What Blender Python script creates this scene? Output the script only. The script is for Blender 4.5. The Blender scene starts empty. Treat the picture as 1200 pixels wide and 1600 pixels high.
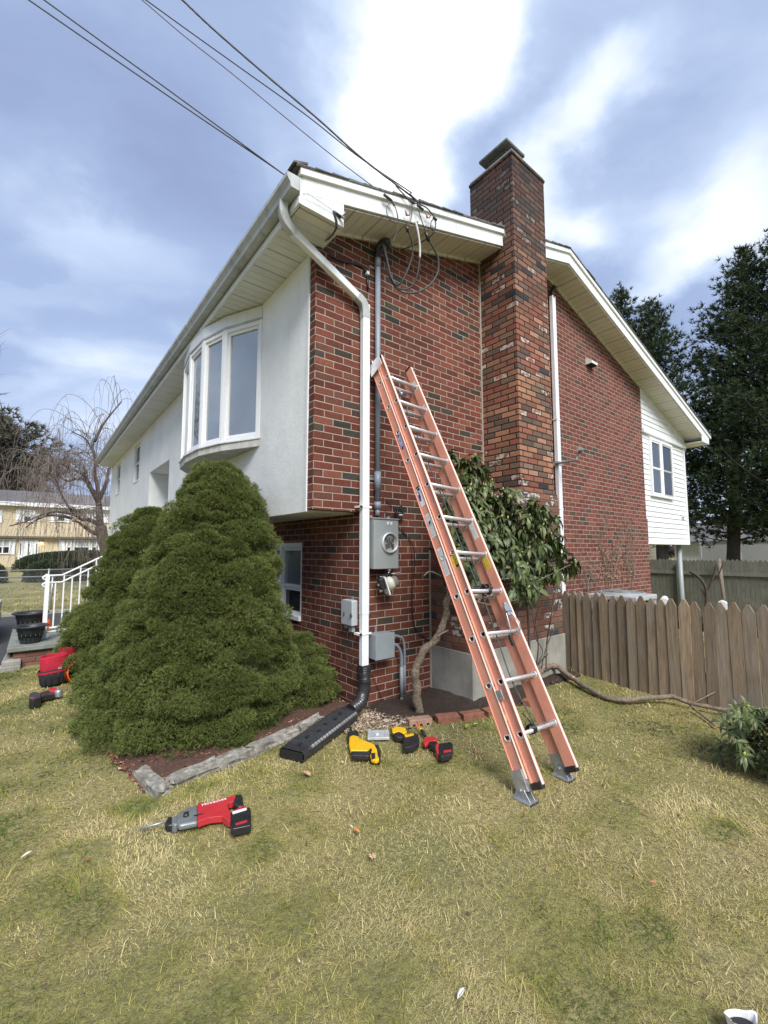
import bpy, math, random, bmesh
import numpy as np
from mathutils import Vector, Matrix, noise
random.seed(7); rng = np.random.default_rng(7)
sc = bpy.context.scene; COL = sc.collection
rad = math.radians
# ---------------------------------------------------------------- camera
FPX = 679.7; CAM = Vector((-2.35186, -3.31313, 0.03405))
yaw, pit = rad(38.564), rad(4.9575)
FW = Vector((math.cos(pit)*math.sin(yaw), math.cos(pit)*math.cos(yaw), math.sin(pit)))
RT = Vector((math.cos(yaw), -math.sin(yaw), 0)); UP = RT.cross(FW)
cd = bpy.data.cameras.new('camera'); cam = bpy.data.objects.new('camera', cd); COL.objects.link(cam)
cd.sensor_fit = 'VERTICAL'; cd.sensor_height = 24; cd.sensor_width = 18; cd.lens = 24*FPX/1600
cd.clip_start = .05; cd.clip_end = 2000
m = Matrix.Identity(4)
for i in range(3): m[i][0] = RT[i]; m[i][1] = UP[i]; m[i][2] = -FW[i]; m[i][3] = CAM[i]
cam.matrix_world = m; sc.camera = cam
# ---------------------------------------------------------------- light
SUN_EL, SUN_AZ = rad(46), rad(200)          # azimuth from +Y (north) towards +X
sd = bpy.data.lights.new('sun', 'SUN'); sun = bpy.data.objects.new('sun', sd); COL.objects.link(sun)
sd.energy = 2.6; sd.angle = rad(28); sd.color = (1, .97, .92)
sdir = Vector((math.sin(SUN_AZ)*math.cos(SUN_EL), math.cos(SUN_AZ)*math.cos(SUN_EL), math.sin(SUN_EL)))
sun.rotation_euler = sdir.to_track_quat('Z', 'Y').to_euler()
sc.view_settings.view_transform = 'Standard'; sc.view_settings.look = 'None'
sc.view_settings.exposure = 0.95; sc.view_settings.gamma = 1
try:
    sc.cycles.use_denoising = True; sc.cycles.denoiser = 'OPENIMAGEDENOISE'
    sc.cycles.max_bounces = 6; sc.cycles.diffuse_bounces = 3; sc.cycles.transparent_max_bounces = 8
except Exception: pass

class NT:
    """tiny node-tree helper"""
    def __init__(s, nt): s.nt = nt; s.n = nt.nodes; s.l = nt.links
    def new(s, t, **k):
        n = s.n.new(t)
        for a, b in k.items(): setattr(n, a, b)
        return n
    def put(s, sock, v):
        if isinstance(v, bpy.types.NodeSocket): s.l.new(v, sock)
        elif v is not None:
            if hasattr(sock, 'default_value'):
                try: sock.default_value = v
                except Exception: sock.default_value = (*v, 1)
    def m(s, op, a, b=None, c=None, clamp=False):
        n = s.new('ShaderNodeMath', operation=op, use_clamp=clamp)
        s.put(n.inputs[0], a); s.put(n.inputs[1], b) if b is not None else 0
        if c is not None: s.put(n.inputs[2], c)
        return n.outputs[0]
    def vm(s, op, a, b=None, out=0):
        n = s.new('ShaderNodeVectorMath', operation=op); s.put(n.inputs[0], a)
        if b is not None: s.put(n.inputs[1], b)
        return n.outputs[out]
    def mix(s, f, a, b, bt='MIX'):
        n = s.new('ShaderNodeMix', data_type='RGBA', blend_type=bt)
        s.put(n.inputs[0], f); s.put(n.inputs[6], a); s.put(n.inputs[7], b); return n.outputs[2]
    def noise(s, vec, scale, detail=3, rough=.55, dim='3D', out=0):
        n = s.new('ShaderNodeTexNoise', noise_dimensions=dim)
        s.put(n.inputs['Vector'], vec); n.inputs['Scale'].default_value = scale
        n.inputs['Detail'].default_value = detail; n.inputs['Roughness'].default_value = rough
        return n.outputs[out]
    def ramp(s, f, stops, interp='LINEAR'):
        n = s.new('ShaderNodeValToRGB'); r = n.color_ramp; r.interpolation = interp
        while len(r.elements) < len(stops): r.elements.new(.5)
        for e, (p, c) in zip(r.elements, stops):
            e.position = p; e.color = (*c, 1) if len(c) == 3 else c
        s.put(n.inputs[0], f); return n.outputs[0]
    def rng(s, v, a, b, c=0, d=1, smooth=True):
        n = s.new('ShaderNodeMapRange', interpolation_type='SMOOTHSTEP' if smooth else 'LINEAR')
        s.put(n.inputs[0], v)
        for i, x in enumerate((a, b, c, d)): n.inputs[i+1].default_value = x
        return n.outputs[0]
    def mapv(s, vec, loc=(0,0,0), rot=(0,0,0), scale=(1,1,1)):
        n = s.new('ShaderNodeMapping'); s.put(n.inputs[0], vec)
        n.inputs[1].default_value = loc; n.inputs[2].default_value = rot; n.inputs[3].default_value = scale
        return n.outputs[0]

# ---------------------------------------------------------------- world: daylight sky behind streaky broken cloud
w = bpy.data.worlds.new('World'); sc.world = w; w.use_nodes = True
T = NT(w.node_tree); T.n.clear()
sky = T.new('ShaderNodeTexSky', sky_type='NISHITA'); sky.sun_disc = False
sky.sun_elevation = SUN_EL; sky.sun_rotation = SUN_AZ; sky.air_density = 1.0; sky.dust_density = 1.5
bgs = T.new('ShaderNodeBackground'); T.put(bgs.inputs[0], sky.outputs[0]); bgs.inputs[1].default_value = .10
tc = T.new('ShaderNodeTexCoord'); D = T.vm('NORMALIZE', tc.outputs['Generated'])
sx = T.new('ShaderNodeSeparateXYZ'); T.put(sx.inputs[0], D)
zc = T.m('ADD', T.m('MAXIMUM', sx.outputs[2], 0.0), .22)
pv = T.new('ShaderNodeCombineXYZ')                     # flat cloud deck seen in perspective
T.put(pv.inputs[0], T.m('DIVIDE', sx.outputs[0], zc)); T.put(pv.inputs[1], T.m('DIVIDE', sx.outputs[1], zc))
P = pv.outputs[0]
Pr = T.mapv(P, rot=(0, 0, rad(-52)))
Ps = T.mapv(Pr, scale=(1.0, .42, 1), loc=(3.1, 1.7, 0))
warp = T.noise(P, 1.6, 6, .55, out=1)
Pw = T.vm('ADD', Ps, T.vm('MULTIPLY', T.vm('SUBTRACT', warp, (.5, .5, .5)), (.55, .55, 0)))
n1 = T.noise(Pw, 1.8, 7, .52)
n2 = T.noise(T.mapv(Pw, loc=(7, 3, 0)), .7, 3, .5)
def lobe(px, py, sa, sb, ang):
    """bright breaks in the cloud deck, given as a direction in the sky with a spread"""
    d = (FW + RT*((px-600)/FPX) - UP*((py-800)/FPX)).normalized()
    z = max(d.z, 0)+.22
    c = Matrix.Rotation(-rad(0), 2) @ Vector((d.x/z, d.y/z))
    a = T.mapv(T.vm('SUBTRACT', P, (c.x, c.y, 0)), rot=(0, 0, -ang))
    a = T.vm('MULTIPLY', a, (1/sa, 1/sb, 0))
    q = T.vm('LENGTH', a, out=1)
    return T.rng(q, 0, 1.6, 1, 0)
LOBES = []
def add_lobe(pa, pb, wdt, wgt, ext=1.0):
    """streak between two sky directions"""
    pts = []
    for (px, py) in (pa, pb):
        d = (FW + RT*((px-600)/FPX) - UP*((py-800)/FPX)).normalized(); z = max(d.z, 0)+.22
        pts.append(Vector((d.x/z, d.y/z)))
    c = (pts[0]+pts[1])/2; dd = pts[1]-pts[0]; L = dd.length/2*ext; ang = math.atan2(dd.y, dd.x)
    a = T.vm('SUBTRACT', T.vm('ADD', P, T.vm('MULTIPLY', T.vm('SUBTRACT', warp, (.5, .5, .5)), (.62, .62, 0))), (c.x, c.y, 0))
    a = T.mapv(a, rot=(0, 0, -ang)); a = T.vm('MULTIPLY', a, (1/L, 1/wdt, 0))
    q = T.vm('LENGTH', a, out=1)
    LOBES.append(T.m('MULTIPLY', T.rng(q, 0, 1.45, 1, 0), wgt))
add_lobe((600, -80), (680, 290), .125, 1.3, 1.3)
add_lobe((560, 250), (700, 320), .20, .62, 1.1)
add_lobe((960, 60), (840, 300), .07, .55, 1.1)
add_lobe((930, 290), (880, 350), .13, .55, 1.6)
add_lobe((-20, 290), (330, 430), .16, .40)
add_lobe((400, 130), (520, 330), .14, .42, 1.2)
add_lobe((0, 500), (250, 600), .14, .30)
add_lobe((1200, 150), (1200, 420), .14, .40)
add_lobe((1010, 470), (950, 430), .30, .55)
lob = LOBES[0]
for q in LOBES[1:]: lob = T.m('ADD', lob, q)
bright = T.m('ADD', T.m('MULTIPLY', T.m('SUBTRACT', n1, .5), 1.6), T.m('MULTIPLY', lob, .8))
bright = T.m('ADD', bright, T.m('MULTIPLY', T.m('SUBTRACT', n2, .5), .7))
ccol = T.ramp(T.rng(bright, -.36, .95, 0, 1, False), [(0, (.27, .335, .53)), (.24, (.34, .43, .64)), (.45, (.50, .60, .79)), (.66, (.74, .80, .89)), (.84, (1.0, 1.02, 1.05)), (1, (1.35, 1.36, 1.37))])
bgc = T.new('ShaderNodeBackground'); T.put(bgc.inputs[0], ccol); bgc.inputs[1].default_value = .68
cover = T.rng(T.m('ADD', bright, T.m('MULTIPLY', n2, .6)), -.1, .75, .86, 1.0)
ms = T.new('ShaderNodeMixShader'); T.put(ms.inputs[0], cover)
T.l.new(bgs.outputs[0], ms.inputs[1]); T.l.new(bgc.outputs[0], ms.inputs[2])
wo = T.new('ShaderNodeOutputWorld'); T.l.new(ms.outputs[0], wo.inputs[0])

# ---------------------------------------------------------------- helpers
G = -1.4                                      # lawn level (the camera stands 1.43 m above it)
def at(px, py, ax, val):                      # survey: where the sight line through a photo point meets a real plane
    d = FW + RT*((px-600)/FPX) - UP*((py-800)/FPX)
    return CAM + d*((val-CAM[ax])/d[ax])
def meta(o, label=None, cat=None, group=None, kind=None):
    if label: o['label'] = label
    if cat: o['category'] = cat
    if group: o['group'] = group
    if kind: o['kind'] = kind
    return o
def thing(name, label, cat, loc=(0, 0, 0), group=None):
    o = bpy.data.objects.new(name, None); COL.objects.link(o); o.location = loc; o.empty_display_size = .1
    return meta(o, label, cat, group)
def adopt(o, parent):
    if parent is not None:
        o.parent = parent
        o.matrix_parent_inverse = Matrix.Translation(-Vector(parent.location)) if parent.type == 'EMPTY' else Matrix.Identity(4)
def copy_tree(o, parent=None, label=None, delta=None):
    c = o.copy(); COL.objects.link(c); c.parent = parent
    if label: c['label'] = label
    if delta is not None: c.location = c.location + Vector(delta)
    for ch in [x for x in bpy.data.objects if x.parent == o]: copy_tree(ch, c)
    return c
class MB:
    def __init__(s): s.v = []; s.f = []; s.mi = []; s.sm = []
    def add(s, vs, fs, mi=0, smooth=False):
        b = len(s.v); s.v += [tuple(v) for v in vs]
        for f in fs: s.f.append(tuple(b+i for i in f)); s.mi.append(mi); s.sm.append(smooth)
        return s
    def box(s, x0, x1, y0, y1, z0, z1, mi=0):
        if x0 > x1: x0, x1 = x1, x0
        if y0 > y1: y0, y1 = y1, y0
        if z0 > z1: z0, z1 = z1, z0
        vs = [(x, y, z) for z in (z0, z1) for x, y in ((x0, y0), (x1, y0), (x1, y1), (x0, y1))]
        return s.add(vs, [(0, 3, 2, 1), (4, 5, 6, 7), (0, 1, 5, 4), (1, 2, 6, 5), (2, 3, 7, 6), (3, 0, 4, 7)], mi)
    def obox(s, c, ax, size, mi=0):
        c = Vector(c); X, Y, Z = [Vector(a) for a in ax]; hx, hy, hz = [q/2 for q in size]
        vs = [c + X*(i*hx) + Y*(j*hy) + Z*(k*hz) for k in (-1, 1) for i, j in ((-1, -1), (1, -1), (1, 1), (-1, 1))]
        return s.add(vs, [(0, 3, 2, 1), (4, 5, 6, 7), (0, 1, 5, 4), (1, 2, 6, 5), (2, 3, 7, 6), (3, 0, 4, 7)], mi)
    def prism(s, poly, ex, mi=0):
        p = [Vector(q) for q in poly]; ex = Vector(ex); n = len(p)
        nrm = Vector((0, 0, 0))
        for i in range(n): nrm += p[i].cross(p[(i+1) % n])
        if nrm.dot(ex) > 0: p = p[::-1]
        vs = p + [q+ex for q in p]
        fs = [tuple(range(n)), tuple(range(2*n-1, n-1, -1))] + [(i, i+n, (i+1) % n + n, (i+1) % n)[::1] for i in range(n)]
        return s.add(vs, fs, mi)
    def tube(s, pts, r, seg=8, mi=0, cap=True, smooth=True, squash=None):
        pts = [Vector(p) for p in pts]; n = len(pts)
        rs = r if isinstance(r, (list, tuple)) else [r]*n
        t0 = (pts[1]-pts[0]).normalized()
        a = t0.cross(Vector((0, 0, 1)))
        if a.length < .1: a = t0.cross(Vector((1, 0, 0)))
        a.normalize(); vs = []
        for i in range(n):
            t = (pts[min(i+1, n-1)]-pts[max(i-1, 0)])
            t = t.normalized() if t.length > 1e-9 else t0
            a = (a - t*a.dot(t)); a.normalize(); b = t.cross(a)
            for k in range(seg):
                q = 2*math.pi*(k+.5)/seg
                vs.append(pts[i] + (a*math.cos(q) + b*math.sin(q))*rs[i])
        fs = []
        for i in range(n-1):
            for k in range(seg):
                k2 = (k+1) % seg
                fs.append((i*seg+k, i*seg+k2, (i+1)*seg+k2, (i+1)*seg+k))
        s.add(vs, fs, mi, smooth)
        if cap:
            b0 = len(s.v)-len(vs)
            s.f.append(tuple(b0+k for k in range(seg))[::-1]); s.mi.append(mi); s.sm.append(False)
            s.f.append(tuple(b0+(n-1)*seg+k for k in range(seg))); s.mi.append(mi); s.sm.append(False)
        return s
    def lathe(s, c, prof, seg=24, mi=0, ax=((1, 0, 0), (0, 1, 0), (0, 0, 1)), smooth=True):
        c = Vector(c); X, Y, Z = [Vector(a) for a in ax]; vs = []; n = len(prof)
        for r, h in prof:
            for k in range(seg):
                q = 2*math.pi*k/seg
                vs.append(c + X*(r*math.cos(q)) + Y*(r*math.sin(q)) + Z*h)
        fs = [(i*seg+k, i*seg+(k+1) % seg, (i+1)*seg+(k+1) % seg, (i+1)*seg+k) for i in range(n-1) for k in range(seg)]
        return s.add(vs, fs, mi, smooth)
    def build(s, name, mats, parent=None, bevel=0, seg=2, label=None):
        me = bpy.data.meshes.new(name); me.from_pydata(s.v, [], s.f)
        if not isinstance(mats, (list, tuple)): mats = [mats]
        for q in mats: me.materials.append(q)
        me.polygons.foreach_set('material_index', s.mi); me.polygons.foreach_set('use_smooth', s.sm)
        uv = me.uv_layers.new(name='UVMap'); me.update()
        V = np.array(s.v, dtype=np.float32).reshape(-1, 3)
        li = np.zeros(len(me.loops), dtype=np.int32); me.loops.foreach_get('vertex_index', li)
        nr = np.zeros(len(me.polygons)*3, dtype=np.float32); me.polygons.foreach_get('normal', nr); nr = nr.reshape(-1, 3)
        lt = np.zeros(len(me.polygons), dtype=np.int32); me.polygons.foreach_get('loop_total', lt)
        ln = np.repeat(nr, lt, axis=0); P = V[li]
        hor = np.abs(ln[:, 2]) > .9
        sgn = np.where(ln[:, 0] > .7, -1.0, 1.0)
        u = np.where(hor, P[:, 0], P[:, 0] - sgn*P[:, 1]); v = np.where(hor, P[:, 1], P[:, 2])
        uv.data.foreach_set('uv', np.stack([u, v], 1).ravel().astype(np.float32))
        o = bpy.data.objects.new(name, me); COL.objects.link(o); adopt(o, parent)
        if bevel:
            b = o.modifiers.new('bevel', 'BEVEL'); b.width = bevel; b.segments = seg; b.limit_method = 'ANGLE'; b.angle_limit = rad(40)
        if label: o['label'] = label
        return o
def big_mesh(name, V, F, mats, parent=None, cols=None, smooth=False, mi=None):
    """fast mesh from numpy: V (n,3), F (m,k) all same size"""
    me = bpy.data.meshes.new(name); n, k = F.shape
    me.vertices.add(len(V)); me.vertices.foreach_set('co', V.astype(np.float32).ravel())
    me.loops.add(n*k); me.loops.foreach_set('vertex_index', F.astype(np.int32).ravel())
    me.polygons.add(n); me.polygons.foreach_set('loop_start', np.arange(0, n*k, k, dtype=np.int32))
    me.polygons.foreach_set('loop_total', np.full(n, k, dtype=np.int32))
    if not isinstance(mats, (list, tuple)): mats = [mats]
    for q in mats: me.materials.append(q)
    if mi is not None: me.polygons.foreach_set('material_index', mi.astype(np.int32))
    me.polygons.foreach_set('use_smooth', np.full(n, smooth, dtype=bool))
    if cols is not None:
        at_ = me.color_attributes.new('tint', 'FLOAT_COLOR', 'POINT')
        c4 = np.ones((len(V), 4), dtype=np.float32); c4[:, :3] = cols
        at_.data.foreach_set('color', c4.ravel())
    me.update(); me.validate()
    o = bpy.data.objects.new(name, me); COL.objects.link(o); adopt(o, parent); return o
def text(name, body, loc, ax, size, mat, parent, ext=.0006, align='CENTER'):
    cu = bpy.data.curves.new(name, 'FONT'); cu.body = body; cu.size = size; cu.extrude = ext; cu.align_x = align; cu.align_y = 'CENTER'
    t = bpy.data.objects.new(name+'_tmp', cu); COL.objects.link(t)
    me = bpy.data.meshes.new_from_object(t.evaluated_get(bpy.context.evaluated_depsgraph_get()))
    bpy.data.objects.remove(t); me.materials.clear(); me.materials.append(mat)
    M = Matrix.Identity(4)
    for i in range(3):
        for j in range(3): M[i][j] = ax[j][i]
        M[i][3] = loc[i]
    me.transform(M); o = bpy.data.objects.new(name, me); COL.objects.link(o); adopt(o, parent); return o
def bez(pts, n=8):                            # Catmull-Rom through points
    p = [Vector(q) for q in pts]; p = [p[0]*2-p[1]] + p + [p[-1]*2-p[-2]]; out = []
    for i in range(1, len(p)-2):
        for k in range(n):
            t = k/n
            out.append(.5*((2*p[i]) + (p[i+1]-p[i-1])*t + (2*p[i-1]-5*p[i]+4*p[i+1]-p[i+2])*t*t + (3*p[i]-p[i-1]-3*p[i+1]+p[i+2])*t**3))
    return out + [p[-2]]

# ---------------------------------------------------------------- materials
def newmat(name):
    mt = bpy.data.materials.new(name); mt.use_nodes = True; t = NT(mt.node_tree); t.n.clear()
    b = t.new('ShaderNodeBsdfPrincipled'); o = t.new('ShaderNodeOutputMaterial'); t.l.new(b.outputs[0], o.inputs[0])
    return mt, t, b
def bump(t, b, h, strength=.3, dist=.01):
    n = t.new('ShaderNodeBump'); n.inputs['Strength'].default_value = strength; n.inputs['Distance'].default_value = dist
    t.put(n.inputs['Height'], h); t.l.new(n.outputs[0], b.inputs['Normal'])
def plain(name, col, rough=.6, metal=0, var=.18, vs=9, bmp=.0, bs=60, spec=.5, dirt=None, ior=None):
    mt, t, b = newmat(name); tc = t.new('ShaderNodeTexCoord').outputs['Object']
    f = t.noise(tc, vs, 5, .62)
    lo = tuple(c*(1-var) for c in col); hi = tuple(min(1, c*(1+var*.7)) for c in col)
    c = t.ramp(f, [(.3, lo), (.7, hi)])
    if dirt:
        dm = t.rng(t.noise(t.mapv(tc, scale=(6, 6, .9)), 2.2, 5, .65), .5, .75)
        c = t.mix(t.m('MULTIPLY', dm, dirt[1]), c, (*dirt[0], 1))
    t.put(b.inputs['Base Color'], c)
    r = t.noise(tc, vs*2.3, 3); t.put(b.inputs['Roughness'], t.rng(r, .3, .7, max(0, rough-.1), min(1, rough+.12), False))
    b.inputs['Metallic'].default_value = metal; b.inputs['Specular IOR Level'].default_value = spec
    if ior: b.inputs['IOR'].default_value = ior
    if bmp: bump(t, b, t.noise(tc, bs, 3), bmp, .004)
    return mt
BW, BH = .2, .0677
def brick_mat(name, cols, mortar, mw=.0095, rough=.85, spots=0, soot=None, row_soft=.35, raked=1.0, shade=.22):
    mt, t, b = newmat(name)
    uv = t.new('ShaderNodeUVMap', uv_map='UVMap').outputs[0]; s = t.new('ShaderNodeSeparateXYZ'); 
    wob = t.noise(uv, 3.0, 2, out=1)
    uvw = t.vm('ADD', uv, t.vm('MULTIPLY', t.vm('SUBTRACT', wob, (.5, .5, .5)), (.004, .004, 0)))
    t.put(s.inputs[0], uvw)
    v = t.m('DIVIDE', s.outputs[1], BH); row = t.m('FLOOR', v); fv = t.m('FRACT', v)
    par = t.m('ABSOLUTE', t.m('MODULO', row, 2))
    wn0 = t.new('ShaderNodeTexWhiteNoise', noise_dimensions='1D'); t.put(wn0.inputs['W'], row)
    jit = t.m('MULTIPLY', t.m('SUBTRACT', wn0.outputs[0], .5), .05)
    u = t.m('ADD', t.m('ADD', t.m('DIVIDE', s.outputs[0], BW), t.m('MULTIPLY', par, .5)), jit)
    cl = t.m('FLOOR', u); fu = t.m('FRACT', u)
    du = t.m('MULTIPLY', t.m('MINIMUM', fu, t.m('SUBTRACT', 1, fu)), BW)
    dv = t.m('MULTIPLY', t.m('MINIMUM', fv, t.m('SUBTRACT', 1, fv)), BH)
    d = t.m('MINIMUM', du, dv)
    fine = t.noise(uv, 55, 4, .7)
    d = t.m('ADD', d, t.m('MULTIPLY', t.m('SUBTRACT', fine, .5), .004))
    mask = t.rng(d, mw/2-.0012, mw/2+.0014)
    cv = t.new('ShaderNodeCombineXYZ'); t.put(cv.inputs[0], cl); t.put(cv.inputs[1], row)
    wn = t.new('ShaderNodeTexWhiteNoise', noise_dimensions='2D'); t.put(wn.inputs['Vector'], cv.outputs[0])
    base = t.ramp(wn.outputs[0], cols, 'CONSTANT')
    wn2 = t.new('ShaderNodeTexWhiteNoise', noise_dimensions='3D')
    t.put(wn2.inputs['Vector'], t.vm('ADD', cv.outputs[0], (17.3, 5.1, 3.3)))
    k = t.m('ADD', t.m('MULTIPLY', wn2.outputs[0], 2*shade), 1-shade)
    k = t.m('MULTIPLY', k, t.rng(t.noise(uv, 28, 5, .7), .25, .75, .72, 1.25, False))
    big = t.rng(t.noise(uv, 1.1, 4, .6), .3, .7, .86, 1.12, False)
    base = t.mix(1.0, base, t.vm('MULTIPLY', (1, 1, 1), t.m('MULTIPLY', k, big)), 'MULTIPLY')
    if spots:
        sel = t.m('GREATER_THAN', t.noise(t.vm('ADD', cv.outputs[0], (3.3, 9.1, 0)), .55, 1), .49)
        wsel = t.new('ShaderNodeTexWhiteNoise', noise_dimensions='3D'); t.put(wsel.inputs['Vector'], t.vm('ADD', cv.outputs[0], (1.3, 2.1, 8)))
        sel = t.m('GREATER_THAN', wsel.outputs[0], 1-spots)
        sp = t.m('MULTIPLY', t.rng(t.noise(uv, 16, 4, .6), .47, .56), sel)
        base = t.mix(sp, base, (.50, .44, .38, 1))
    if soot:
        sm = t.rng(t.m('ADD', s.outputs[1], t.m('MULTIPLY', t.noise(uv, 2.5, 4), .9)), soot[0]+.45, soot[1]+.45)
        base = t.mix(t.m('MULTIPLY', sm, soot[2]), base, (.035, .03, .03, 1))
        mo = t.mix(t.m('MULTIPLY', sm, soot[2]), (*mortar, 1), (.02, .018, .018, 1))
    else:
        mo = t.mix(t.rng(t.noise(uv, 6, 4, .7), .35, .7), (*mortar, 1), tuple(c*.72 for c in mortar)+(1,))
    c = t.mix(mask, mo, base)
    t.put(b.inputs['Base Color'], c); b.inputs['Roughness'].default_value = rough; b.inputs['Specular IOR Level'].default_value = .25
    hgt = t.m('ADD', t.m('MULTIPLY', t.rng(d, mw/2-.003, mw/2+.004), raked), t.m('MULTIPLY', fine, .16))
    hgt = t.m('ADD', hgt, t.m('MULTIPLY', wn2.outputs[0], .22))
    bump(t, b, hgt, .75, .006)
    return mt
RED = [(0, (.130, .038, .026)), (.2, (.156, .047, .031)), (.42, (.108, .034, .023)), (.6, (.172, .058, .037)), (.8, (.130, .050, .034)), (.90, (.062, .046, .034)), (.95, (.045, .040, .033))]
M = {}
M['brick'] = brick_mat('red_brick', RED, (.39, .325, .26), mw=.0088)
M['brick_old'] = brick_mat('weathered_red_brick', [(0, (.155, .050, .036)), (.3, (.185, .060, .043)), (.6, (.135, .046, .033)), (.82, (.170, .074, .052)), (.93, (.075, .055, .042))], (.37, .295, .245), mw=.010, shade=.15)
M['brick_chim'] = brick_mat('chimney_brick', [(0, (.31, .150, .090)), (.2, (.235, .105, .066)), (.38, (.18, .12, .084)), (.52, (.34, .172, .104)), (.68, (.25, .092, .060)), (.82, (.135, .090, .068)), (.95, (.045, .042, .046))], (.035, .030, .027), mw=.0135, spots=.11, soot=(2.5, 4.6, .74), raked=1.5, shade=.25)
M['brick_base'] = brick_mat('chimney_base_brick', [(0, (.19, .088, .060)), (.25, (.155, .066, .048)), (.5, (.12, .082, .062)), (.66, (.20, .10, .068)), (.82, (.11, .062, .048)), (.92, (.05, .05, .055))], (.12, .10, .085), mw=.011, spots=.14, raked=1.3, shade=.22)
M['black_rib'] = plain('black_ribbed_plastic', (.034, .034, .036), .32, var=.3, vs=30)
def stucco():
    mt, t, b = newmat('stucco'); tc = t.new('ShaderNodeTexCoord').outputs['Object']
    c = t.ramp(t.noise(tc, 1.6, 6, .65), [(.3, (.74, .745, .72)), (.7, (.86, .865, .845))])
    st = t.rng(t.noise(t.mapv(tc, scale=(9, 9, .5)), 1.5, 6, .7), .52, .78)
    c = t.mix(t.m('MULTIPLY', st, .28), c, (.45, .455, .42, 1))
    t.put(b.inputs['Base Color'], c); b.inputs['Roughness'].default_value = .9; b.inputs['Specular IOR Level'].default_value = .2
    h = t.m('ADD', t.noise(tc, 45, 5, .7), t.m('MULTIPLY', t.noise(tc, 8, 3), 1.2)); bump(t, b, h, .45, .006); return mt
M['stucco'] = stucco()
def vinyl_soffit(name, axis, col):
    mt, t, b = newmat(name); tc = t.new('ShaderNodeTexCoord').outputs['Object']; s = t.new('ShaderNodeSeparateXYZ'); t.put(s.inputs[0], tc)
    a = s.outputs[axis]
    f1 = t.m('FRACT', t.m('DIVIDE', a, .305)); f2 = t.m('FRACT', t.m('DIVIDE', a, .1017))
    g1 = t.rng(t.m('MINIMUM', f1, t.m('SUBTRACT', 1, f1)), .0, .05); g2 = t.rng(t.m('MINIMUM', f2, t.m('SUBTRACT', 1, f2)), .02, .12)
    h = t.m('MINIMUM', g1, t.m('ADD', t.m('MULTIPLY', g2, .45), .55))
    c = t.ramp(t.noise(tc, 2.5, 5, .65), [(.3, tuple(q*.84 for q in col)), (.7, col)])
    c = t.mix(t.rng(h, 0, 1, .6, 0), c, (.12, .12, .10, 1)); t.put(b.inputs['Base Color'], c); b.inputs['Roughness'].default_value = .55
    bump(t, b, h, .8, .008); return mt
M['soffit_x'] = vinyl_soffit('gable_soffit_vinyl', 0, (.70, .68, .60))
M['soffit_y'] = vinyl_soffit('eave_soffit_vinyl', 1, (.76, .765, .73))
M['trim'] = plain('white_trim', (.74, .76, .755), .45, var=.10, vs=3, dirt=((.40, .41, .38), .35))
M['trim_bright'] = plain('clean_white_vinyl', (.80, .81, .81), .4, var=.05, vs=3)
M['gutter'] = plain('weathered_gutter', (.46, .48, .48), .45, var=.22, vs=4, dirt=((.20, .22, .21), .75))
M['downspout'] = plain('white_aluminium', (.78, .80, .82), .35, var=.07, vs=5, dirt=((.5, .5, .47), .3))
M['shingle'] = plain('roof_shingle', (.14, .135, .13), .95, var=.5, vs=30, bmp=.8, bs=90)
M['concrete'] = plain('concrete', (.30, .29, .255), .9, var=.28, vs=4, bmp=.35, bs=25, dirt=((.16, .15, .12), .6))
M['stonecap'] = plain('bluestone', (.20, .215, .19), .85, var=.3, vs=7, bmp=.4, bs=30)
def glassm(name, col, ior=1.9, rough=.02):
    mt, t, b = newmat(name); tc = t.new('ShaderNodeTexCoord').outputs['Object']
    t.put(b.inputs['Base Color'], t.ramp(t.noise(tc, 1.2, 2), [(.35, tuple(c*.75 for c in col)), (.65, col)]))
    b.inputs['Roughness'].default_value = rough; b.inputs['IOR'].default_value = ior
    bump(t, b, t.noise(tc, 1.7, 1), .02, .05); return mt
M['glass'] = glassm('window_glass', (.20, .235, .25), 3.0)  # base colour lightened to stand in for reflected sky and curtains behind
M['glass_mid'] = glassm('dim_window_glass', (.07, .085, .10), 1.9, .04)
M['glass_dark'] = glassm('dark_window_glass', (.03, .035, .04), 1.6, .05)
M['curtain'] = plain('pale_curtain', (.42, .47, .48), .8, var=.2, vs=12)
M['grey_box'] = plain('grey_enamel', (.29, .315, .315), .42, var=.06, vs=6)
M['grey_box2'] = plain('blue_grey_enamel', (.25, .28, .30), .45, var=.08, vs=8)
M['pvc'] = plain('grey_pvc', (.22, .255, .295), .45, var=.08, vs=4)
M['black'] = plain('black_plastic', (.022, .022, .024), .34, var=.3, vs=20)
M['rubber'] = plain('black_rubber', (.018, .018, .018), .7, var=.3, vs=20)
M['cable'] = plain('cable_jacket', (.06, .06, .062), .6, var=.3, vs=30)
M['cable_red'] = plain('reddish_cable', (.13, .055, .055), .6, var=.2, vs=30)
M['cable_pale'] = plain('bare_grey_cable', (.55, .56, .55), .5, var=.1, vs=30)
M['alu'] = plain('aluminium', (.74, .74, .74), .42, metal=.55, var=.1, vs=12)
M['steel'] = plain('galvanised_steel', (.42, .44, .46), .42, metal=.7, var=.25, vs=25)
M['coral'] = plain('coral_fibreglass', (.70, .305, .21), .5, var=.10, vs=9, dirt=((.46, .23, .17), .55))
M['coral_lit_edge'] = plain('lit_coral_flange', (.80, .64, .56), .55, var=.08, vs=5)  # front flanges paler than the rails: bright light put into the colour
M['sticker'] = plain('white_sticker', (.72, .73, .72), .5, var=.05)
M['sticker_ink'] = plain('grey_print', (.36, .38, .38), .5, var=.3, vs=200)
M['blue_ink'] = plain('blue_ink', (.03, .05, .28), .5)
M['black_ink'] = plain('black_ink', (.015, .015, .015), .5)
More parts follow.
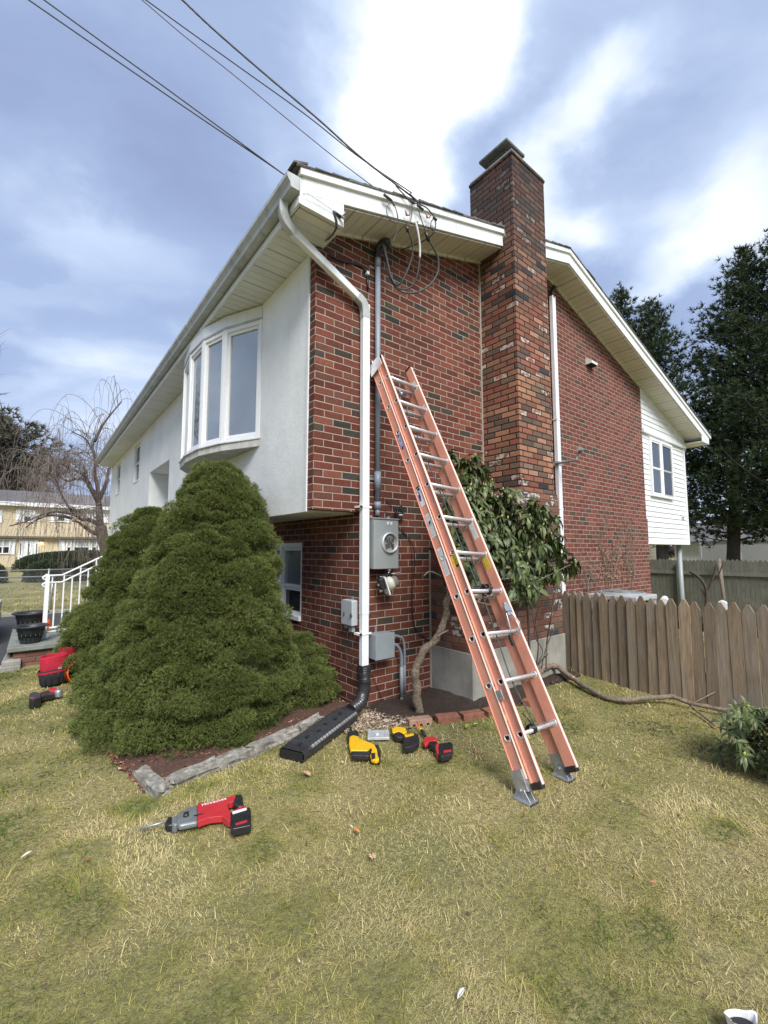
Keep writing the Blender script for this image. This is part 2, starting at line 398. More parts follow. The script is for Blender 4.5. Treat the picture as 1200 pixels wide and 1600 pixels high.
M['yellow_st'] = plain('yellow_sticker', (.70, .58, .05), .5, var=.05)
M['red_tool'] = plain('red_tool_plastic', (.47, .030, .036), .42, var=.1, vs=10)
M['red_cloth'] = plain('red_canvas', (.42, .012, .034), .85, var=.2, vs=30, bmp=.3, bs=150)
M['black_cloth'] = plain('black_canvas', (.018, .017, .02), .9, var=.3, vs=30, bmp=.3, bs=150)
M['grey_tool'] = plain('grey_cast_metal', (.21, .23, .235), .42, metal=.3, var=.15, vs=15)
M['yellow'] = plain('yellow_tool_plastic', (.72, .42, .01), .4, var=.08, vs=10)
M['orange'] = plain('orange_plastic', (.75, .12, .01), .4, var=.08, vs=10)
M['clear'] = plain('cloudy_clear_plastic', (.40, .42, .42), .25, var=.2, vs=18)
M['white_pl'] = plain('white_plastic', (.80, .80, .80), .4, var=.05)
M['cream'] = plain('cream_plastic', (.58, .57, .47), .4, var=.1)
M['copper'] = plain('copper', (.32, .12, .07), .5, metal=.4)
M['stone'] = plain('curb_stone', (.27, .255, .22), .95, var=.6, vs=26, bmp=1.0, bs=40, dirt=((.11, .10, .075), .75))
M['pebble'] = plain('pale_pebble', (.45, .36, .28), .9, var=.35, vs=25)
M['edge_brick'] = plain('loose_brick', (.26, .105, .065), .92, var=.3, vs=22, bmp=.7, bs=60, dirt=((.12, .08, .05), .6))
M['asphalt'] = plain('asphalt', (.055, .056, .06), .92, var=.3, vs=40, bmp=.6, bs=120)
M['bark'] = plain('grey_brown_bark', (.17, .135, .095), .95, var=.4, vs=30, bmp=.9, bs=45)
M['bark_pale'] = plain('pale_rhododendron_bark', (.20, .16, .115), .95, var=.6, vs=45, bmp=.9, bs=40)
M['twig'] = plain('dark_twig', (.075, .055, .045), .9, var=.3, vs=30)
M['twig_red'] = plain('reddish_twig', (.22, .175, .155), .9, var=.3, vs=30)
M['twig_pale'] = plain('dry_pale_twig', (.26, .20, .15), .9, var=.3, vs=30)
M['dark'] = plain('dark_cavity', (.01, .01, .01), .9)
M['tan_siding'] = None
def siding(name, col, pitch, dark=.5):
    mt, t, b = newmat(name); tc = t.new('ShaderNodeTexCoord').outputs['Object']; s = t.new('ShaderNodeSeparateXYZ'); t.put(s.inputs[0], tc)
    f = t.m('FRACT', t.m('DIVIDE', s.outputs[2], pitch))
    c = t.ramp(t.noise(tc, 1.3, 4), [(.3, tuple(q*.9 for q in col)), (.7, col)])
    c = t.mix(t.rng(f, .0, .10, dark, 0), c, tuple(q*.3 for q in col)+(1,)); t.put(b.inputs['Base Color'], c)
    b.inputs['Roughness'].default_value = .6; bump(t, b, t.m('SUBTRACT', 1, f), .6, .012); return mt
M['tan_siding'] = siding('tan_clapboard', (.62, .52, .35), .14)
M['beige_siding'] = siding('beige_clapboard', (.50, .45, .32), .20)
def foliage(name, rough=.6, trans=.25):
    mt, t, b = newmat(name); a = t.new('ShaderNodeVertexColor', layer_name='tint')
    t.put(b.inputs['Base Color'], a.outputs[0]); b.inputs['Roughness'].default_value = rough; b.inputs['Specular IOR Level'].default_value = .35
    if trans:
        tr = t.new('ShaderNodeBsdfTranslucent'); t.put(tr.inputs[0], a.outputs[0]); mx = t.new('ShaderNodeMixShader'); mx.inputs[0].default_value = trans
        o = [n for n in t.n if n.type == 'OUTPUT_MATERIAL'][0]
        t.l.new(b.outputs[0], mx.inputs[1]); t.l.new(tr.outputs[0], mx.inputs[2]); t.l.new(mx.outputs[0], o.inputs[0])
    return mt
M['needle'] = foliage('needle_foliage', .65, .15); M['leaf'] = foliage('leathery_leaf', .42, .12); M['grass'] = foliage('grass_blade', .8, .3)
M['litter'] = foliage('litter', .85, 0)
def wood(name, cols):
    mt, t, b = newmat(name); tc = t.new('ShaderNodeTexCoord').outputs['Object']
    g = t.noise(t.mapv(tc, scale=(22, 22, 1.6)), 2.2, 6, .7)
    c = t.ramp(g, [(.25, cols[0]), (.5, cols[1]), (.75, cols[2])])
    oi = t.new('ShaderNodeObjectInfo'); c = t.mix(1, c, t.vm('MULTIPLY', (1, 1, 1), t.rng(oi.outputs['Random'], 0, 1, .66, 1.25, False)), 'MULTIPLY')
    gr = t.new('ShaderNodeTexWhiteNoise', noise_dimensions='1D'); t.put(gr.inputs['W'], t.m('MULTIPLY', oi.outputs['Random'], 97.3)); c = t.mix(t.m('MULTIPLY', gr.outputs[0], .5), c, (.20, .19, .17, 1))
    c = t.mix(t.m('MULTIPLY', t.rng(t.noise(t.mapv(tc, scale=(9, 9, 2.2)), 1.6, 5, .65), .48, .75), .55), c, tuple(q*.45 for q in cols[1])+(1,))
    bl = t.rng(t.noise(tc, 3.5, 5, .6), .5, .72); c = t.mix(t.m('MULTIPLY', bl, .45), c, (.25, .235, .21, 1))
    t.put(b.inputs['Base Color'], c); b.inputs['Roughness'].default_value = .92; b.inputs['Specular IOR Level'].default_value = .2
    bump(t, b, g, .7, .006); return mt
M['picket'] = wood('weathered_cedar', [(.17, .12, .076), (.31, .23, .15), (.44, .34, .24)])
M['stockade'] = wood('greenish_old_stockade', [(.09, .092, .07), (.155, .155, .12), (.21, .20, .16)])
# ================================================================= the house
house = thing('brick_house', 'red brick and white stucco raised house with a jutting upper floor and a brick chimney', 'house', (0, 0, G))
YE = 13.65                                    # far end of the front wall
RX, RZ = 3.40, 4.315
def zt(x): return RZ - .2915*(RX-x) if x < RX else RZ - .2885*(x-RX)
FB = .195                                     # rake board height
# gable wall with the upper floor jutting 0.5 m past the lower front wall
gw = MB()
gw.prism([(0, 0, -1.75), (0, 0, .385), (-.5, 0, .385), (-.5, 0, zt(-.5)-FB-.03), (RX, 0, RZ-FB-.03), (6.62, 0, zt(6.62)-FB-.03), (6.62, 0, .62), (6.67, 0, .62), (6.67, 0, -2.1)], (0, .1, 0))
gable = gw.build('gable_wall', M['brick'], house)
# split off the paler old brick right of the chimney: same wall, other material by face region
me = gable.data
me.materials.append(M['brick_old'])
bm = bmesh.new(); bm.from_mesh(me)
g = bmesh.ops.bisect_plane(bm, geom=bm.verts[:]+bm.edges[:]+bm.faces[:], plane_co=(2.45, 0, 0), plane_no=(1, 0, 0))
for f in bm.faces:
    if f.calc_center_median().x > 2.45: f.material_index = 1
bm.to_mesh(me); bm.free()
# lower front wall, set back
WY0, WY1, WZ0, WZ1 = 1.12, 2.75, -.76, .115
def wall_grid(mb, x0, x1, ys, zs, holes, mi=0):
    for a, b in zip(ys[:-1], ys[1:]):
        for c, d in zip(zs[:-1], zs[1:]):
            my, mz = (a+b)/2, (c+d)/2
            if any(h[0] < my < h[1] and h[2] < mz < h[3] for h in holes): continue
            mb.box(x0, x1, a, b, c, d, mi)
mb = MB(); wall_grid(mb, 0, .1, [.1, WY0, WY1, 4.9, 5.4], [-1.75, WZ0, WZ1, .385], [(WY0, WY1, WZ0, WZ1)])
mb.box(0, .1, 7.2, YE, -1.75, .385); mb.build('lower_front_wall', M['brick'], house)
MB().box(-.498, 0, .1, YE, .373, .385).build('overhang_soffit', M['soffit_y'], house)
# upper front wall
mb = MB(); ZT = 2.79
OPEN = [(1.25, 3.75, 1.20, ZT+.1), (8.55, 9.28, 1.73, 2.66), (11.68, 12.40, 1.73, 2.66), (5.4, 7.2, .3, 1.71)]
wall_grid(mb, -.5, -.4, [.103, 1.25, 3.75, 5.4, 7.2, 8.55, 9.28, 11.68, 12.40, YE], [.372, 1.20, 1.71, 1.73, 2.66, ZT], OPEN)
mb.build('stucco_wall', M['stucco'], house)
MB().box(-.512, -.5, .1, .135, .37, ZT).build('corner_trim', M['trim'], house)
MB().box(-.502, -.4, YE-.1, YE, .372, ZT).box(-.4, 9, YE-.1, YE, -1.75, ZT).build('far_end_wall', M['stucco'], house)
# entry recess
mb = MB(); mb.box(-.4, .9, 7.2, 7.26, -1.4, 1.77); mb.box(-.4, .9, 5.34, 5.4, -1.4, 1.77); mb.box(.9, .96, 5.34, 7.26, -1.4, 1.77); mb.box(-.4, .9, 5.34, 7.26, 1.71, 1.77)
rec = mb.build('entry_recess', M['stucco'], house)
MB().box(.86, .9, 5.85, 6.75, -1.0, 1.05).build('front_door', M['trim'], rec)
# small sash windows of the front
def sash_window(name, parent, x, y0, y1, z0, z1, depth=.035):
    f = MB(); t = .045
    xi, xo = x+depth, x+depth+.05
    f.box(xi, xo, y0, y1, z1-t, z1); f.box(xi, xo, y0, y1, z0, z0+t); f.box(xi, xo, y0, y0+t, z0+t, z1-t); f.box(xi, xo, y1-t, y1, z0+t, z1-t)
    zm = (z0+z1)/2; f.box(xi-.004, xo, y0+t, y1-t, zm-.022, zm+.022)
    fr = f.build(name, M['trim'], parent, .003)
    MB().box(xi+.025, xi+.03, y0+t, y1-t, zm+.022, z1-t).build('pane', M['glass_dark'], fr)
    MB().box(xi+.03, xi+.035, y0+t, y1-t, z0+t, zm-.022).build('pane', M['glass_dark'], fr)
    MB().box(x-.012, x+depth, y0-.02, y1+.02, z0-.035, z0-.001).build('sill', M['trim'], fr, .003)
sash_window('window', house, -.5, 8.55, 9.28, 1.73, 2.66); sash_window('window', house, -.5, 11.68, 12.40, 1.73, 2.66)
# basement window under the overhang
f = MB(); y0, y1, z0, z1 = WY0, WY1, WZ0, WZ1
f.box(-.012, .05, y0-.0, y1, z1-.055, z1); f.box(-.03, .05, y0-.0, y1, z0, z0+.05)
ym = 1.66
f.box(-.005, .05, ym-.02, ym+.02, z0+.05, z1-.055); f.box(.0, .05, y0, y0+.03, z0+.05, z1-.055); f.box(.0, .05, y1-.03, y1, z0+.05, z1-.055)
lw = f.build('basement_window', M['trim_bright'], house, .003)
for a, b in ((y0+.03, ym-.02), (ym+.02, y1-.03)):
    s = MB(); zm = -.385
    for (c, d, xo) in ((zm-.02, z1-.055, .018), (z0+.05, zm-.02, .032)):
        s.box(xo, xo+.03, a, b, d-.035, d); s.box(xo, xo+.03, a, b, c, c+.035); s.box(xo, xo+.03, a, a+.03, c+.035, d-.035); s.box(xo, xo+.03, b-.03, b, c+.035, d-.035)
    sh = s.build('sash', M['trim_bright'], lw, .002)
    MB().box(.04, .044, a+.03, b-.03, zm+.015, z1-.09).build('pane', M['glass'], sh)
    MB().box(.052, .056, a+.03, b-.03, z0+.085, zm-.055).build('pane', M['glass_dark'], sh)
# ---- bow window
BP = [(-.5, 1.20), (-.744, 1.705), (-.862, 2.14), (-.882, 2.66), (-.822, 3.20), (-.5, 3.80)]
SZ, HZ = 1.262, 2.618
bow = MB()
def off(P, d):                                 # offset polyline outward (towards -X)
    out = []
    for i, p in enumerate(P):
        a = Vector(P[max(i-1, 0)]); b = Vector(P[min(i+1, len(P)-1)]); t = (b-a).normalized(); n = Vector((-t.y, t.x))
        if n.x > 0: n = -n
        out.append((p[0]+n.x*d, p[1]+n.y*d))
    return out
o3 = off(BP, .03); o3[0] = (-.502, 1.17); o3[-1] = (-.502, 3.83)
bow.prism([(x, y, SZ-.016) for x, y in o3] , (0, 0, .016))
bowo = bow.build('bow_window', M['trim'], house)
o2 = off(BP, .012); o2[0] = (-.502, 1.19); o2[-1] = (-.502, 3.81)
MB().prism([(x, y, 1.165) for x, y in o2], (0, 0, SZ-.016-1.165)).build('sill_apron', plain('stained_sill', (.55, .54, .50), .8, var=.15, dirt=((.26, .25, .20), .8)), bowo)
hd = MB(); hd.prism([(x, y, HZ+.02) for x, y in off(BP, .004)], (0, 0, ZT-.012-HZ-.02)); hd.build('header_panel', M['trim'], bowo)
MB().prism([(x, y, HZ) for x, y in off(BP, .016)], (0, 0, .02)).build('drip_cap', M['gutter'], bowo)
for i in range(len(BP)-1):
    a, b = Vector((*BP[i], 0)), Vector((*BP[i+1], 0)); t = (b-a).normalized(); n = Vector((-t.y, t.x, 0)); n = -n if n.x > 0 else n
    L = (b-a).length; Z = Vector((0, 0, 1)); fr = MB(); mid = (a+b)/2
    def bar(u0, u1, z0, z1, d, th): fr.obox(a + t*((u0+u1)/2) + n*(d-th/2) + Z*((z0+z1)/2), (t, n, Z), (u1-u0, th, z1-z0))
    bar(.0, .045, SZ, HZ, .008, .06); bar(L-.045, L, SZ, HZ, .008, .06)
    bar(.045, L-.045, HZ-.05, HZ, .004, .05); bar(.045, L-.045, SZ, SZ+.045, .004, .05)
    bar(.045, .075, SZ+.045, HZ-.05, -.012, .03); bar(L-.075, L-.045, SZ+.045, HZ-.05, -.012, .03)
    bar(.075, L-.075, HZ-.085, HZ-.05, -.012, .03); bar(.075, L-.075, SZ+.045, SZ+.075, -.012, .03)
    fo = fr.build('window_frame', M['trim_bright'], bowo, .002)
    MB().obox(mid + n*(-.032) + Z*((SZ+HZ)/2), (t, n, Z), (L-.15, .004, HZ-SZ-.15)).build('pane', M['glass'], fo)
MB().box(-.49, -.46, 1.26, 3.74, SZ, HZ).build('curtain', M['curtain'], bowo)
# ---- roof, eaves, rakes
YR = -.355; EX = -.84
mb = MB()
for (xa, xb) in ((-.90, RX), (9.44, RX)):
    za, zb = zt(xa)+.012, RZ+.012
    mb.prism([(xa, YR-.03, za), (xb, YR-.03, zb), (xb, YR-.03, zb+.020), (xa, YR-.03, za+.018)], (0, YE+.35-YR, 0))
roof = mb.build('roof', M['shingle'], house)
# ragged shingle butts along the rake and the eave
mb = MB()
for xa, xb in ((-.9, RX), (9.44, RX)):
    n = 26
    for i in range(n):
        u0, u1 = i/n, (i+1)/n; x0 = xa+(xb-xa)*u0; x1 = xa+(xb-xa)*u1; d = random.uniform(.028, .042); h = random.uniform(.034, .044)
        mb.prism([(x0, YR-d, zt(x0)+.02), (x1, YR-d, zt(x1)+.02), (x1, YR-d, zt(x1)+h-.012), (x0, YR-d, zt(x0)+h)], (0, .3, 0))
for i in range(48):
    y = YR-.03+i*.29; zz = zt(-.9); mb.prism([(-.925-random.uniform(0, .01), y, zz+.02), (-.8, y, zt(-.8)+.045), (-.8, y, zt(-.8)+.06), (-.925, y, zz+.038)], (0, .285, 0))
mb.build('shingle_edge', M['shingle'], roof)
# rake boards (main board and crown strip)
def rake(xa, xb, ya, yb, z_hi, z_lo, nm, mt):
    mb = MB(); mb.prism([(xa, ya, zt(xa)+z_lo), (xb, ya, zt(xb)+z_lo), (xb, ya, zt(xb)+z_hi), (xa, ya, zt(xa)+z_hi)], (0, yb-ya, 0)); return mb.build(nm, mt, house)
rake(-.835, 1.84, YR, YR+.025, -.045, -FB, 'rake_board', M['trim']); rake(-.86, 1.86, YR-.022, YR+.02, .012, -.047, 'crown_strip', M['trim_bright'])
rake(2.51, RX, YR, YR+.025, -.045, -FB, 'rake_board', M['trim']); rake(2.51, RX, YR-.022, YR+.02, .012, -.047, 'crown_strip', M['trim_bright'])
rake(RX, 9.38, YR, YR+.025, -.045, -FB, 'rake_board', M['trim_bright']); rake(RX, 9.44, YR-.022, YR+.02, .012, -.047, 'crown_strip', M['trim_bright'])
# soffits
def slope_slab(x0, x1, y0, y1, dz, nm, mt, th=.012):
    mb = MB(); mb.prism([(x0, y0, zt(x0)+dz), (x1, y0, zt(x1)+dz), (x1, y0, zt(x1)+dz+th), (x0, y0, zt(x0)+dz+th)], (0, y1-y0, 0)); return mb.build(nm, mt, house)
slope_slab(-.43, 1.84, YR+.02, .05, -FB-.02, 'gable_soffit', M['soffit_x']); slope_slab(1.84, RX, YR+.02, .05, -FB-.02, 'gable_soffit', M['soffit_x'])
slope_slab(RX, 9.36, YR+.02, .06, -FB-.02, 'gable_soffit', M['soffit_x'])
slope_slab(-.5, 1.86, -.022, -.001, -FB-.045, 'frieze_mould', M['soffit_x'], .026); slope_slab(2.5, RX, -.022, -.001, -FB-.045, 'frieze_mould', M['soffit_x'], .026)
slope_slab(RX, 6.62, -.022, -.001, -FB-.045, 'frieze_mould', M['soffit_x'], .026)
ZS = 2.795
mb = MB(); mb.box(EX, -.40, 0, YE+.02, ZS, ZS+.012); mb.build('eave_soffit', M['soffit_y'], house)
# boxed eave return on the corner
mb = MB(); mb.prism([(EX, YR, ZS-.004), (-.435, YR, ZS-.004), (-.435, YR, zt(-.435)-FB+.002), (EX, YR, zt(EX)-FB+.002)], (0, .018, 0))
mb.prism([(EX, YR+.003, zt(EX)-FB-.0), (-.435, YR+.003, zt(-.435)-FB), (-.435, YR+.003, zt(-.435)-.06), (EX, YR+.003, zt(EX)-.06)], (0, .018, 0))
mb.prism([(-.441, YR+.018, ZS-.004), (-.435, YR+.018, ZS-.004), (-.435, YR+.018, zt(-.435)-FB), (-.441, YR+.018, zt(-.441)-FB)], (0, .36-.018, 0))
ret = mb.build('eave_return', M['trim'], house)
MB().box(EX+.01, -.441, YR+.018, -.001, ZS+.002, ZS+.012).build('return_soffit', M['soffit_y'], ret)
mb = MB(); mb.box(EX-.022, EX, YR-.001, YE+.02, ZS-.004, ZS+.055); mb.box(EX-.012, EX, YR, YE+.02, ZS+.055, zt(EX)+.0); mb.build('fascia', M['trim'], house, .002)
mb = MB(); mb.box(9.36, 9.38, YR, 13, zt(9.38)-FB, zt(9.38)); mb.box(8.9, 9.36, YR+.025, 13, zt(9.38)-FB, zt(9.38)-FB+.012); mb.prism([(8.93, YR+.012, zt(9.37)-FB+.002), (9.37, YR+.012, zt(9.37)-FB+.002), (9.37, YR+.012, zt(9.37)-FB+.02), (8.93, YR+.012, zt(8.93)-FB-.01)], (0, .01, 0)); ze_ = zt(9.38)-FB; mb.prism([(8.9, YR+.004, ze_), (9.36, YR+.004, ze_), (9.36, YR+.004, zt(9.36)-FB+.002), (8.9, YR+.004, zt(8.9)-FB+.002)], (0, .012, 0))
mb.build('rear_fascia', M['trim_bright'], house)
# gutter: a folded K-profile channel
def gutter_run(nm, X0, y0, y1, z0, parent, s=1):
    prof = [(0, .115), (0, 0), (-.075, 0), (-.083, .035), (-.105, .065), (-.112, .075), (-.112, .112), (-.104, .112), (-.104, .078), (-.098, .07), (-.077, .04), (-.070, .005), (-.005, .005), (-.005, .115)]
    mb = MB(); mb.prism([(X0+s*a, y0, z0+b) for a, b in prof], (0, y1-y0, 0))
    mb.prism([(X0+s*a, y0-.003, z0+b) for a, b in prof[:7]], (0, .003, 0)); mb.prism([(X0+s*a, y1, z0+b) for a, b in prof[:7]], (0, .003, 0))
    g_ = mb.build(nm, M['gutter'], parent)
    mb = MB()
    for yy in np.arange(y0+2.9, y1, 3.05): mb.prism([(X0+s*a*1.04-.001, yy, z0+b*1.01-.003) for a, b in prof[:7]], (0, .03, 0))
    mb.build('joint_band', M['gutter'], g_); return g_
gut = gutter_run('gutter', EX-.023, YR-.012, YE+.06, ZS+.085, house)
# corner downspout: elbow, slanted run, bend, long drop
def rect_run(pts, wx, wy, fr=None):
    """rectangular pipe along pts, wx across the first frame vector, wy across the second"""
    mb = MB(); vs = []; n = len(pts)
    for i, p in enumerate(pts):
        p = Vector(p); t = (Vector(pts[min(i+1, n-1)])-Vector(pts[max(i-1, 0)])).normalized()
        y = Vector(fr) if fr else Vector((0, 1, 0)); y = (y - t*y.dot(t)).normalized(); x = y.cross(t)
        for a, b in ((-.5, -.42), (-.42, -.5), (.42, -.5), (.5, -.42), (.5, .42), (.42, .5), (-.42, .5), (-.5, .42)): vs.append(p + x*(a*wx) + y*(b*wy))
    fs = [(i*8+k, i*8+(k+1) % 8, (i+1)*8+(k+1) % 8, (i+1)*8+k) for i in range(n-1) for k in range(8)]
    mb.add(vs, fs + [tuple(range(8))[::-1], tuple((n-1)*8+k for k in range(8))]); return mb
DX, DY = .018, -.05
dsp = rect_run([(DX, DY, 2.40)] + [(DX, DY, z) for z in (2.3, 1.2, .0, -.55)], .078, .058).build('downspout', M['downspout'], house)
rect_run([(DX, DY, -.542), (DX, DY, -1.05)], .073, .054).build('lower_length', M['downspout'], dsp)
e1 = bez([(-.905, -.165, 2.885), (-.905, -.165, 2.80), (-.87, -.155, 2.735), (-.80, -.14, 2.69)], 5)
rect_run(e1, .07, .082, (.3, 1, .0)).build('upper_elbow', M['gutter'], dsp)
rect_run([(-.81, -.142, 2.697), (-.07, -.06, 2.435)], .070, .055, (0, 1, 0)).build('slanted_length', M['downspout'], dsp)
rect_run(bez([(-.09, -.062, 2.442), (-.02, -.055, 2.405), (.012, DY, 2.34), (DX, DY, 2.26)], 5), .084, .062, (0, 1, 0)).build('lower_elbow', M['gutter'], dsp)
for z in (.42, -.73): MB().box(DX-.075, DX+.06, DY-.032, DY-.028, z, z+.018).box(DX-.078, DX-.045, DY-.032, .0, z, z+.018).build('strap', M['downspout'], dsp)
# ---- wall extension on the right, clad in white clapboard, on posts
X1 = 8.86; sidb = .172; topb = 2.32
mb = MB(); pitch = .1016; z = sidb; k = 0
while z < topb-.001:
    z2 = min(z+pitch, topb)
    mb.prism([(6.62, .035, z), (6.62, .018, z), (6.62, .033, z2), (6.62, .05, z2)], (X1-6.62, 0, 0)); z = z2
sw = mb.build('clapboard_wall', M['trim_bright'], house)
MB().box(6.62, X1, .05, .12, sidb, zt(6.62)-FB).build('sheathing', M['trim_bright'], sw)
mb = MB(); mb.box(X1-.01, X1+.055, -.004, .10, sidb-.02, topb+.02); mb.box(6.64, X1+.055, -.002, .1, sidb-.03, sidb); mb.build('corner_board', M['trim_bright'], sw)
mb = MB(); mb.box(6.62, X1+.10, -.03, .035, topb-.03, topb+.035); mb.build('belt_board', M['trim'], sw)
mb = MB()
def tri(z): return min(X1+.1, RX + (RZ-FB-z)/.2885)
z = topb+.035
while z < zt(6.62)-FB-.02:
    z2 = z+pitch; xa, xb = tri(z), max(6.63, tri(z2)); mb.prism([(6.62, -.012, z), (xa, -.012, z), (xb, .0, min(z2, zt(6.62)-FB)), (6.62, .0, min(z2, zt(6.62)-FB))], (0, .03, 0)); z = z2
mb.build('gable_cladding', M['trim'], sw)
MB().box(X1-.0, X1+.05, .1, 5.0, sidb, topb+.1).box(6.67, X1, .1, 5.0, sidb-.03, sidb+.05).build('side_wall', M['trim_bright'], sw)
# double sash window
f = MB(); a, b, c, d = 6.93, 8.09, 1.075, 2.24
for x0, x1, z0, z1 in ((a, b, d-.05, d), (a, b, c, c+.045), (a, a+.05, c+.045, d-.05), (b-.05, b, c+.045, d-.05), (7.44, 7.53, c+.045, d-.05)): f.box(x0, x1, -.030, .03, z0, z1)
dw = f.build('double_window', M['trim_bright'], sw, .003)
for x0, x1, dkm in ((a+.05, 7.44, 'glass_mid'), (7.53, b-.05, 'glass_dark')):
    s = MB(); zm = 1.645
    for (z0, z1, y) in ((zm-.02, d-.05, -.022), (c+.045, zm+.005, -.014)):
        s.box(x0, x1, y, y+.02, z1-.035, z1); s.box(x0, x1, y, y+.02, z0, z0+.035); s.box(x0, x0+.03, y, y+.02, z0+.035, z1-.035); s.box(x1-.03, x1, y, y+.02, z0+.035, z1-.035)
    sh = s.build('sash', M['trim_bright'] if dkm == 'glass_mid' else M['gutter'], dw, .002)
    MB().box(x0+.03, x1-.03, -.006, -.002, c+.08, d-.085).build('pane', M[dkm], sh)
MB().box(8.55, 8.58, -.02, .02, .72, .80).box(8.55, 8.72, -.02, .0, .72, .74).build('hose_hook', M['trim'], sw)
for yy in (.16, 4.6):
    lo = MB(); lo.tube([(X1-.12, yy, -2.3), (X1-.12, yy, sidb-.03)], .05, 16); lo.build('support_post', M['grey_box'], house)
# vent hood and rear downspout
p = at(922, 566, 1, -.02)
mb = MB(); mb.prism([(p.x-.11, 0, p.z+.06), (p.x-.11, -.10, p.z-.02), (p.x-.11, -.10, p.z-.06), (p.x-.11, 0, p.z-.06)], (.20, 0, 0)); vh = mb.build('vent_hood', M['trim'], house)
MB().box(p.x-.09, p.x+.07, -.098, -.01, p.z-.075, p.z-.061).build('vent_flap', M['dark'], vh)
dq = [at(860, 470, 1, -.05), at(878, 935, 1, -.05)]
ds2 = rect_run([(3.45, -.05, 3.78), (3.45, -.05, 1.9), (3.45, -.05, .6), (3.44, -.05, -1.3)], .085, .06).build('rear_downspout', M['downspout'], house)
MB().tube(bez([(3.45, -.05, 3.76), (3.44, -.06, 3.86), (3.43, -.12, 3.92)], 4), .035, 10).build('black_top_elbow', M['black'], ds2)
for z in (1.9, .6): MB().box(3.40, 3.50, -.083, -.017, z, z+.02).build('strap', M['downspout'], ds2)
# ---- chimney
CX0, CX1, CY, CYB, CZ = 1.83, 2.515, -.51, .13, 4.80
mb = MB(); mb.box(CX0, CX1, CY, -.0, .7, zt(2.2)); 
mb = MB(); mb.box(CX0, CX1, CY, CYB, .7, CZ-.055)
ch = mb.build('chimney', M['brick_chim'], house)
mb = MB(); mb.prism([(.91, -.545, -.945), (2.55, -.545, -.945), (2.55, -.545, .62), (2.515, -.545, .70), (CX0, -.545, .70), (.91, -.545, .035)], (0, .545, 0)); mb.build('chimney_base', M['brick_base'], ch)
MB().prism([(.905, -.55, .033), (CX0, -.55, .70), (CX0, -.55, .73), (.895, -.55, .058)], (0, .55, 0)).build('sloped_cap', M['brick_base'], ch)
MB().box(.905, 2.57, -.56, 0, -1.75, -.945).build('footing', M['concrete'], ch, .006)
MB().box(CX0-.012, CX1+.012, CY-.012, CYB+.012, CZ-.055, CZ-.02).build('top_course', M['brick_chim'], ch, .004)
mb = MB(); mb.box(CX0-.0, CX1, CY, CYB, CZ-.02, CZ+.015); mb.build('crown', M['concrete'], ch, .008)
mb = MB(); x0, x1, y0, y1 = 1.93, 2.16, -.37, -.07
for (a, b, c, d) in ((x0, x1, y0, y0+.04), (x0, x1, y1-.04, y1), (x0, x0+.04, y0+.04, y1-.04), (x1-.04, x1, y0+.04, y1-.04)): mb.box(a, b, c, d, CZ+.01, CZ+.10)
cp = mb.build('flue', M['concrete'], ch)
mb = MB()
for i in range(7):
    y = y0+.02+i*.040; mb.box(x0+.015, x0+.022, y, y+.006, CZ+.10, CZ+.20); mb.box(x1-.022, x1-.015, y, y+.006, CZ+.10, CZ+.20)
for i in range(6):
    x = x0+.02+i*.036; mb.box(x, x+.006, y0+.015, y0+.022, CZ+.10, CZ+.20); mb.box(x, x+.006, y1-.022, y1-.015, CZ+.10, CZ+.20)
mb.build('spark_screen', M['steel'], ch)
mb = MB(); mb.prism([(x0-.075, y0-.06, CZ+.20), (x1+.075, y0-.06, CZ+.20), (x1+.075, y1+.07, CZ+.20), (x0-.075, y1+.07, CZ+.20)], (0, 0, .035)); mb.box(x0+.01, x1-.01, y0+.02, y1-.02, CZ+.16, CZ+.20)
mb.build('chimney_cap', plain('weathered_cap', (.13, .135, .13), .7, metal=.2, var=.3, dirt=((.07, .075, .07), .7)), ch, .006)
# flashing
mb = MB(); mb.prism([(CX0-.004, YR-.02, zt(CX0)+.03), (CX0-.004, YR+.10, zt(CX0)+.03), (CX0-.004, YR+.10, zt(CX0)+.13), (CX0-.004, YR+.02, zt(CX0)+.12)], (.003, 0, 0)); mb.prism([(CX0-.006, YR-.045, zt(CX0)-.10), (CX0-.006, YR+.0, zt(CX0)-.10), (CX0-.006, YR+.0, zt(CX0)+.06), (CX0-.006, YR-.03, zt(CX0)+.05)], (.003, 0, 0)); mb.build('flashing', M['steel'], ch)
# caulk joint where chimney meets the gable wall
MB().box(CX0-.018, CX0, -.01, .0, .74, zt(CX0)-FB-.03).box(.895, .91, -.012, 0, -1.5, .03).build('mortar_joint', plain('mortar_joint_m', (.33, .31, .26), .9), ch)

# ================================================================= things on the wall
def on_wall(name, label, cat, px, py, d=-.02): return thing(name, label, cat, tuple(at(px, py, 1, d)))
# service mast
mast = thing('service_conduit', 'grey plastic service conduit running up the brick to a black weatherhead under the eave', 'conduit', (.175, -.045, .34))
cxm = .175
MB().tube([(cxm, -.045, .50), (cxm, -.045, 2.93)], .027, 16).build('pipe', M['pvc'], mast)
for za_, zb_, r_c in ((.60, .78, .033), (.42, .49, .034), (.36, .42, .024), (2.85, 2.97, .031)): MB().tube([(cxm, -.045, za_), (cxm, -.045, zb_)], r_c, 16).build('coupling', M['pvc'], mast)
MB().tube(bez([(cxm, -.045, 2.95), (cxm, -.05, 3.02), (cxm+.005, -.07, 3.07), (cxm+.03, -.13, 3.085), (cxm+.04, -.17, 3.05)], 4), [.036]*5+[.04]*5+[.043]*5+[.036, .02], 14).build('weatherhead', M['black'], mast, label='black gooseneck weatherhead')
for z_ in (.70, 2.84): MB().box(cxm-.075, cxm+.03, -.012, -.001, z_, z_+.025).build('clamp', M['steel'], mast)
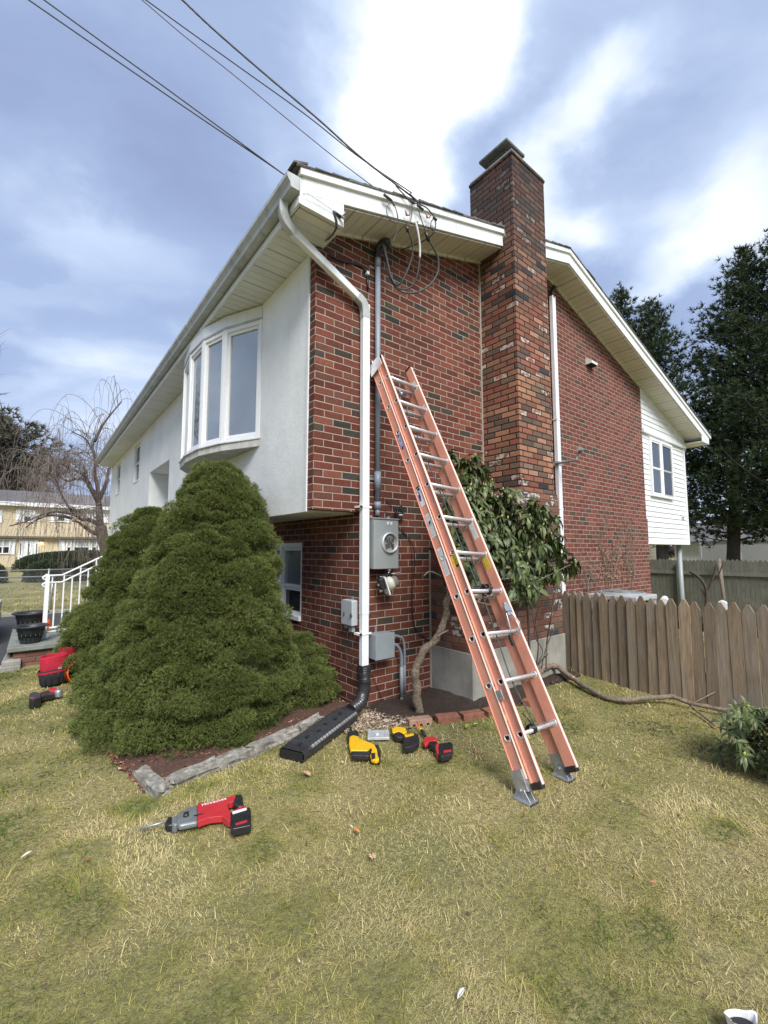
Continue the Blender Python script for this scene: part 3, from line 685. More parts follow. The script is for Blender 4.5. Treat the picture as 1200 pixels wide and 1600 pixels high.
# meter socket
mt0 = thing('meter_box', 'grey electric meter box with an open round glassed socket, no meter fitted', 'meter box', (.225, 0, .09))
bx0, bx1, bz0, bz1, by = .082, .378, -.145, .327, -.115
mb = MB(); mb.box(bx0, bx1, by, -.002, bz0, bz1); mb.build('enclosure', M['grey_box'], mt0, .006)
mb = MB(); mb.prism([(bx0-.004, -.002, bz1), (bx0-.004, by-.01, bz1-.006), (bx0-.004, by-.01, bz1+.004), (bx0-.004, -.002, bz1+.016)], (bx1-bx0+.008, 0, 0)); mb.box(bx0+.02, bx0+.05, -.02, -.002, bz1+.01, bz1+.03); mb.box(bx1-.06, bx1-.03, -.02, -.002, bz1+.01, bz1+.03); mb.build('hood', M['grey_box'], mt0, .002)
gc = Vector((.262, by, .100)); AX = ((1, 0, 0), (0, 0, 1), (0, -1, 0))
MB().lathe(gc, [(.078, -.002), (.098, -.002), (.099, .012), (.094, .024), (.086, .026), (.083, .018), (.083, -.03)], 40, ax=AX).build('socket_ring', M['alu'], mt0)
MB().lathe(gc, [(.0, -.052), (.083, -.052), (.083, .0)], 32, ax=AX).build('socket_well', M['dark'], mt0)
mb = MB()
for sx in (-1, 1):
    for sz in (-1, 1): mb.box(gc.x+sx*.042-.007, gc.x+sx*.042+.007, by-.012, by+.03, gc.z+sz*.034-.022, gc.z+sz*.034+.022)
mb.box(gc.x-.012, gc.x+.012, by-.004, by+.03, gc.z-.05, gc.z+.05); mb.tube([(gc.x-.03, by-.01, gc.z+.05), (gc.x-.02, by-.012, gc.z), (gc.x-.035, by-.01, gc.z-.055)], .006, 6)
mb.tube([(gc.x+.03, by-.01, gc.z+.055), (gc.x+.015, by-.014, gc.z+.01), (gc.x+.03, by-.01, gc.z-.05)], .006, 6); mb.build('terminal_jaw', plain('dull_dark_metal', (.13, .13, .13), .6, metal=.4), mt0)
MB().box(gc.x-.03, gc.x+.035, by-.0035, by-.0005, bz1-.055, bz1-.030).build('maker_label', M['sticker'], mt0)
MB().box(gc.x-.004, gc.x+.008, by-.0045, by-.0035, bz1-.05, bz1-.036).build('label_mark', M['blue_ink'], mt0)
MB().tube([(gc.x+.02, by+.03, bz0-.001), (gc.x+.02, by+.03, bz0-.02)], .022, 14).build('hub', M['steel'], mt0)
# old scar on the brick where the previous box hung
# hanging meter
hm = thing('loose_meter', 'old round glass electric meter dangling tilted on its bracket under the meter box', 'meter', (.30, -.12, -.25))
c = at(607, 915, 1, -.15); tx = Vector((.80, -.60, .0)).normalized(); dn = Vector((-.35, -.12, -.93)).normalized(); nn = tx.cross(dn).normalized()
axm = Vector((.90, -.28, .32)).normalized()        # axis the meter faces
e1_ = axm.cross(Vector((0, 0, 1))).normalized(); e2_ = axm.cross(e1_)
cc = at(604, 914, 1, -.13)
MB().lathe(cc, [(.0, .0), (.066, .0), (.066, .05), (.060, .062), (.0, .062)], 28, ax=(e1_, e2_, axm)).build('body', M['cream'], hm)
MB().lathe(cc, [(.056, .062), (.055, .10), (.050, .108), (.0, .108)], 28, ax=(e1_, e2_, axm)).build('glass_dome', glassm('meter_dome', (.20, .20, .17), 1.6), hm)
MB().obox(cc - axm*.014, (e1_, e2_, axm), (.13, .175, .012)).build('back_plate', M['white_pl'], hm, .003)
mb = MB(); mb.obox(cc - axm*.045 - e2_*.03, (e1_, e2_, axm), (.085, .10, .045)); mb.build('terminal_block', M['black'], hm, .004)
mb = MB()
for s in (-1, 1): mb.obox(cc - axm*.07 + e2_*(s*.03), (e1_, e2_, axm), (.02, .02, .03))
mb.build('blade', M['steel'], hm)
q0 = Vector((gc.x+.02, by+.03, bz0-.02))
MB().tube(bez([q0, q0+Vector((.004, -.01, -.03)), (cc-axm*.03)+Vector((0, 0, .09)), cc-axm*.03+Vector((0, 0, .06))], 5), .014, 8).build('hanger_strap', M['black'], hm)
mb = MB(); rr = .018; cen = q0+Vector((0, -.012, -.026)); mb.tube([cen+Vector((rr*math.cos(a), 0, rr*math.sin(a))) for a in np.linspace(0, 2*math.pi, 17)], .004, 6, cap=False)
mb.tube([cen+Vector((.01, -.01, .0)), cen+Vector((.05, -.02, .002)), cen+Vector((.11, -.02, .01))], .004, 6); mb.build('seal_ring', M['alu'], hm)
# junction box with two conduits into the soil
jb = thing('junction_box', 'square blue grey junction box low on the brick with two pipes curving into the soil', 'junction box', (.18, 0, -.85))
x0, x1, z0, z1, yb_ = .085, .30, -.955, -.735, -.13
MB().box(x0, x1, yb_, -.002, z0, z1).build('enclosure', M['grey_box2'], jb, .004)
MB().box(x0-.004, x1+.004, yb_-.012, yb_-.001, z0-.004, z1+.004).build('cover', M['grey_box2'], jb, .003)
MB().box(.175, .20, -.006, -.001, z1, z1+.055).build('mount_tab', M['steel'], jb)
for k, (zz, yy, xo) in enumerate(((-.78, -.05, .505), (-.86, -.075, .445))):
    pts = bez([(x1-.01, yy, zz), (x1+.05, yy, zz), (xo-.04, yy, zz-.035), (xo-.005, yy, zz-.11), (xo, yy, zz-.22), (xo, yy, -1.36), (xo, yy, -1.5)], 6)
    pj = MB().tube(pts, .0165 if k else .0125, 12).build('conduit', M['pvc'], jb)
    MB().tube([(xo, yy, -1.08), (xo, yy, -1.36)], .0185 if k else .0135, 12).build('sleeve', M['grey_box'] if k else M['pvc'], pj)
# phone box on the front wall
nb = thing('phone_box', 'small pale grey telephone interface box on the lower front wall left of the downspout', 'phone box', (0, .10, -.53))
MB().prism([(-.07, .02, -.66), (-.07, .19, -.66), (-.07, .20, -.65), (-.07, .20, -.45), (-.07, .18, -.43), (-.07, .03, -.43), (-.07, .02, -.44)], (.068, 0, 0)).build('housing', plain('light_grey_plastic', (.38, .41, .43), .45, var=.05), nb, .006)
for a_ in ((-.04, -.01, .14, .19, -.70, -.661), (-.045, -.01, .05, .11, -.72, -.661)): MB().box(*a_).build('cable_entry', M['grey_box'], nb, .003)
MB().box(-.02, -.004, .08, .105, -.43, -.40).build('mount_tab', M['steel'], nb)
MB().tube([(-.075, .145, -.545), (-.079, .135, -.56), (-.075, .145, -.575)], .005, 6).tube([(-.072, .03, -.55), (-.085, .025, -.56), (-.072, .012, -.57)], .008, 6).build('latch', M['black'], nb)
wp = bez([(-.02, .08, -.71), (-.03, .10, -.80), (-.03, .16, -.90), (-.02, .15, -1.0), (-.02, .08, -1.02), (-.02, .02, -.96)], 6)
MB().tube(wp, .003, 6).tube([q+Vector((0, .02, .01)) for q in wp], .0025, 6).build('wire', M['cable'], nb)
# small wall bracket clips
cl = thing('cable_ground_clip', 'black grounding lead with a small white clip on the brick left of the conduit', 'cable', (.05, -.01, 2.4))
pts = [at(*q, 1, -.012) for q in ((520, 402), (540, 409), (563, 415), (572, 425))]
MB().tube(bez(pts, 5), .011, 8).build('lead', M['black'], cl)
pa, pb = at(574, 432, 1, -.015), at(575, 452, 1, -.015)
MB().tube([pa, pb], .011, 8).build('drop_tube', M['black'], cl); MB().obox(at(574, 427, 1, -.018), ((1, 0, 0), (0, 1, 0), (0, 0, 1)), (.03, .03, .03)).build('clip', M['white_pl'], cl)
# antenna-like arm by the rear downspout
ar = thing('mounting_arm', 'grey bent metal arm sticking out of the wall beside the rear downspout', 'bracket', tuple(at(872, 723, 1, -.05)))
a0, a1, a2 = at(870, 724, 1, -.06), at(898, 719, 1, -.35), at(906, 707, 1, -.40)
MB().tube(bez([Vector((3.44, -.03, a0.z)), a0, a1, a1+(a2-a1)*.4, a2], 5), .016, 10).build('arm', M['grey_box'], ar)
MB().tube([a2, a2+Vector((-.02, -.03, .03)), a2+Vector((-.09, -.05, .035))], .027, 10).build('end_fitting', M['grey_box'], ar)
MB().box(3.39, 3.50, -.085, -.0, a0.z-.03, a0.z+.03).build('wall_plate', M['grey_box'], ar)
# loose black coax coil and its run down the wall
cx = thing('black_coax_cable', 'thin black coaxial cable coiled beside the meter box and running down the brick', 'cable', tuple(at(623, 805, 1, -.01)))
cc2 = at(623, 802, 1, -.02); mb = MB(); pts = []
for i in range(120):
    a = i/120*2*math.pi*5; r = .055+.02*math.sin(i*.31)+.012*math.sin(i*.11)
    pts.append(cc2+Vector((r*math.cos(a)*.8, -.004-.01*abs(math.sin(i*.2)), r*math.sin(a)*(1.0+.2*math.sin(i*.07)))))
mb.tube(pts, .0035, 6); mb.build('coil', M['black'], cx)
MB().tube(bez([at(*q, 1, -.01) for q in ((598, 777), (606, 786), (618, 798), (622, 822), (640, 842), (648, 866), (646, 905), (644, 940), (647, 975), (655, 988), (672, 1003))], 6), .0032, 6).tube(bez([at(*q, 1, -.012) for q in ((600, 795), (610, 812), (630, 832), (641, 850), (644, 880), (643, 930), (646, 976), (660, 996), (690, 1008))], 6), .0028, 6).build('run', M['black'], cx)
MB().tube(bez([at(*q, 1, -.02) for q in ((580, 1052), (585, 1062), (592, 1078), (598, 1096))], 4), .003, 6).build('stub', M['black'], cx)
MB().tube([cc2+Vector((-.02, -.03, -.02)), cc2+Vector((.03, -.03, -.018))], .006, 6).build('tie', M['white_pl'], cx)
# ================================================================= extension ladder
lad = thing('extension_ladder', 'tall coral fibreglass extension ladder with aluminium rungs leaning on the brick wall', 'ladder', (.16, -1.70, G))
F0 = Vector((-.070, -1.735, G+.015)); T0 = Vector((.10, -.055, 1.765))          # rear rail of the base section, foot and top (left rail)
LU = (T0-F0).normalized(); LX = (Vector((1, .02, 0)) - LU*Vector((1, .02, 0)).dot(LU)).normalized(); LN = LX.cross(LU)
if LN.y > 0: LN = -LN                                                          # LN points to the climber
LL = (T0-F0).length; WB = .388
def LP(u, x, n): return F0 + LU*u + LX*x + LN*n
def lbox(mb, u0, u1, x0, x1, n0, n1, mi=0): mb.obox(LP((u0+u1)/2, (x0+x1)/2, (n0+n1)/2), (LX, LU, LN), (abs(x1-x0), abs(u1-u0), abs(n1-n0)), mi)
def section(u0, u1, x0, x1, n0, dep, fl):
    for s, xr in ((-1, x0), (1, x1)):
        mb = MB(); t = .006
        lbox(mb, u0, u1, xr, xr+s*t, n0, n0+dep)
        lbox(mb, u0, u1, xr+s*t, xr+s*fl, n0, n0+t)
        lbox(mb, u0, u1, xr+s*t, xr+s*fl, n0+dep-t, n0+dep+.0, 1)
        mb.build('rail', [M['coral'], M['coral_lit_edge']], lad, .0015)
    us = np.arange(.30, u1-.06, .305)
    for u in us:
        if u < u0+.1: continue
        mb = MB(); c = n0+dep*.55
        ring = [(.019*math.cos(a), .0185*math.sin(a)*(1 if math.sin(a) < 0 else .55)) for a in np.linspace(0, 2*math.pi, 16, endpoint=False)]
        vs = []
        for x in (x0-.004, x1+.004):
            for a, b in ring: vs.append(LP(u+b*0.9, x, c+a))
        n = 16; mb.add(vs, [(i, (i+1) % n, n+(i+1) % n, n+i) for i in range(n)] + [tuple(range(n))[::-1], tuple(range(n, 2*n))], 0, True)
        for s, xr in ((-1, x0), (1, x1)):                       # swaged collars, D shaped
            for sgn in (1, -1):
                w0 = xr+s*(.006 if sgn > 0 else 0); w1 = w0+s*sgn*.004; vv = []
                for k, (xx, rr) in enumerate(((w0, .028), (w1, .024), (w1, .017), (w0, .017))):
                    for a in np.linspace(0, 2*math.pi, 18, endpoint=False):
                        bb = math.sin(a); vv.append(LP(u+rr*(bb if bb < .55 else .55), xx, c+rr*math.cos(a)))
                m_ = 18; mb.add(vv, [(k*m_+i, k*m_+(i+1) % m_, (k+1)*m_+(i+1) % m_, (k+1)*m_+i) for k in range(3) for i in range(m_)], 0, True)
        ro = mb.build('rung', M['alu'], lad)
        for xx in (x0-.0045-.0015, x1+.0045+.0015):
            mb = MB(); mb.add([LP(u+.0155*(math.sin(a) if math.sin(a) < .55 else .55), xx, c+.0155*math.cos(a)) for a in np.linspace(0, 2*math.pi, 18, endpoint=False)], [tuple(range(18))])
            mb.build('rung_hollow', M['dark'], ro)
section(.075, LL, 0, WB, 0, .085, .013)                                  # base section
FX0, FX1, FN = .020, WB-.020, .092
section(.035, LL+.03, FX0, FX1, FN, .080, .023)                             # fly section, nested in front
# feet
for s, xr in ((-1, 0), (1, WB)):
    f = MB(); lbox(f, .015, .13, xr-.010*0-s*.003, xr+s*.03, -.006, .080); fo = f.build('foot', M['steel'], lad, .003)
    base = LP(.03, xr+s*.012, .035); fx = Vector((1, 0, 0))
    mb = MB()
    for o in (-.022, .022):
        b = base + fx*o
        mb.prism([Vector((b.x, b.y-.062, G+.012)), Vector((b.x, b.y+.05, G+.012)), Vector((b.x, b.y+.024, G+.068)), Vector((b.x, b.y-.018, G+.068))], (.004, 0, 0))
    mb.box(base.x-.045, base.x+.045, base.y-.066, base.y+.054, G+.006, G+.014)
    mb.tube([(base.x-.035, base.y, G+.06), (base.x+.035, base.y, G+.06)], .007, 8); mb.build('shoe_plate', M['steel'], fo, .002)
    MB().box(base.x-.04, base.x+.04, base.y-.075, base.y+.06, G-.004, G+.006).build('rubber_pad', M['rubber'], fo)
for xr, s in ((FX0, -1), (FX1, 1)):
    mb = MB(); lbox(mb, .015, .05, xr-s*.004, xr+s*.029, FN-.003, FN+.073); mb.build('rail_end_cap', M['black'], lad, .002)
    mb = MB(); lbox(mb, LL+.028, LL+.05, xr-s*.004, xr+s*.020, FN-.001, FN+.071); lbox(mb, LL-.01, LL+.01, xr, xr+s*.024, -.0, .002)
    mb.build('top_cap', M['black'], lad, .002)
mb = MB(); lbox(mb, LL-.10, LL+.02, -.033, -.028, -.01, .165); lbox(mb, LL-.03, LL+.05, -.033, .03, .055, .062); lbox(mb, LL+.0, LL+.045, -.02, .03, -.005, .10); mb.build('guide_bracket', M['alu'], lad, .002)
mb = MB(); lbox(mb, LL-.07, LL-.01, WB-.02, WB+.02, .157, .163); lbox(mb, LL-.03, LL-.02, WB-.01, WB+.025, .16, .175); mb.build('guide_bracket', M['steel'], lad, .002)
mb = MB(); lbox(mb, .50, .56, FX0-.032, FX0-.02, .075, .13); mb.build('guide_clip', M['steel'], lad, .002)
# rung lock on the right rail
ur = .30+.305*2
mb = MB(); lbox(mb, ur+.10, ur+.20, WB-.075, WB-.035, .16, .175); lbox(mb, ur+.13, ur+.17, WB-.10, WB-.03, .175, .185)
mb.tube([LP(ur+.12, WB-.05, .18), LP(ur+.04, WB-.03, .20), LP(ur-.01, WB-.035, .19), LP(ur-.05, WB-.05, .16)], .005, 6)
mb.tube([LP(ur+.12, WB-.09, .17), LP(ur+.02, WB-.10, .16), LP(ur-.005, WB-.10, .15)], .006, 6); mb.build('rung_lock', M['steel'], lad, .002)
mb = MB(); lbox(mb, ur-.10, ur-.03, WB-.11, WB-.095, .12, .14); mb.build('lock_tip', M['black'], lad, .003)
# rope, tied to rungs
rp = [LP(LL-.34, .14, .10), LP(LL-.6, .15, .10), LP(2.2, .19, .09), LP(1.6, .20, .09), LP(1.25, .21, .09), LP(1.21, .21, .125)]
MB().tube(bez(rp, 6), .0042, 6).tube(bez([LP(2.25, .20, .10), LP(1.7, .25, .10), LP(1.25, .24, .10)], 5), .0042, 6).tube(bez([LP(1.2, .22, .09), LP(.9, .19, .10), LP(.6, .17, .10), LP(.33, .13, .17)], 5), .0042, 6).build('rope', M['cable'], lad)
mb = MB()
for k in range(7):
    a0 = random.uniform(0, 6); cq = LP(1.225+random.uniform(-.012, .012), .20+k*.011, .125)
    mb.tube([cq + LU*(.03*math.cos(a0+a)) + LN*(.032*math.sin(a0+a)) + LX*(.004*a) for a in np.linspace(0, 6.0, 13)], .0048, 6, cap=False)
cq = LP(1.225, .17, .12); mb.tube([cq+LX*(.05*math.cos(a))+LU*(.018*math.sin(a)+.015) for a in np.linspace(0, 6.2, 16)], .005, 6); mb.build('rope_knot', M['black'], lad)
mb = MB()
for k in range(4):
    cq = LP(.305, .12+k*.010, .125); mb.tube([cq + LU*(.026*math.cos(a)) + LN*(.034*math.sin(a)) + LX*(.003*a) for a in np.linspace(0, 6.0, 13)], .0048, 6, cap=False)
mb.tube(bez([LP(.33, .12, .16), LP(.36, .09, .17), LP(.40, .085, .15)], 4), .0045, 6); mb.build('rope_knot', M['black'], lad)
mb = MB(); pc = LP(LL-.38, .14, .115)
mb.lathe(pc, [(.0, -.008), (.022, -.008), (.018, 0), (.022, .008), (0, .008)], 16, ax=(LU, LN, LX)); mb.obox(pc+LU*.03, (LX, LU, LN), (.02, .06, .004)); mb.build('pulley', M['steel'], lad)
# stickers on the outer faces of the left rails
def sticker(u0, u1, xf, n0, n1, mt, ink=None, words=None, nm='warning_label', lines=0):
    mb = MB(); lbox(mb, u0, u1, xf-.0012, xf, n0, n1); so = mb.build(nm, mt, lad)
    k = MB(); any_ = False
    if lines:
        for i in range(lines):
            a = n0+(n1-n0)*(.15+.7*i/(lines-1)); u = u0+.012
            while u < u1-.015:
                L = random.uniform(.006, .022); lbox(k, u, min(u+L, u1-.01), xf-.0022, xf-.0012, a-.0013, a+.0013); u += L+.004
        any_ = True
    if any_: k.build('print', ink, so)
    if words:
        for (tx_, uu, nn_, sz, mm) in words: text('lettering', tx_, LP(uu, xf-.002, nn_), (-LU, -LN if False else LN, -LX), sz, mm, so)
    return so
O0 = -.006; O1 = FX0-.006
BL = .006; 
def arrow_label(u0, u1):
    mb = MB(); n0, n1 = .018, .058; mb.prism([LP(u1, O0-.0004, .038), LP(u1-.035, O0-.0004, n1), LP(u0+.035, O0-.0004, n1), LP(u0, O0-.0004, .038), LP(u0+.035, O0-.0004, n0), LP(u1-.035, O0-.0004, n0)], -LX*.0012); so = mb.build('maker_label', M['blue_ink'], lad)
    mb = MB(); mb.prism([LP(u1-.03, O0-.0018, n1-.005), LP(u0+.03, O0-.0018, n1-.005), LP(u0+.03, O0-.0018, n0+.005), LP(u1-.03, O0-.0018, n0+.005)], -LX*.0006); mb.build('label_field', M['sticker'], so)
    text('lettering', 'WERNER', LP((u0+u1)/2, O0-.003, .038), (-LU, LN*1, -LX), .030, M['blue_ink'], so)
arrow_label(2.55, 2.72)
sticker(1.98, 2.14, O0, .016, .062, M['sticker'], words=None)
mb = MB(); lbox(mb, 2.03, 2.09, O0-.0022, O0-.0012, .022, .040); lbox(mb, 2.05, 2.11, O0-.0022, O0-.0012, .036, .046); mb.build('label_mark', M['blue_ink'], lad)
mb = MB(); lbox(mb, 2.12, 2.16, O0-.0024, O0-.0012, .03, .06); mb.build('label_mark', M['black_ink'], lad)
sticker(1.70, 1.90, O0, .014, .062, M['sticker'], M['sticker_ink'], lines=5)
sticker(1.38, 1.60, O0, .014, .060, M['sticker'], M['sticker_ink'], lines=5)
mb = MB(); lbox(mb, 1.80, 1.835, O0-.003, O0-.0024, .03, .05); mb.build('label_mark', M['black_ink'], lad)
sticker(1.40, 1.52, O1, FN+.012, FN+.060, M['yellow_st'], M['black_ink'], words=[('CAUTION', 1.46, FN+.036, .026, M['black_ink'])])
mb = MB(); lbox(mb, 1.405, 1.42, O1-.0022, O1-.0012, FN+.03, FN+.058); lbox(mb, 1.50, 1.515, O1-.0022, O1-.0012, FN+.014, FN+.04); mb.build('label_mark', M['black_ink'], lad)
def sticker_r(u0, u1, mt, ink, lines=4, n0=FN+.012, n1=FN+.058):
    xf = FX1-.0002; mb = MB(); lbox(mb, u0, u1, xf-.0012, xf, n0, n1); so = mb.build('warning_label', mt, lad); k = MB()
    for i in range(lines):
        a = n0+(n1-n0)*(.15+.7*i/(lines-1)); u = u0+.008
        while u < u1-.012: L = random.uniform(.006, .02); lbox(k, u, min(u+L, u1-.006), xf-.0022, xf-.0012, a-.0012, a+.0012); u += L+.004
    k.build('print', ink, so)
sticker_r(1.66, 1.80, M['sticker'], M['sticker_ink']); sticker_r(1.40, 1.51, M['yellow_st'], M['black_ink'], 3); sticker_r(LL-.26, LL-.15, M['sticker'], M['sticker_ink']); sticker_r(LL-.55, LL-.47, M['sticker'], M['black_ink'], 3)

# ================================================================= overhead lines
def sag(a, b, s, n=24): return [a.lerp(b, i/n) - Vector((0, 0, 4*s*(i/n)*(1-i/n))) for i in range(n+1)]
def through(px, py, t): return CAM + (FW + RT*((px-600)/FPX) - UP*((py-800)/FPX))*t
# tap lines to the clip on the eave return
A0 = at(538, 343, 1, YR-.03)
la = thing('phone_drop_line', 'pair of thin dark lines from the upper left to a clamp on the eave corner', 'overhead line', tuple(A0))
def img_line(start, pxs, t1):
    t0 = (start-CAM).dot(FW); L = [0]; q0 = None
    prev = None; out = [start]; al = []; acc = 0
    for q in pxs:
        if prev: acc += math.hypot(q[0]-prev[0], q[1]-prev[1])
        al.append(acc); prev = q
    for q, s_ in zip(pxs[1:], al[1:]): u = s_/acc; out.append(through(q[0], q[1], 1/((1-u)/t0+u/t1)))
    d_ = (out[-1]-out[-2]).normalized(); q_ = out[-1]; out += [q_+d_*k+Vector((0, 0, .004*k*k)) for k in (.5, 1.1, 2, 3.2, 4.6, 6)]; return out
for tp_, dz in ((45, 0), (69, .012)):
    MB().tube(bez(img_line(A0+Vector((0, 0, dz)), [(538, 343), (444, 273), (344+(tp_-45)*.3, 205), (244+(tp_-45)*.6, 137), (145+(tp_-45)*.8, 69), (tp_, 0)], 3.25), 8), .0055, 6).build('strand', M['cable'], la)
mb = MB(); d_ = (A0-through(45, 0, 3.25)).normalized(); mb.tube([A0-d_*.16, A0-d_*.03], .013, 8); mb.tube([A0-d_*.19, A0-d_*.12], .008, 8); mb.build('wedge_clamp', M['black'], la)
mb = MB(); h = at(534, 339, 1, YR-.02); mb.tube([h, h+Vector((0, -.03, .0)), h+Vector((.01, -.035, .03))], .005, 6); mb.tube([h+Vector((.0, -.02, .0)), h+Vector((-.02, -.03, -.015)), h+Vector((.0, -.02, -.03)), h+Vector((.015, -.02, -.01))], .005, 6); mb.build('hook', M['steel'], la)
tail = bez([at(520, 330, 1, YR-.06), at(525, 350, 1, YR-.04), at(522, 362, 1, YR+.02), at(512, 374, 1, -.15), at(502, 381, 1, -.02), at(519, 401, 1, -.012)], 6)
MB().tube(tail, .006, 6).tube([q+Vector((.012, .0, .01)) for q in tail], .005, 6).build('tail', M['cable'], la)
MB().tube([at(474, 304, 1, YR-.02), at(480, 302, 1, YR-.03), at(500, 315, 1, YR-.02), at(533, 338, 1, YR-.012)], .002, 5).build('guy_wire', M['steel'], la)
# thin reddish phone line to the rake
B0 = at(612, 313, 1, YR-.03)
lb = thing('thin_reddish_line', 'single thin reddish line running to a wrapped splice on the rake board', 'overhead line', tuple(B0))
MB().tube(bez(img_line(B0, [(605, 309), (528, 250), (444, 182), (360, 113), (290, 58), (222, 0)], 3.7), 6), .004, 6).build('strand', M['cable_red'], lb)
pts = [B0+Vector((-.06, 0, .03))]; MB().tube([at(600, 304, 1, YR-.05), at(612, 314, 1, YR-.04)], .013, 8).tube(bez([at(610, 312, 1, YR-.04), at(614, 318, 1, YR-.04), at(616, 322, 1, YR-.04)], 3), .008, 6).build('splice_wrap', M['cable'], lb)
lp = bez([at(*q, 1, YR-.045) for q in ((612, 313), (604, 325), (606, 338), (613, 347), (620, 348), (622, 340), (618, 325), (612, 315), (617, 322), (621, 340), (620, 362), (613, 380))], 5)
MB().tube(lp, .0035, 6).tube(bez([at(613, 380, 1, YR-.045), at(608, 388, 1, -.10), at(603, 396, 1, -.05)], 4), .0035, 6).build('loop', M['cable'], lb)
# heavy triplex service drop
C0 = at(650, 312, 1, YR-.05)
lc = thing('service_drop_cable', 'thick twisted service cable running from the top of the picture to the rake board', 'overhead cable', tuple(C0))
cl_ = bez(img_line(C0, [(650, 312), (564, 246), (498, 187), (420, 121), (336, 48), (285, 0)], 3.8), 14)
for k in range(2):
    tw = []
    for i, q in enumerate(cl_):
        a = i*.95+k*math.pi; tw.append(q+Vector((.006*math.cos(a), .003*math.sin(a), .006*math.sin(a))))
    MB().tube(tw, .0075, 6).build('conductor', M['cable'], lc)
MB().tube(bez(img_line(C0+Vector((-.05, 0, .04)), [(640, 306), (558, 243), (480, 181), (384, 112), (300, 52), (228, 0)], 3.9), 8), .0055, 6).build('messenger', M['cable'], lc)
br = bez([at(*q, 1, YR-.06) for q in ((640, 302), (655, 318), (668, 326), (680, 341))], 5)
MB().tube(br, .006, 6).tube(bez([at(*q, 1, YR-.05) for q in ((618, 290), (632, 305), (642, 316), (652, 318))], 4), .006, 6).build('tension_tail', M['cable'], lc)
for q in ((642, 314), (652, 320), (656, 324), (677, 340)): mb = MB(); mb.tube([at(*q, 1, YR-.05), at(q[0]+5, q[1]+4, 1, YR-.05)], .013, 7); mb.build('clamp', M['cable'], lc)
mb = MB(); lp = bez([at(*q, 1, YR-.05) for q in ((680, 341), (674, 346), (673, 356), (677, 360), (681, 350), (679, 343))], 4); mb.tube(lp, .005, 6)
mb.tube(bez([at(680, 345, 1, YR-.05), at(680, 357, 1, YR-.05), at(672, 370, 1, YR), at(650, 382, 1, -.15), at(628, 390, 1, -.03)], 5), .006, 6); mb.build('hook_loop', M['black'], lc)
mb = MB()
for q in ((636, 336), (668, 340)):
    a = at(*q, 1, YR-.03); mb.tube([a, a+Vector((-.03, -.01, .02)), a+Vector((-.02, -.01, -.02)), a+Vector((.01, -.02, -.01)), a+Vector((.03, -.01, .03))], .006, 6)
mb.build('rusty_hook', M['copper'], lc)
MB().obox(at(651, 343, 1, YR-.006), ((1, 0, 0), (0, 1, 0), (0, 0, 1)), (.035, .02, .05)).build('insulator_plate', M['white_pl'], lc)
PX, PY, PZ = cl_[-1]
pole = thing('utility_pole', 'tall wooden utility pole across the drive that carries the lines', 'utility pole', (PX, PY, G))
MB().tube([(PX, PY, G-.3), (PX, PY, PZ+.5)], [.16, .11], 14).build('shaft', M['bark'], pole)
MB().obox((PX, PY, PZ+.05), ((.35, .93, 0), (-.93, .35, 0), (0, 0, 1)), (2.2, .1, .12)).build('crossarm', M['bark'], pole)
# drip loops from the weatherhead
def loop(nm, lab, pxs, depths, r, mt, extra=None):
    t = thing(nm, lab, 'cable', tuple(at(*pxs[0], 1, depths[0])))
    pts = bez([at(*q, 1, d) for q, d in zip(pxs, depths)], 6)
    MB().tube(pts, r, 7).build('conductor', mt, t); return t
l1 = loop('drip_loop_cable', 'shortest black drip loop from the weatherhead, spliced below the rusty hook', [(598, 380), (604, 405), (611, 432), (620, 445), (630, 437), (642, 408), (645, 385), (640, 366), (636, 358)], [-.16, -.16, -.18, -.22, -.28, -.34, -.38, -.40, -.40], .0085, M['cable'])
MB().tube([at(637, 362, 1, -.40), at(635, 353, 1, -.40)], .014, 8).build('splice', M['black'], l1); MB().tube(bez([at(637, 353, 1, -.40), at(642, 342, 1, -.40), at(644, 325, 1, -.40), at(643, 315, 1, -.40)], 4), .005, 6).build('lead', M['cable'], l1)
l2 = loop('drip_loop_cable', 'middle drip loop whose upper end is bare pale grey cable', [(600, 380), (607, 415), (613, 440), (627, 452), (643, 448), (652, 430), (656, 402)], [-.15, -.15, -.18, -.22, -.28, -.34, -.38], .0085, M['cable'])
MB().tube(bez([at(656, 404, 1, -.38), at(656, 385, 1, -.39), at(653, 362, 1, -.40), at(649, 346, 1, -.385)], 5), .0105, 8).build('bare_end', M['cable_pale'], l2)
l3 = loop('drip_loop_cable', 'widest black drip loop swinging right to a dark taped splice', [(602, 382), (603, 410), (612, 440), (628, 456), (650, 457), (672, 445), (684, 425), (684, 403), (676, 385), (669, 374)], [-.14, -.14, -.17, -.22, -.28, -.34, -.38, -.40, -.41, -.41], .0095, M['cable'])
MB().tube([at(670, 377, 1, -.41), at(665, 362, 1, -.41)], .017, 8).build('splice', M['black'], l3); MB().tube(bez([at(665, 362, 1, -.41), at(658, 342, 1, -.41), at(652, 324, 1, -.41)], 4), .005, 6).build('lead', M['cable'], l3)

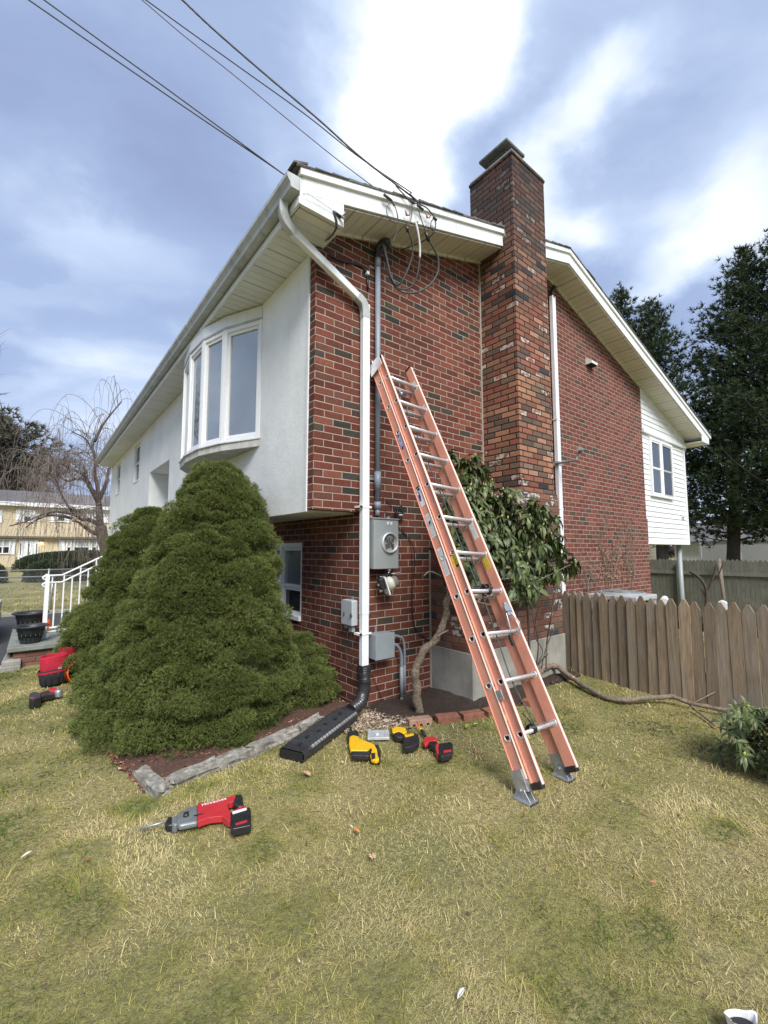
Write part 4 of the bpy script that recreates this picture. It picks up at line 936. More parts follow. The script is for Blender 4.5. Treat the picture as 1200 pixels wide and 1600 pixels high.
# ================================================================= black drain extension
dr = thing('drain_extension', 'black corrugated flat drain outlet joined to the downspout foot and lying toward the bush', 'drain pipe', (-.3, -.2, G))
pts = bez([(DX, DY, -1.02), (DX, DY-.01, -1.10), (DX-.005, DY-.02, -1.17), (-.03, -.10, -1.24), (-.10, -.15, -1.285), (-.20, -.17, -1.315)], 9)
rs = []
for i in range(len(pts)): rs.append(.050+(.006 if i % 2 else 0))
MB().tube(pts, rs, 20, smooth=False).build('flex_elbow', M['black_rib'], dr)
MB().box(DX-.05, DX+.05, DY-.042, DY+.042, -1.065, -1.00).tube([(DX, DY, -1.10), (DX, DY, -1.06)], .060, 16).build('adapter', M['black'], dr, .006)
a = Vector((-.17, -.13, -1.338)); b = Vector((-.915, -.50, -1.360)); t = (b-a).normalized(); n = Vector((-t.y, t.x, 0)); n = n if n.y < 0 else -n; up = t.cross(n); up = up if up.z > 0 else -up
mb = MB(); N = 46; L = (b-a).length; vs = []
ring = [(-1, -.6), (-.85, -1), (.85, -1), (1, -.6), (1, .6), (.85, 1), (-.85, 1), (-1, .6)]
for i in range(N+1):
    u = i/N; smooth_end = u < .10 or u > .90; k = 1.0 if smooth_end else (1.16 if i % 2 else .84)
    tp = min(1, .62+u*4); hw = .102*tp*(1 if smooth_end else (1.04 if i % 2 else .96)); hh = .036*k
    for x, z in ring: vs.append(a + t*(u*L) + n*(x*hw) + up*(z*hh))
mb.add(vs, [(i*8+k, i*8+(k+1) % 8, (i+1)*8+(k+1) % 8, (i+1)*8+k) for i in range(N) for k in range(8)] + [tuple(range(8))])
ol = mb.build('diffuser', M['black_rib'], dr)
for i in range(6):
    q = a + t*(L*(.2+.14*i)) + up*.0425 + n*(.012 if i % 2 else -.01); mb = MB(); mb.prism([q+t*(.022*math.cos(w_))+n*(.014*math.sin(w_)) for w_ in np.linspace(0, 6.28, 10, endpoint=False)], up*.002); mb.build('slot', M['dark'], dr)
mb = MB(); q = b; mb.obox(q+t*.002, (t, n, up), (.008, .182, .055)); mb.build('open_end', M['dark'], dr)
for q in (-1, 1): pass

# ================================================================= edging
rngs = random.Random(3)
def rock(mb, c, sx, sy, sz, ang, rough=.12, seed=0, mi=0):
    bm = bmesh.new(); bmesh.ops.create_cube(bm, size=1); bmesh.ops.subdivide_edges(bm, edges=bm.edges[:], cuts=3, use_grid_fill=True)
    R = Matrix.Rotation(ang, 3, 'Z'); vs = []
    for v in bm.verts:
        p = v.co.copy(); s = p.normalized()*.62; p = p.lerp(s, .22)
        p += Vector(noise.noise_vector(p*2.3+Vector((seed*7.1, 0, 0))))*rough + Vector(noise.noise_vector(p*6+Vector((seed*3.1, 5, 0))))*rough*.35
        vs.append(R @ Vector((p.x*sx, p.y*sy, p.z*sz)) + Vector(c))
    fs = [tuple(v.index for v in f.verts) for f in bm.faces]; bm.free(); mb.add(vs, fs, mi, False)
for i, (pa, pb, w_) in enumerate((((-1.76, -.085), (-1.70, -.42), .11), ((-1.63, -.33), (-1.36, -.285), .12), ((-1.34, -.285), (-1.10, -.24), .13), ((-1.08, -.235), (-.70, -.13), .12), ((-.68, -.12), (-.40, -.02), .11))):
    ax_, ay_ = pa; bx_, by_ = pb; L = math.hypot(bx_-ax_, by_-ay_); an = math.atan2(by_-ay_, bx_-ax_)
    mb = MB(); rock(mb, ((ax_+bx_)/2, (ay_+by_)/2, G+.012), L*1.02, w_*.8, .095, an, .20, i)
    o = mb.build('edging_stone', M['stone']); nm = ['leftmost, turned toward the lawn', 'second from the left', 'middle one of the row', 'next to the open end of the drain', 'last before the house corner'][i]
    meta(o, 'rough grey granite edging stone, '+nm, 'edging stone', 'granite stones edging the bush bed')
bl = [((.10, -.545), (.29, -.625), 'pale brick with round holes beside the orange screwdriver'), ((.33, -.64), (.52, -.725), 'red brick right of the pale one with holes'), ((.54, -.735), (.73, -.80), 'brown brick third along behind the ladder'), ((.76, -.81), (.96, -.84), 'brick between the two rails of the ladder'), ((1.25, -.90), (1.44, -.87), 'broken reddish brick just right of the ladder'), ((1.47, -.86), (1.67, -.80), 'tilted red brick toward the fence')]
for i, (pa, pb, lab) in enumerate(bl):
    an = math.atan2(pb[1]-pa[1], pb[0]-pa[0]); mb = MB(); R = Matrix.Rotation(an, 3, 'Z')
    cz = G+.012; mb.obox(((pa[0]+pb[0])/2, (pa[1]+pb[1])/2, cz), (R @ Vector((1, 0, 0)), R @ Vector((0, 1, .06 if i % 2 else -.03)).normalized(), R @ Vector((0, -.06 if i % 2 else .03, 1)).normalized()), (.2, .09, .085))
    mt = M['edge_brick'] if i else plain('pale_pink_brick', (.36, .22, .15), .92, var=.25, vs=25, bmp=.6)
    o = mb.build('edging_brick', mt, None, .006); meta(o, lab, 'brick', 'loose bricks edging the planting bed')
    if i == 0:
        h = MB(); c = Vector(((pa[0]+pb[0])/2, (pa[1]+pb[1])/2, cz)); X = R @ Vector((1, 0, 0)); Y = R @ Vector((0, 1, 0))
        for k in (-1, 0, 1): h.lathe(c + X*(k*.06) - Y*.0452, [(0, 0), (.012, 0), (.012, .001)], 14, ax=(X, Vector((0, 0, 1)), -Y)); 
        h.build('hole', M['dark'], o)

# ================================================================= tools
def flat(pxs, zt_, th, h=None):
    """outline of a tool lying on its side: photo outline met with the level of its upper face"""
    return [at(x, y, 2, zt_) for x, y in pxs], (0, 0, -th)
def part(nm, mt, parent, pxs, zt_, th, bev=.01, label=None):
    p, ex = flat(pxs, zt_, th); return MB().prism(p, ex).build(nm, mt, parent, bev, 4, label)
# crop helper: pixel coordinates in the enlarged views
def C1(x, y): return (200+x*220/1200, 1220+y*100/545)
def C2(x, y): return (430+x*.25, 1040+y*.25)
# rotary hammer
rh = thing('rotary_hammer', 'red and grey rotary hammer with a long bit lying on the grass below the bush', 'power tool', (-1.6, -.8, G))
z1 = G+.060
part('housing', M['red_tool'], rh, [C1(*q) for q in ((592, 190), (600, 186), (690, 182), (780, 152), (832, 140), (912, 118), (922, 135), (905, 150), (905, 172), (862, 185), (850, 205), (858, 240), (880, 262), (965, 215), (1010, 212), (1015, 235), (880, 280), (872, 340), (850, 335), (800, 300), (740, 305), (690, 312), (595, 345))], z1, .032, .011)
part('gear_case', M['grey_tool'], rh, [C1(*q) for q in ((420, 280), (470, 245), (560, 205), (594, 190), (597, 345), (560, 352), (430, 378), (412, 330))], z1-.002, .032, .013)
part('front_collar', M['grey_tool'], rh, [C1(*q) for q in ((372, 305), (425, 282), (430, 360), (400, 375), (372, 365))], z1-.012, .045, .012)
part('chuck', M['black'], rh, [C1(*q) for q in ((318, 342), (345, 300), (375, 298), (380, 372), (345, 376), (315, 368))], z1-.016, .036, .010)
bt = [at(*C1(98, 412), 2, G+.03), at(*C1(325, 345), 2, G+.05)]
MB().tube(bt, .0055, 8).build('drill_bit', M['steel'], rh)
part('handle_grip', M['black'], rh, [C1(*q) for q in ((905, 115), (970, 110), (982, 140), (972, 160), (992, 200), (985, 212), (935, 218), (905, 195), (892, 168), (912, 150))], z1+.002, .038, .010)
part('battery', M['black'], rh, [C1(*q) for q in ((872, 270), (1015, 222), (1040, 225), (1050, 270), (1050, 370), (1040, 378), (895, 408), (875, 395))], z1+.003, .036, .007)
part('battery_stripe', M['red_tool'], rh, [C1(*q) for q in ((915, 362), (1015, 332), (1015, 348), (918, 378))], z1+.0055, .002, 0)
part('battery_label', M['sticker'], rh, [C1(*q) for q in ((888, 262), (1010, 228), (1012, 245), (892, 282))], z1+.0055, .002, 0)
kd = at(*C1(495, 290), 2, z1+.004); MB().lathe(kd, [(0, .008), (.012, .008), (.014, 0), (.014, -.01)], 20).box(kd.x-.012, kd.x+.012, kd.y-.003, kd.y+.003, kd.z, kd.z+.014).build('mode_knob', M['black'], rh)
a, b = at(*C1(676, 196), 2, z1+.001), at(*C1(792, 163), 2, z1+.001); X = (b-a).normalized(); Y = Vector((0, 0, 1)).cross(X)
text('lettering', 'Milwaukee', (a+b)/2+Vector((0, 0, .001)), (X, Y, Vector((0, 0, 1))), .030, M['white_pl'], rh)
part('seam', M['black'], rh, [C1(*q) for q in ((560, 292), (640, 276), (640, 284), (562, 300))], z1+.001, .002, 0)
# black and yellow cordless cutter
sw2 = thing('cordless_cutter', 'yellow and black cordless angle tool lying on the grass beside the black drain', 'power tool', (-.38, -.6, G)); z1 = G+.052
part('housing', M['yellow'], sw2, [C2(*q) for q in ((462, 440), (480, 430), (522, 440), (530, 455), (600, 480), (628, 495), (632, 515), (655, 520), (655, 580), (632, 590), (600, 582), (588, 545), (575, 530), (470, 528), (460, 490))], z1, .028, .009)
part('head', M['black'], sw2, [C2(*q) for q in ((452, 410), (520, 405), (524, 440), (490, 432), (466, 442), (462, 470), (450, 450))], z1+.004, .042, .010)
part('spindle', M['black'], sw2, [C2(*q) for q in ((464, 380), (478, 380), (482, 410), (462, 410))], z1-.02, .02, .004)
part('side_grip', M['black'], sw2, [C2(*q) for q in ((472, 532), (578, 532), (598, 508), (606, 520), (600, 545), (584, 562), (476, 556))], z1+.008, .035, .010)
part('battery_slot', M['dark'], sw2, [C2(*q) for q in ((598, 548), (624, 544), (626, 580), (604, 584))], z1+.001, .003, 0)
part('tail', M['black'], sw2, [C2(*q) for q in ((618, 490), (645, 492), (658, 530), (660, 570), (652, 586), (640, 560), (634, 515))], z1+.003, .042, .006)
# clear parts case
pcs = thing('parts_case', 'flat cloudy clear plastic parts case between the yellow tool and the yellow drill', 'case', (-.17, -.5, G))
part('tray', M['clear'], pcs, [C2(*q) for q in ((578, 402), (712, 398), (714, 448), (576, 452))], G+.035, .02, .004)
part('latch', M['clear'], pcs, [C2(*q) for q in ((684, 402), (694, 402), (696, 446), (684, 446))], G+.038, .004, .001)
part('inner_label', M['sticker'], pcs, [C2(*q) for q in ((630, 422), (645, 421), (646, 434), (631, 435))], G+.037, .002, 0)
# yellow drill
yd = thing('cordless_drill', 'yellow and black cordless drill on its side with a big black battery', 'power tool', (-.03, -.66, G)); z1 = G+.052
part('motor_housing', M['yellow'], yd, [C2(*q) for q in ((728, 388), (760, 378), (815, 386), (822, 410), (800, 424), (770, 412), (738, 420), (730, 412))], z1, .04, .009)
part('nose', M['black'], yd, [C2(*q) for q in ((724, 396), (740, 392), (744, 424), (732, 430))], z1-.006, .034, .006)
part('handle', M['black'], yd, [C2(*q) for q in ((742, 418), (775, 410), (800, 422), (826, 440), (812, 470), (796, 446), (760, 444), (744, 436))], z1+.004, .035, .010)
part('battery', M['black'], yd, [C2(*q) for q in ((800, 436), (862, 420), (892, 424), (902, 460), (898, 482), (868, 500), (812, 512), (800, 500))], z1+.010, .038, .007)
part('battery_latch', M['yellow'], yd, [C2(*q) for q in ((806, 436), (862, 422), (868, 432), (815, 446))], z1+.013, .004, .001)
# red impact driver + screwdriver
rd = thing('impact_driver', 'red and black cordless impact driver nearest the ladder with its battery toward the camera', 'power tool', (.02, -.9, G)); z1 = G+.052
part('motor_housing', M['red_tool'], rd, [C2(*q) for q in ((926, 450), (950, 440), (1002, 442), (1016, 462), (985, 470), (960, 480), (940, 492), (926, 484))], z1, .028, .009)
part('handle', M['black'], rd, [C2(*q) for q in ((958, 474), (985, 468), (1010, 472), (1024, 490), (1008, 520), (996, 510), (965, 492))], z1+.004, .032, .010)
part('battery_collar', M['red_tool'], rd, [C2(*q) for q in ((1004, 488), (1020, 480), (1030, 484), (1022, 510), (1024, 548), (1012, 545), (1000, 515))], z1+.010, .048, .006)
part('battery', M['black'], rd, [C2(*q) for q in ((1018, 486), (1095, 474), (1110, 484), (1112, 520), (1104, 552), (1040, 568), (1020, 556), (1014, 520))], z1+.010, .038, .008)
part('battery_stripe', M['red_tool'], rd, [C2(*q) for q in ((1052, 530), (1100, 524), (1101, 536), (1053, 543))], z1+.0125, .002, 0)
sdv = thing('screwdriver', 'orange, yellow and black screwdriver with its blade on the pale brick behind the red driver', 'screwdriver', (.08, -.7, G))
a, b, c, d = [at(*C2(*q), 2, z) for q, z in (((886, 352), G+.06), ((906, 392), G+.045), ((914, 404), G+.04), ((938, 440), G+.035))]
MB().tube([a, b], [.004, .009], 8).build('shaft_sleeve', M['orange'], sdv); MB().tube([b, c], .0125, 10).build('collar', M['yellow'], sdv); MB().tube([c, c.lerp(d, .5), d], [.012, .014, .011], 10).build('handle', M['black'], sdv)
MB().tube([at(*C2(1020, 462), 2, G+.02), at(*C2(1085, 458), 2, G+.02)], .003, 6).build('bit', M['steel'], rd)
MB().tube([at(*C2(822, 396), 2, G+.04), at(*C2(850, 392), 2, G+.03)], .006, 6).build('chuck_bit', M['black'], yd)
# multi tool by the bags
def C3(x, y): return (x*160/1164, 900+y*220/1600)
mtl = thing('oscillating_tool', 'small red and black cordless tool lying on the grass in front of the tool bags', 'power tool', (-2.2, 2.3, G)); z1 = G+.08
part('battery', M['black'], mtl, [C3(*q) for q in ((335, 1330), (400, 1310), (465, 1330), (470, 1375), (380, 1400), (335, 1395))], z1+.02, .09, .01)
part('body', M['black'], mtl, [C3(*q) for q in ((455, 1320), (560, 1292), (620, 1300), (640, 1325), (560, 1340), (465, 1360))], z1, .06, .012)
part('housing', M['red_tool'], mtl, [C3(*q) for q in ((555, 1270), (640, 1262), (660, 1285), (620, 1308), (560, 1305))], z1+.01, .06, .01)
kd = at(*C3(668, 1305), 2, z1+.01); MB().lathe(kd, [(0, .012), (.025, .010), (.032, 0), (.03, -.05)], 18).build('head', M['steel'], mtl)
part('battery_stripe', M['red_tool'], mtl, [C3(*q) for q in ((340, 1378), (378, 1382), (378, 1392), (342, 1390))], z1+.0225, .002, 0)
# tool bags on an orange bucket lid
def bag(nm, lab, c, w_, h, tilt, tf):
    t = thing(nm, lab, 'tool bag', (c[0], c[1], G)); R = Matrix.Rotation(tilt, 3, 'Y') @ Matrix.Rotation(.3, 3, 'Z')
    X, Y, Z = [R @ Vector(v) for v in ((1, 0, 0), (0, 1, 0), (0, 0, 1))]; o = Vector((c[0], c[1], G+.01)); mb = MB(); n = 32
    def ring(r, z, wav=0): return [o + X*(r*1.0*math.cos(a)*(1+wav*math.sin(5*a))) + Y*(r*.72*math.sin(a)) + Z*(z+wav*.12*math.sin(3*a+1)) for a in np.linspace(0, 2*math.pi, n, endpoint=False)]
    def shell(rs, mt, nm2, close=True):
        vs = [];  [vs.extend(r) for r in rs]; m_ = MB(); m_.add(vs, [(i*n+k, i*n+(k+1) % n, (i+1)*n+(k+1) % n, (i+1)*n+k) for i in range(len(rs)-1) for k in range(n)] + ([tuple(range(n))[::-1]] if close else []), 0, True); return m_.build(nm2, mt, t)
    shell([ring(w_*.40, 0), ring(w_*.47, h*.08), ring(w_*.50, h*.3), ring(w_*.53, h*.52, .03), ring(w_*.50, h*.54, .03)], M['black_cloth'], 'pouch')
    shell([ring(w_*.44, h*.3), ring(w_*.46, h*.6), ring(w_*.45, h*.95, .03), ring(w_*.43, h*1.0, .03), ring(w_*.42, h*.96, .02), ring(w_*.40, h*.35)], M['red_cloth'], 'bag_body')
    shell([ring(w_*.532, h*.44, .03), ring(w_*.538, h*.47, .03), ring(w_*.532, h*.50, .03)], M['red_cloth'], 'piping', False)
    k = MB()
    for a in (-2.4, -2.0, -1.55, -1.1, -.7):
        p0 = o + X*(w_*.51*math.cos(a)) + Y*(w_*.51*.72*math.sin(a)); k.tube([p0+Z*(h*.08), p0*1+Z*(h*.5)], .004, 5)
    k.build('pocket_seam', M['black'], t)
    k = MB(); q = o + X*(w_*.38) - Y*(w_*.30) + Z*(h*.62); k.tube([q+X*(.02*math.cos(a))+Z*(.03*math.sin(a)) for a in np.linspace(0, 6.28, 14)], .004, 5, cap=False); k.build('snap_ring', M['steel'], t)
    k = MB(); q = o - Y*(w_*.345) + X*(.02)+ Z*(h*.57); k.obox(q, (X, Y, Z), (.035, .006, .02)); k.build('badge', M['sticker_ink'], t); return t
bag('tool_bag', 'red and black canvas tool bag, the nearer left one of the two beside the bush', (-2.12, 2.60), .27, .31, -.06, 0)
bag('tool_bag', 'red and black tool bag behind the nearer one, half hidden by the bush', (-2.02, 2.84), .24, .34, .10, 0)
ob = thing('orange_bucket', 'orange plastic bucket lying behind the two tool bags', 'bucket', (-1.93, 2.73, G))
X = Vector((.55, -.8, .12)).normalized(); Y = Vector((.8, .55, 0)).normalized(); Z = X.cross(Y)
MB().lathe(Vector((-1.99, 2.62, G+.11)), [(0, -.14), (.095, -.14), (.105, .1), (.112, .1), (.112, .115), (.104, .115), (.09, -.12)], 26, ax=(Y, Z, X)).build('shell', M['orange'], ob)
MB().tube([Vector((-1.99, 2.62, G+.11))+X*.1+Y*(.115*math.cos(a))+Vector((0, 0, .115*math.sin(a)*.5)) for a in np.linspace(0, 3.14, 12)], .003, 5).build('handle', M['steel'], ob)
# white cup at lower right
wc = thing('crumpled_white_cup', 'crumpled white paper cup with a dark opening at the bottom right of the lawn', 'cup', (-.56, -2.83, G))
base = at(1160, 1620, 2, G+.02); X = RT.copy(); Y = Vector((-X.y, X.x, 0)); mb = MB(); n = 28; vs = []; prof = [(.020, 0), (.026, .012), (.030, .03), (.034, .048), (.036, .052), (.032, .048), (.028, .02)]
for r, h in prof:
    for k in range(n):
        a = 2*math.pi*k/n; rr = r*(1+.09*math.sin(3*a+h*20)+.05*math.sin(7*a)); vs.append(base + X*(rr*1.25*math.cos(a)) + Y*(rr*.75*math.sin(a)) + Vector((0, 0, h+.005*math.sin(2*a+1)+.003*math.sin(5*a))))
mb.add(vs, [(i*n+k, i*n+(k+1) % n, (i+1)*n+(k+1) % n, (i+1)*n+k) for i in range(len(prof)-1) for k in range(n)], 0, False); mb.build('wall', M['white_pl'], wc)
MB().prism([base + X*(.033*math.cos(a)) + Y*(.018*math.sin(a)) + Vector((0, 0, .034)) for a in np.linspace(0, 6.283, 20, endpoint=False)], (0, 0, .002)).build('dark_disc', M['rubber'], wc)  # near-black disc painted in as the cup's dark inside
# ================================================================= ground
def sstep(a, b, x): t = np.clip((x-a)/(b-a), 0, 1); return t*t*(3-2*t)
_tab = np.random.default_rng(11).random((256, 256))
def vnoise(x, y):
    x = np.asarray(x, float); y = np.asarray(y, float); xi = np.floor(x).astype(int); yi = np.floor(y).astype(int); fx = x-xi; fy = y-yi
    fx = fx*fx*(3-2*fx); fy = fy*fy*(3-2*fy); g = lambda a, b: _tab[a % 256, b % 256]
    return (g(xi, yi)*(1-fx)+g(xi+1, yi)*fx)*(1-fy)+(g(xi, yi+1)*(1-fx)+g(xi+1, yi+1)*fx)*fy
def fbm(x, y, o=4):
    s = 0; a = .5
    for i in range(o): s = s+a*vnoise(x*2**i+i*17.3, y*2**i+i*9.1); a *= .5
    return s
def gh(x, y):
    h = G - .6*sstep(3.6, 12, x) + 0*y
    near = 1-sstep(8, 14, np.hypot(x, y))
    return h + near*((fbm(x*1.3, y*1.3)-.47)*.05 + (fbm(x*6, y*6, 3)-.43)*.018)*sstep(.0, .6, np.hypot(np.maximum(np.abs(x-1.1)-1.7, 0), np.maximum(np.abs(y+.2)-.6, 0))+.25)
def axis(lo, hi, d, far): 
    a = [lo - d*(1.12**k-1)/.12*1.0 for k in range(1, 70) if d*(1.12**k-1)/.12 < far]; b = [hi + d*(1.12**k-1)/.12 for k in range(1, 70) if d*(1.12**k-1)/.12 < far]
    return np.array(sorted(a)+list(np.arange(lo, hi+d/2, d))+b)
gx = axis(-4.5, 3.4, .05, 420); gy = axis(-3.6, 4.2, .05, 420); XX, YY = np.meshgrid(gx, gy); ZZ = gh(XX, YY)
V = np.stack([XX.ravel(), YY.ravel(), ZZ.ravel()], 1); nx, ny = len(gx), len(gy); I = np.arange(nx*ny).reshape(ny, nx)
F = np.stack([I[:-1, :-1].ravel(), I[:-1, 1:].ravel(), I[1:, 1:].ravel(), I[1:, :-1].ravel()], 1)
def lawn_mat():
    mt, t, b = newmat('lawn'); tc = t.new('ShaderNodeTexCoord').outputs['Object']
    p = t.noise(tc, .9, 4, .6); q = t.noise(tc, 35, 5, .75)
    c = t.ramp(p, [(.3, (.19, .20, .06)), (.5, (.31, .28, .10)), (.7, (.42, .35, .155))])
    c = t.mix(t.rng(q, .35, .7, 0, .7), c, (.12, .10, .05, 1)); t.put(b.inputs['Base Color'], c); b.inputs['Roughness'].default_value = .95
    bump(t, b, q, .9, .03); return mt
lawn = big_mesh('lawn', V, F, lawn_mat(), smooth=True); meta(lawn, 'patchy green and straw coloured winter lawn', 'lawn', kind='structure')
def sheet(name, poly, z_in, mt, label, cat, step=.04, bumpy=.02, edge=.06, kind='structure', mound=0):
    P = np.array(poly); x0, y0 = P.min(0)-.15; x1, y1 = P.max(0)+.15
    xs = np.arange(x0, x1, step); ys = np.arange(y0, y1, step); X, Y = np.meshgrid(xs, ys)
    ins = np.zeros(X.shape, bool); dist = np.full(X.shape, 9.)
    n = len(P)
    for i in range(n):
        a, b = P[i], P[(i+1) % n]; c = ((a[1] > Y) != (b[1] > Y)) & (X < (b[0]-a[0])*(Y-a[1])/(b[1]-a[1]+1e-9)+a[0]); ins ^= c
        d = b-a; tt = np.clip(((X-a[0])*d[0]+(Y-a[1])*d[1])/(d@d), 0, 1); dist = np.minimum(dist, np.hypot(X-a[0]-tt*d[0], Y-a[1]-tt*d[1]))
    sd = np.where(ins, dist, -dist) + (fbm(X*9, Y*9, 3)-.44)*edge*1.2
    Z = gh(X, Y) + np.clip(sd/edge, -1, 1)*(z_in+.02) -.004 + (fbm(X*14, Y*14, 3)-.44)*bumpy + mound*sstep(0, .5, sd)
    V = np.stack([X.ravel(), Y.ravel(), Z.ravel()], 1); ny, nx = X.shape; I = np.arange(nx*ny).reshape(ny, nx)
    keep = (sd > -edge)
    k4 = (keep[:-1, :-1] | keep[:-1, 1:] | keep[1:, 1:] | keep[1:, :-1]).ravel()
    F = np.stack([I[:-1, :-1].ravel(), I[:-1, 1:].ravel(), I[1:, 1:].ravel(), I[1:, :-1].ravel()], 1)[k4]
    o = big_mesh(name, V, F, mt, smooth=True); return meta(o, label, cat, kind=kind)
BED1 = [(-1.84, .05), (-1.78, -.34), (-1.4, -.24), (-.72, -.10), (-.2, -.12), (.02, -.02), (.02, 3.6), (-1.9, 3.6), (-1.85, 2.2), (-1.92, .9)]
BED2 = [(.05, .05), (.02, -.30), (.12, -.50), (.54, -.70), (.95, -.82), (1.45, -.86), (2.0, -.70), (2.6, -.75), (2.7, .05)]
soil1 = plain('bark_mulch', (.085, .045, .03), .95, var=.5, vs=35, bmp=.9, bs=80); soil2 = plain('dark_wet_soil', (.036, .022, .015), .9, var=.6, vs=30, bmp=1.0, bs=45)
sheet('mulch_bed', BED1, .012, soil1, 'reddish brown mulch bed under the clipped bushes', 'planting bed', bumpy=.03)
sheet('soil_bed', BED2, .015, soil2, 'dark damp soil bed at the foot of the chimney', 'planting bed', bumpy=.05, mound=.02)
drive = [(-30, 3.62), (-2.6, 3.62), (-1.9, 3.9), (-1.9, 8.9), (-30, 8.9)]
mb = MB(); mb.prism([(-30, 3.72, G+.03), (-2.5, 3.72, G+.03), (-2.5, 8.9, G+.03), (-30, 8.9, G+.03)], (0, 0, -.06)); mb.prism([(-2.5, 5.9, G+.03), (.9, 5.9, G+.03), (.9, 8.9, G+.03), (-2.5, 8.9, G+.03)], (0, 0, -.06))
meta(mb.build('driveway', M['asphalt']), 'dark asphalt driveway', 'driveway', kind='structure')
mb = MB(); mb.box(-30, .9, 8.9, 9.02, G-.1, G+.10); mb.box(-30, -2.42, 3.58, 3.72, G-.1, G+.055); mb.prism([(-2.60, 3.62, G+.05), (-2.42, 3.62, G+.05), (-2.42, 3.95, G+.05), (-2.52, 3.95, G+.22)], (0, .0, .06))
meta(mb.build('kerb', M['concrete'], None, .01), 'pale concrete kerb along the driveway', 'kerb', kind='structure')
def in_poly(P, X, Y):
    P = np.array(P); ins = np.zeros(X.shape, bool); n = len(P)
    for i in range(n):
        a, b = P[i], P[(i+1) % n]; ins ^= ((a[1] > Y) != (b[1] > Y)) & (X < (b[0]-a[0])*(Y-a[1])/(b[1]-a[1]+1e-9)+a[0])
    return ins
# grass blades
def blades(N, rmax, amax, seed, lenr, wid):
    r_ = np.random.default_rng(seed); r = .9+(rmax-.9)*r_.random(N)**.95; a = (r_.random(N)*2-1)*amax
    fx, fy = math.sin(yaw), math.cos(yaw); X = CAM.x + r*(fx*np.cos(a)+fy*np.sin(a)); Y = CAM.y + r*(fy*np.cos(a)-fx*np.sin(a))
    e = (fbm(X*5, Y*5, 3)-.44)*.25
    bad = in_poly(BED1, X+e, Y+e*.5) | in_poly(BED2, X, Y+e*.5) | ((Y > -.02) & (X > -.05)) | ((Y > 3.55) & (Y < 9.05)) | ((X > .86) & (X < 2.6) & (Y > -.6)) | (X > 2.75) & (r_.random(N) < .5)
    keep = ~bad; X = X[keep]; Y = Y[keep]; r = r[keep]; n = len(X)
    Z = gh(X, Y)-.004
    dry = fbm(X*1.1+5, Y*1.1, 3); dry2 = fbm(X*4.3, Y*4.3+9, 3)
    foot = np.exp(-(((X-.35)**2+(Y+1.6)**2)/1.1)) + .8*np.exp(-(((X+.5)**2+(Y+1.2)**2)/.5))
    side = sstep(-2.6, -1.2, X) - .55*sstep(.9, 2.0, X) -.5*sstep(0, 1.2, Y+.3*X+.2)*0
    k = (dry-.44)*2.6+(dry2-.44)*3.4+foot*.34+side*.30+.33+r_.normal(0, .13, n)
    k += .25*(fbm(X*14, Y*14, 2)-.37)*2
    wsc = np.clip(r/2.2, .75, 4.5)
    clump = fbm(X*7, Y*7, 2)
    L = (lenr[0]+(lenr[1]-lenr[0])*r_.random(n))*(.6+1.1*clump)*np.clip(r/6, 1, 1.6); W = wid*(.6+.8*r_.random(n))*wsc
    comb = fbm(X*1.7+3, Y*1.7+8, 2)*9
    az = np.where(r_.random(n) < .55, comb+r_.normal(0, .7, n), r_.random(n)*2*math.pi); el = np.clip(r_.normal(.52, .32, n), .06, 1.4)
    dx, dy = np.cos(az), np.sin(az); px, py = -dy, dx
    B = np.stack([X, Y, Z], 1); pv = np.stack([px, py, np.zeros(n)], 1)*W[:, None]/2
    m1 = B + np.stack([dx*np.cos(el), dy*np.cos(el), np.sin(el)], 1)*(L*.5)[:, None]
    el2 = el-.55*r_.random(n)-.1; tp = m1 + np.stack([dx*np.cos(el2), dy*np.cos(el2), np.sin(el2)], 1)*(L*.5)[:, None]
    V = np.stack([B-pv, B+pv, m1+pv*.8, m1-pv*.8, tp], 1).reshape(-1, 3)
    o = (np.arange(n)*5)[:, None]; F = np.concatenate([o+np.array([[0, 1, 2]]), o+np.array([[0, 2, 3]]), o+np.array([[3, 2, 4]])], 0)
    pal = np.array([(.115, .165, .028), (.23, .26, .05), (.40, .375, .10), (.57, .485, .175), (.66, .56, .28)])
    kk = np.clip(k, 0, .999)*4; i0 = kk.astype(int); fr = (kk-i0)[:, None]; c = pal[i0]*(1-fr)+pal[i0+1]*fr
    br = r_.random(n) < .10; c[br] = np.array((.20, .13, .07)); c *= (.87+.26*r_.random(n))[:, None]
    return V, F, np.repeat(c, 5, 0)
V1, F1, c1 = blades(520000, 7.5, 1.25, 5, (.014, .036), .0023); V2, F2, c2 = blades(70000, 22, .95, 6, (.04, .07), .0036)
V3, F3, c3 = blades(260000, 3.2, 1.2, 8, (.010, .026), .0019)
V = np.concatenate([V1, V2, V3]); F = np.concatenate([F1, F2+len(V1), F3+len(V1)+len(V2)]); c = np.concatenate([c1, c2, c3])
meta(big_mesh('grass', V, F, M['grass'], cols=c), 'short matted winter grass, half green and half straw', 'grass', kind='stuff')
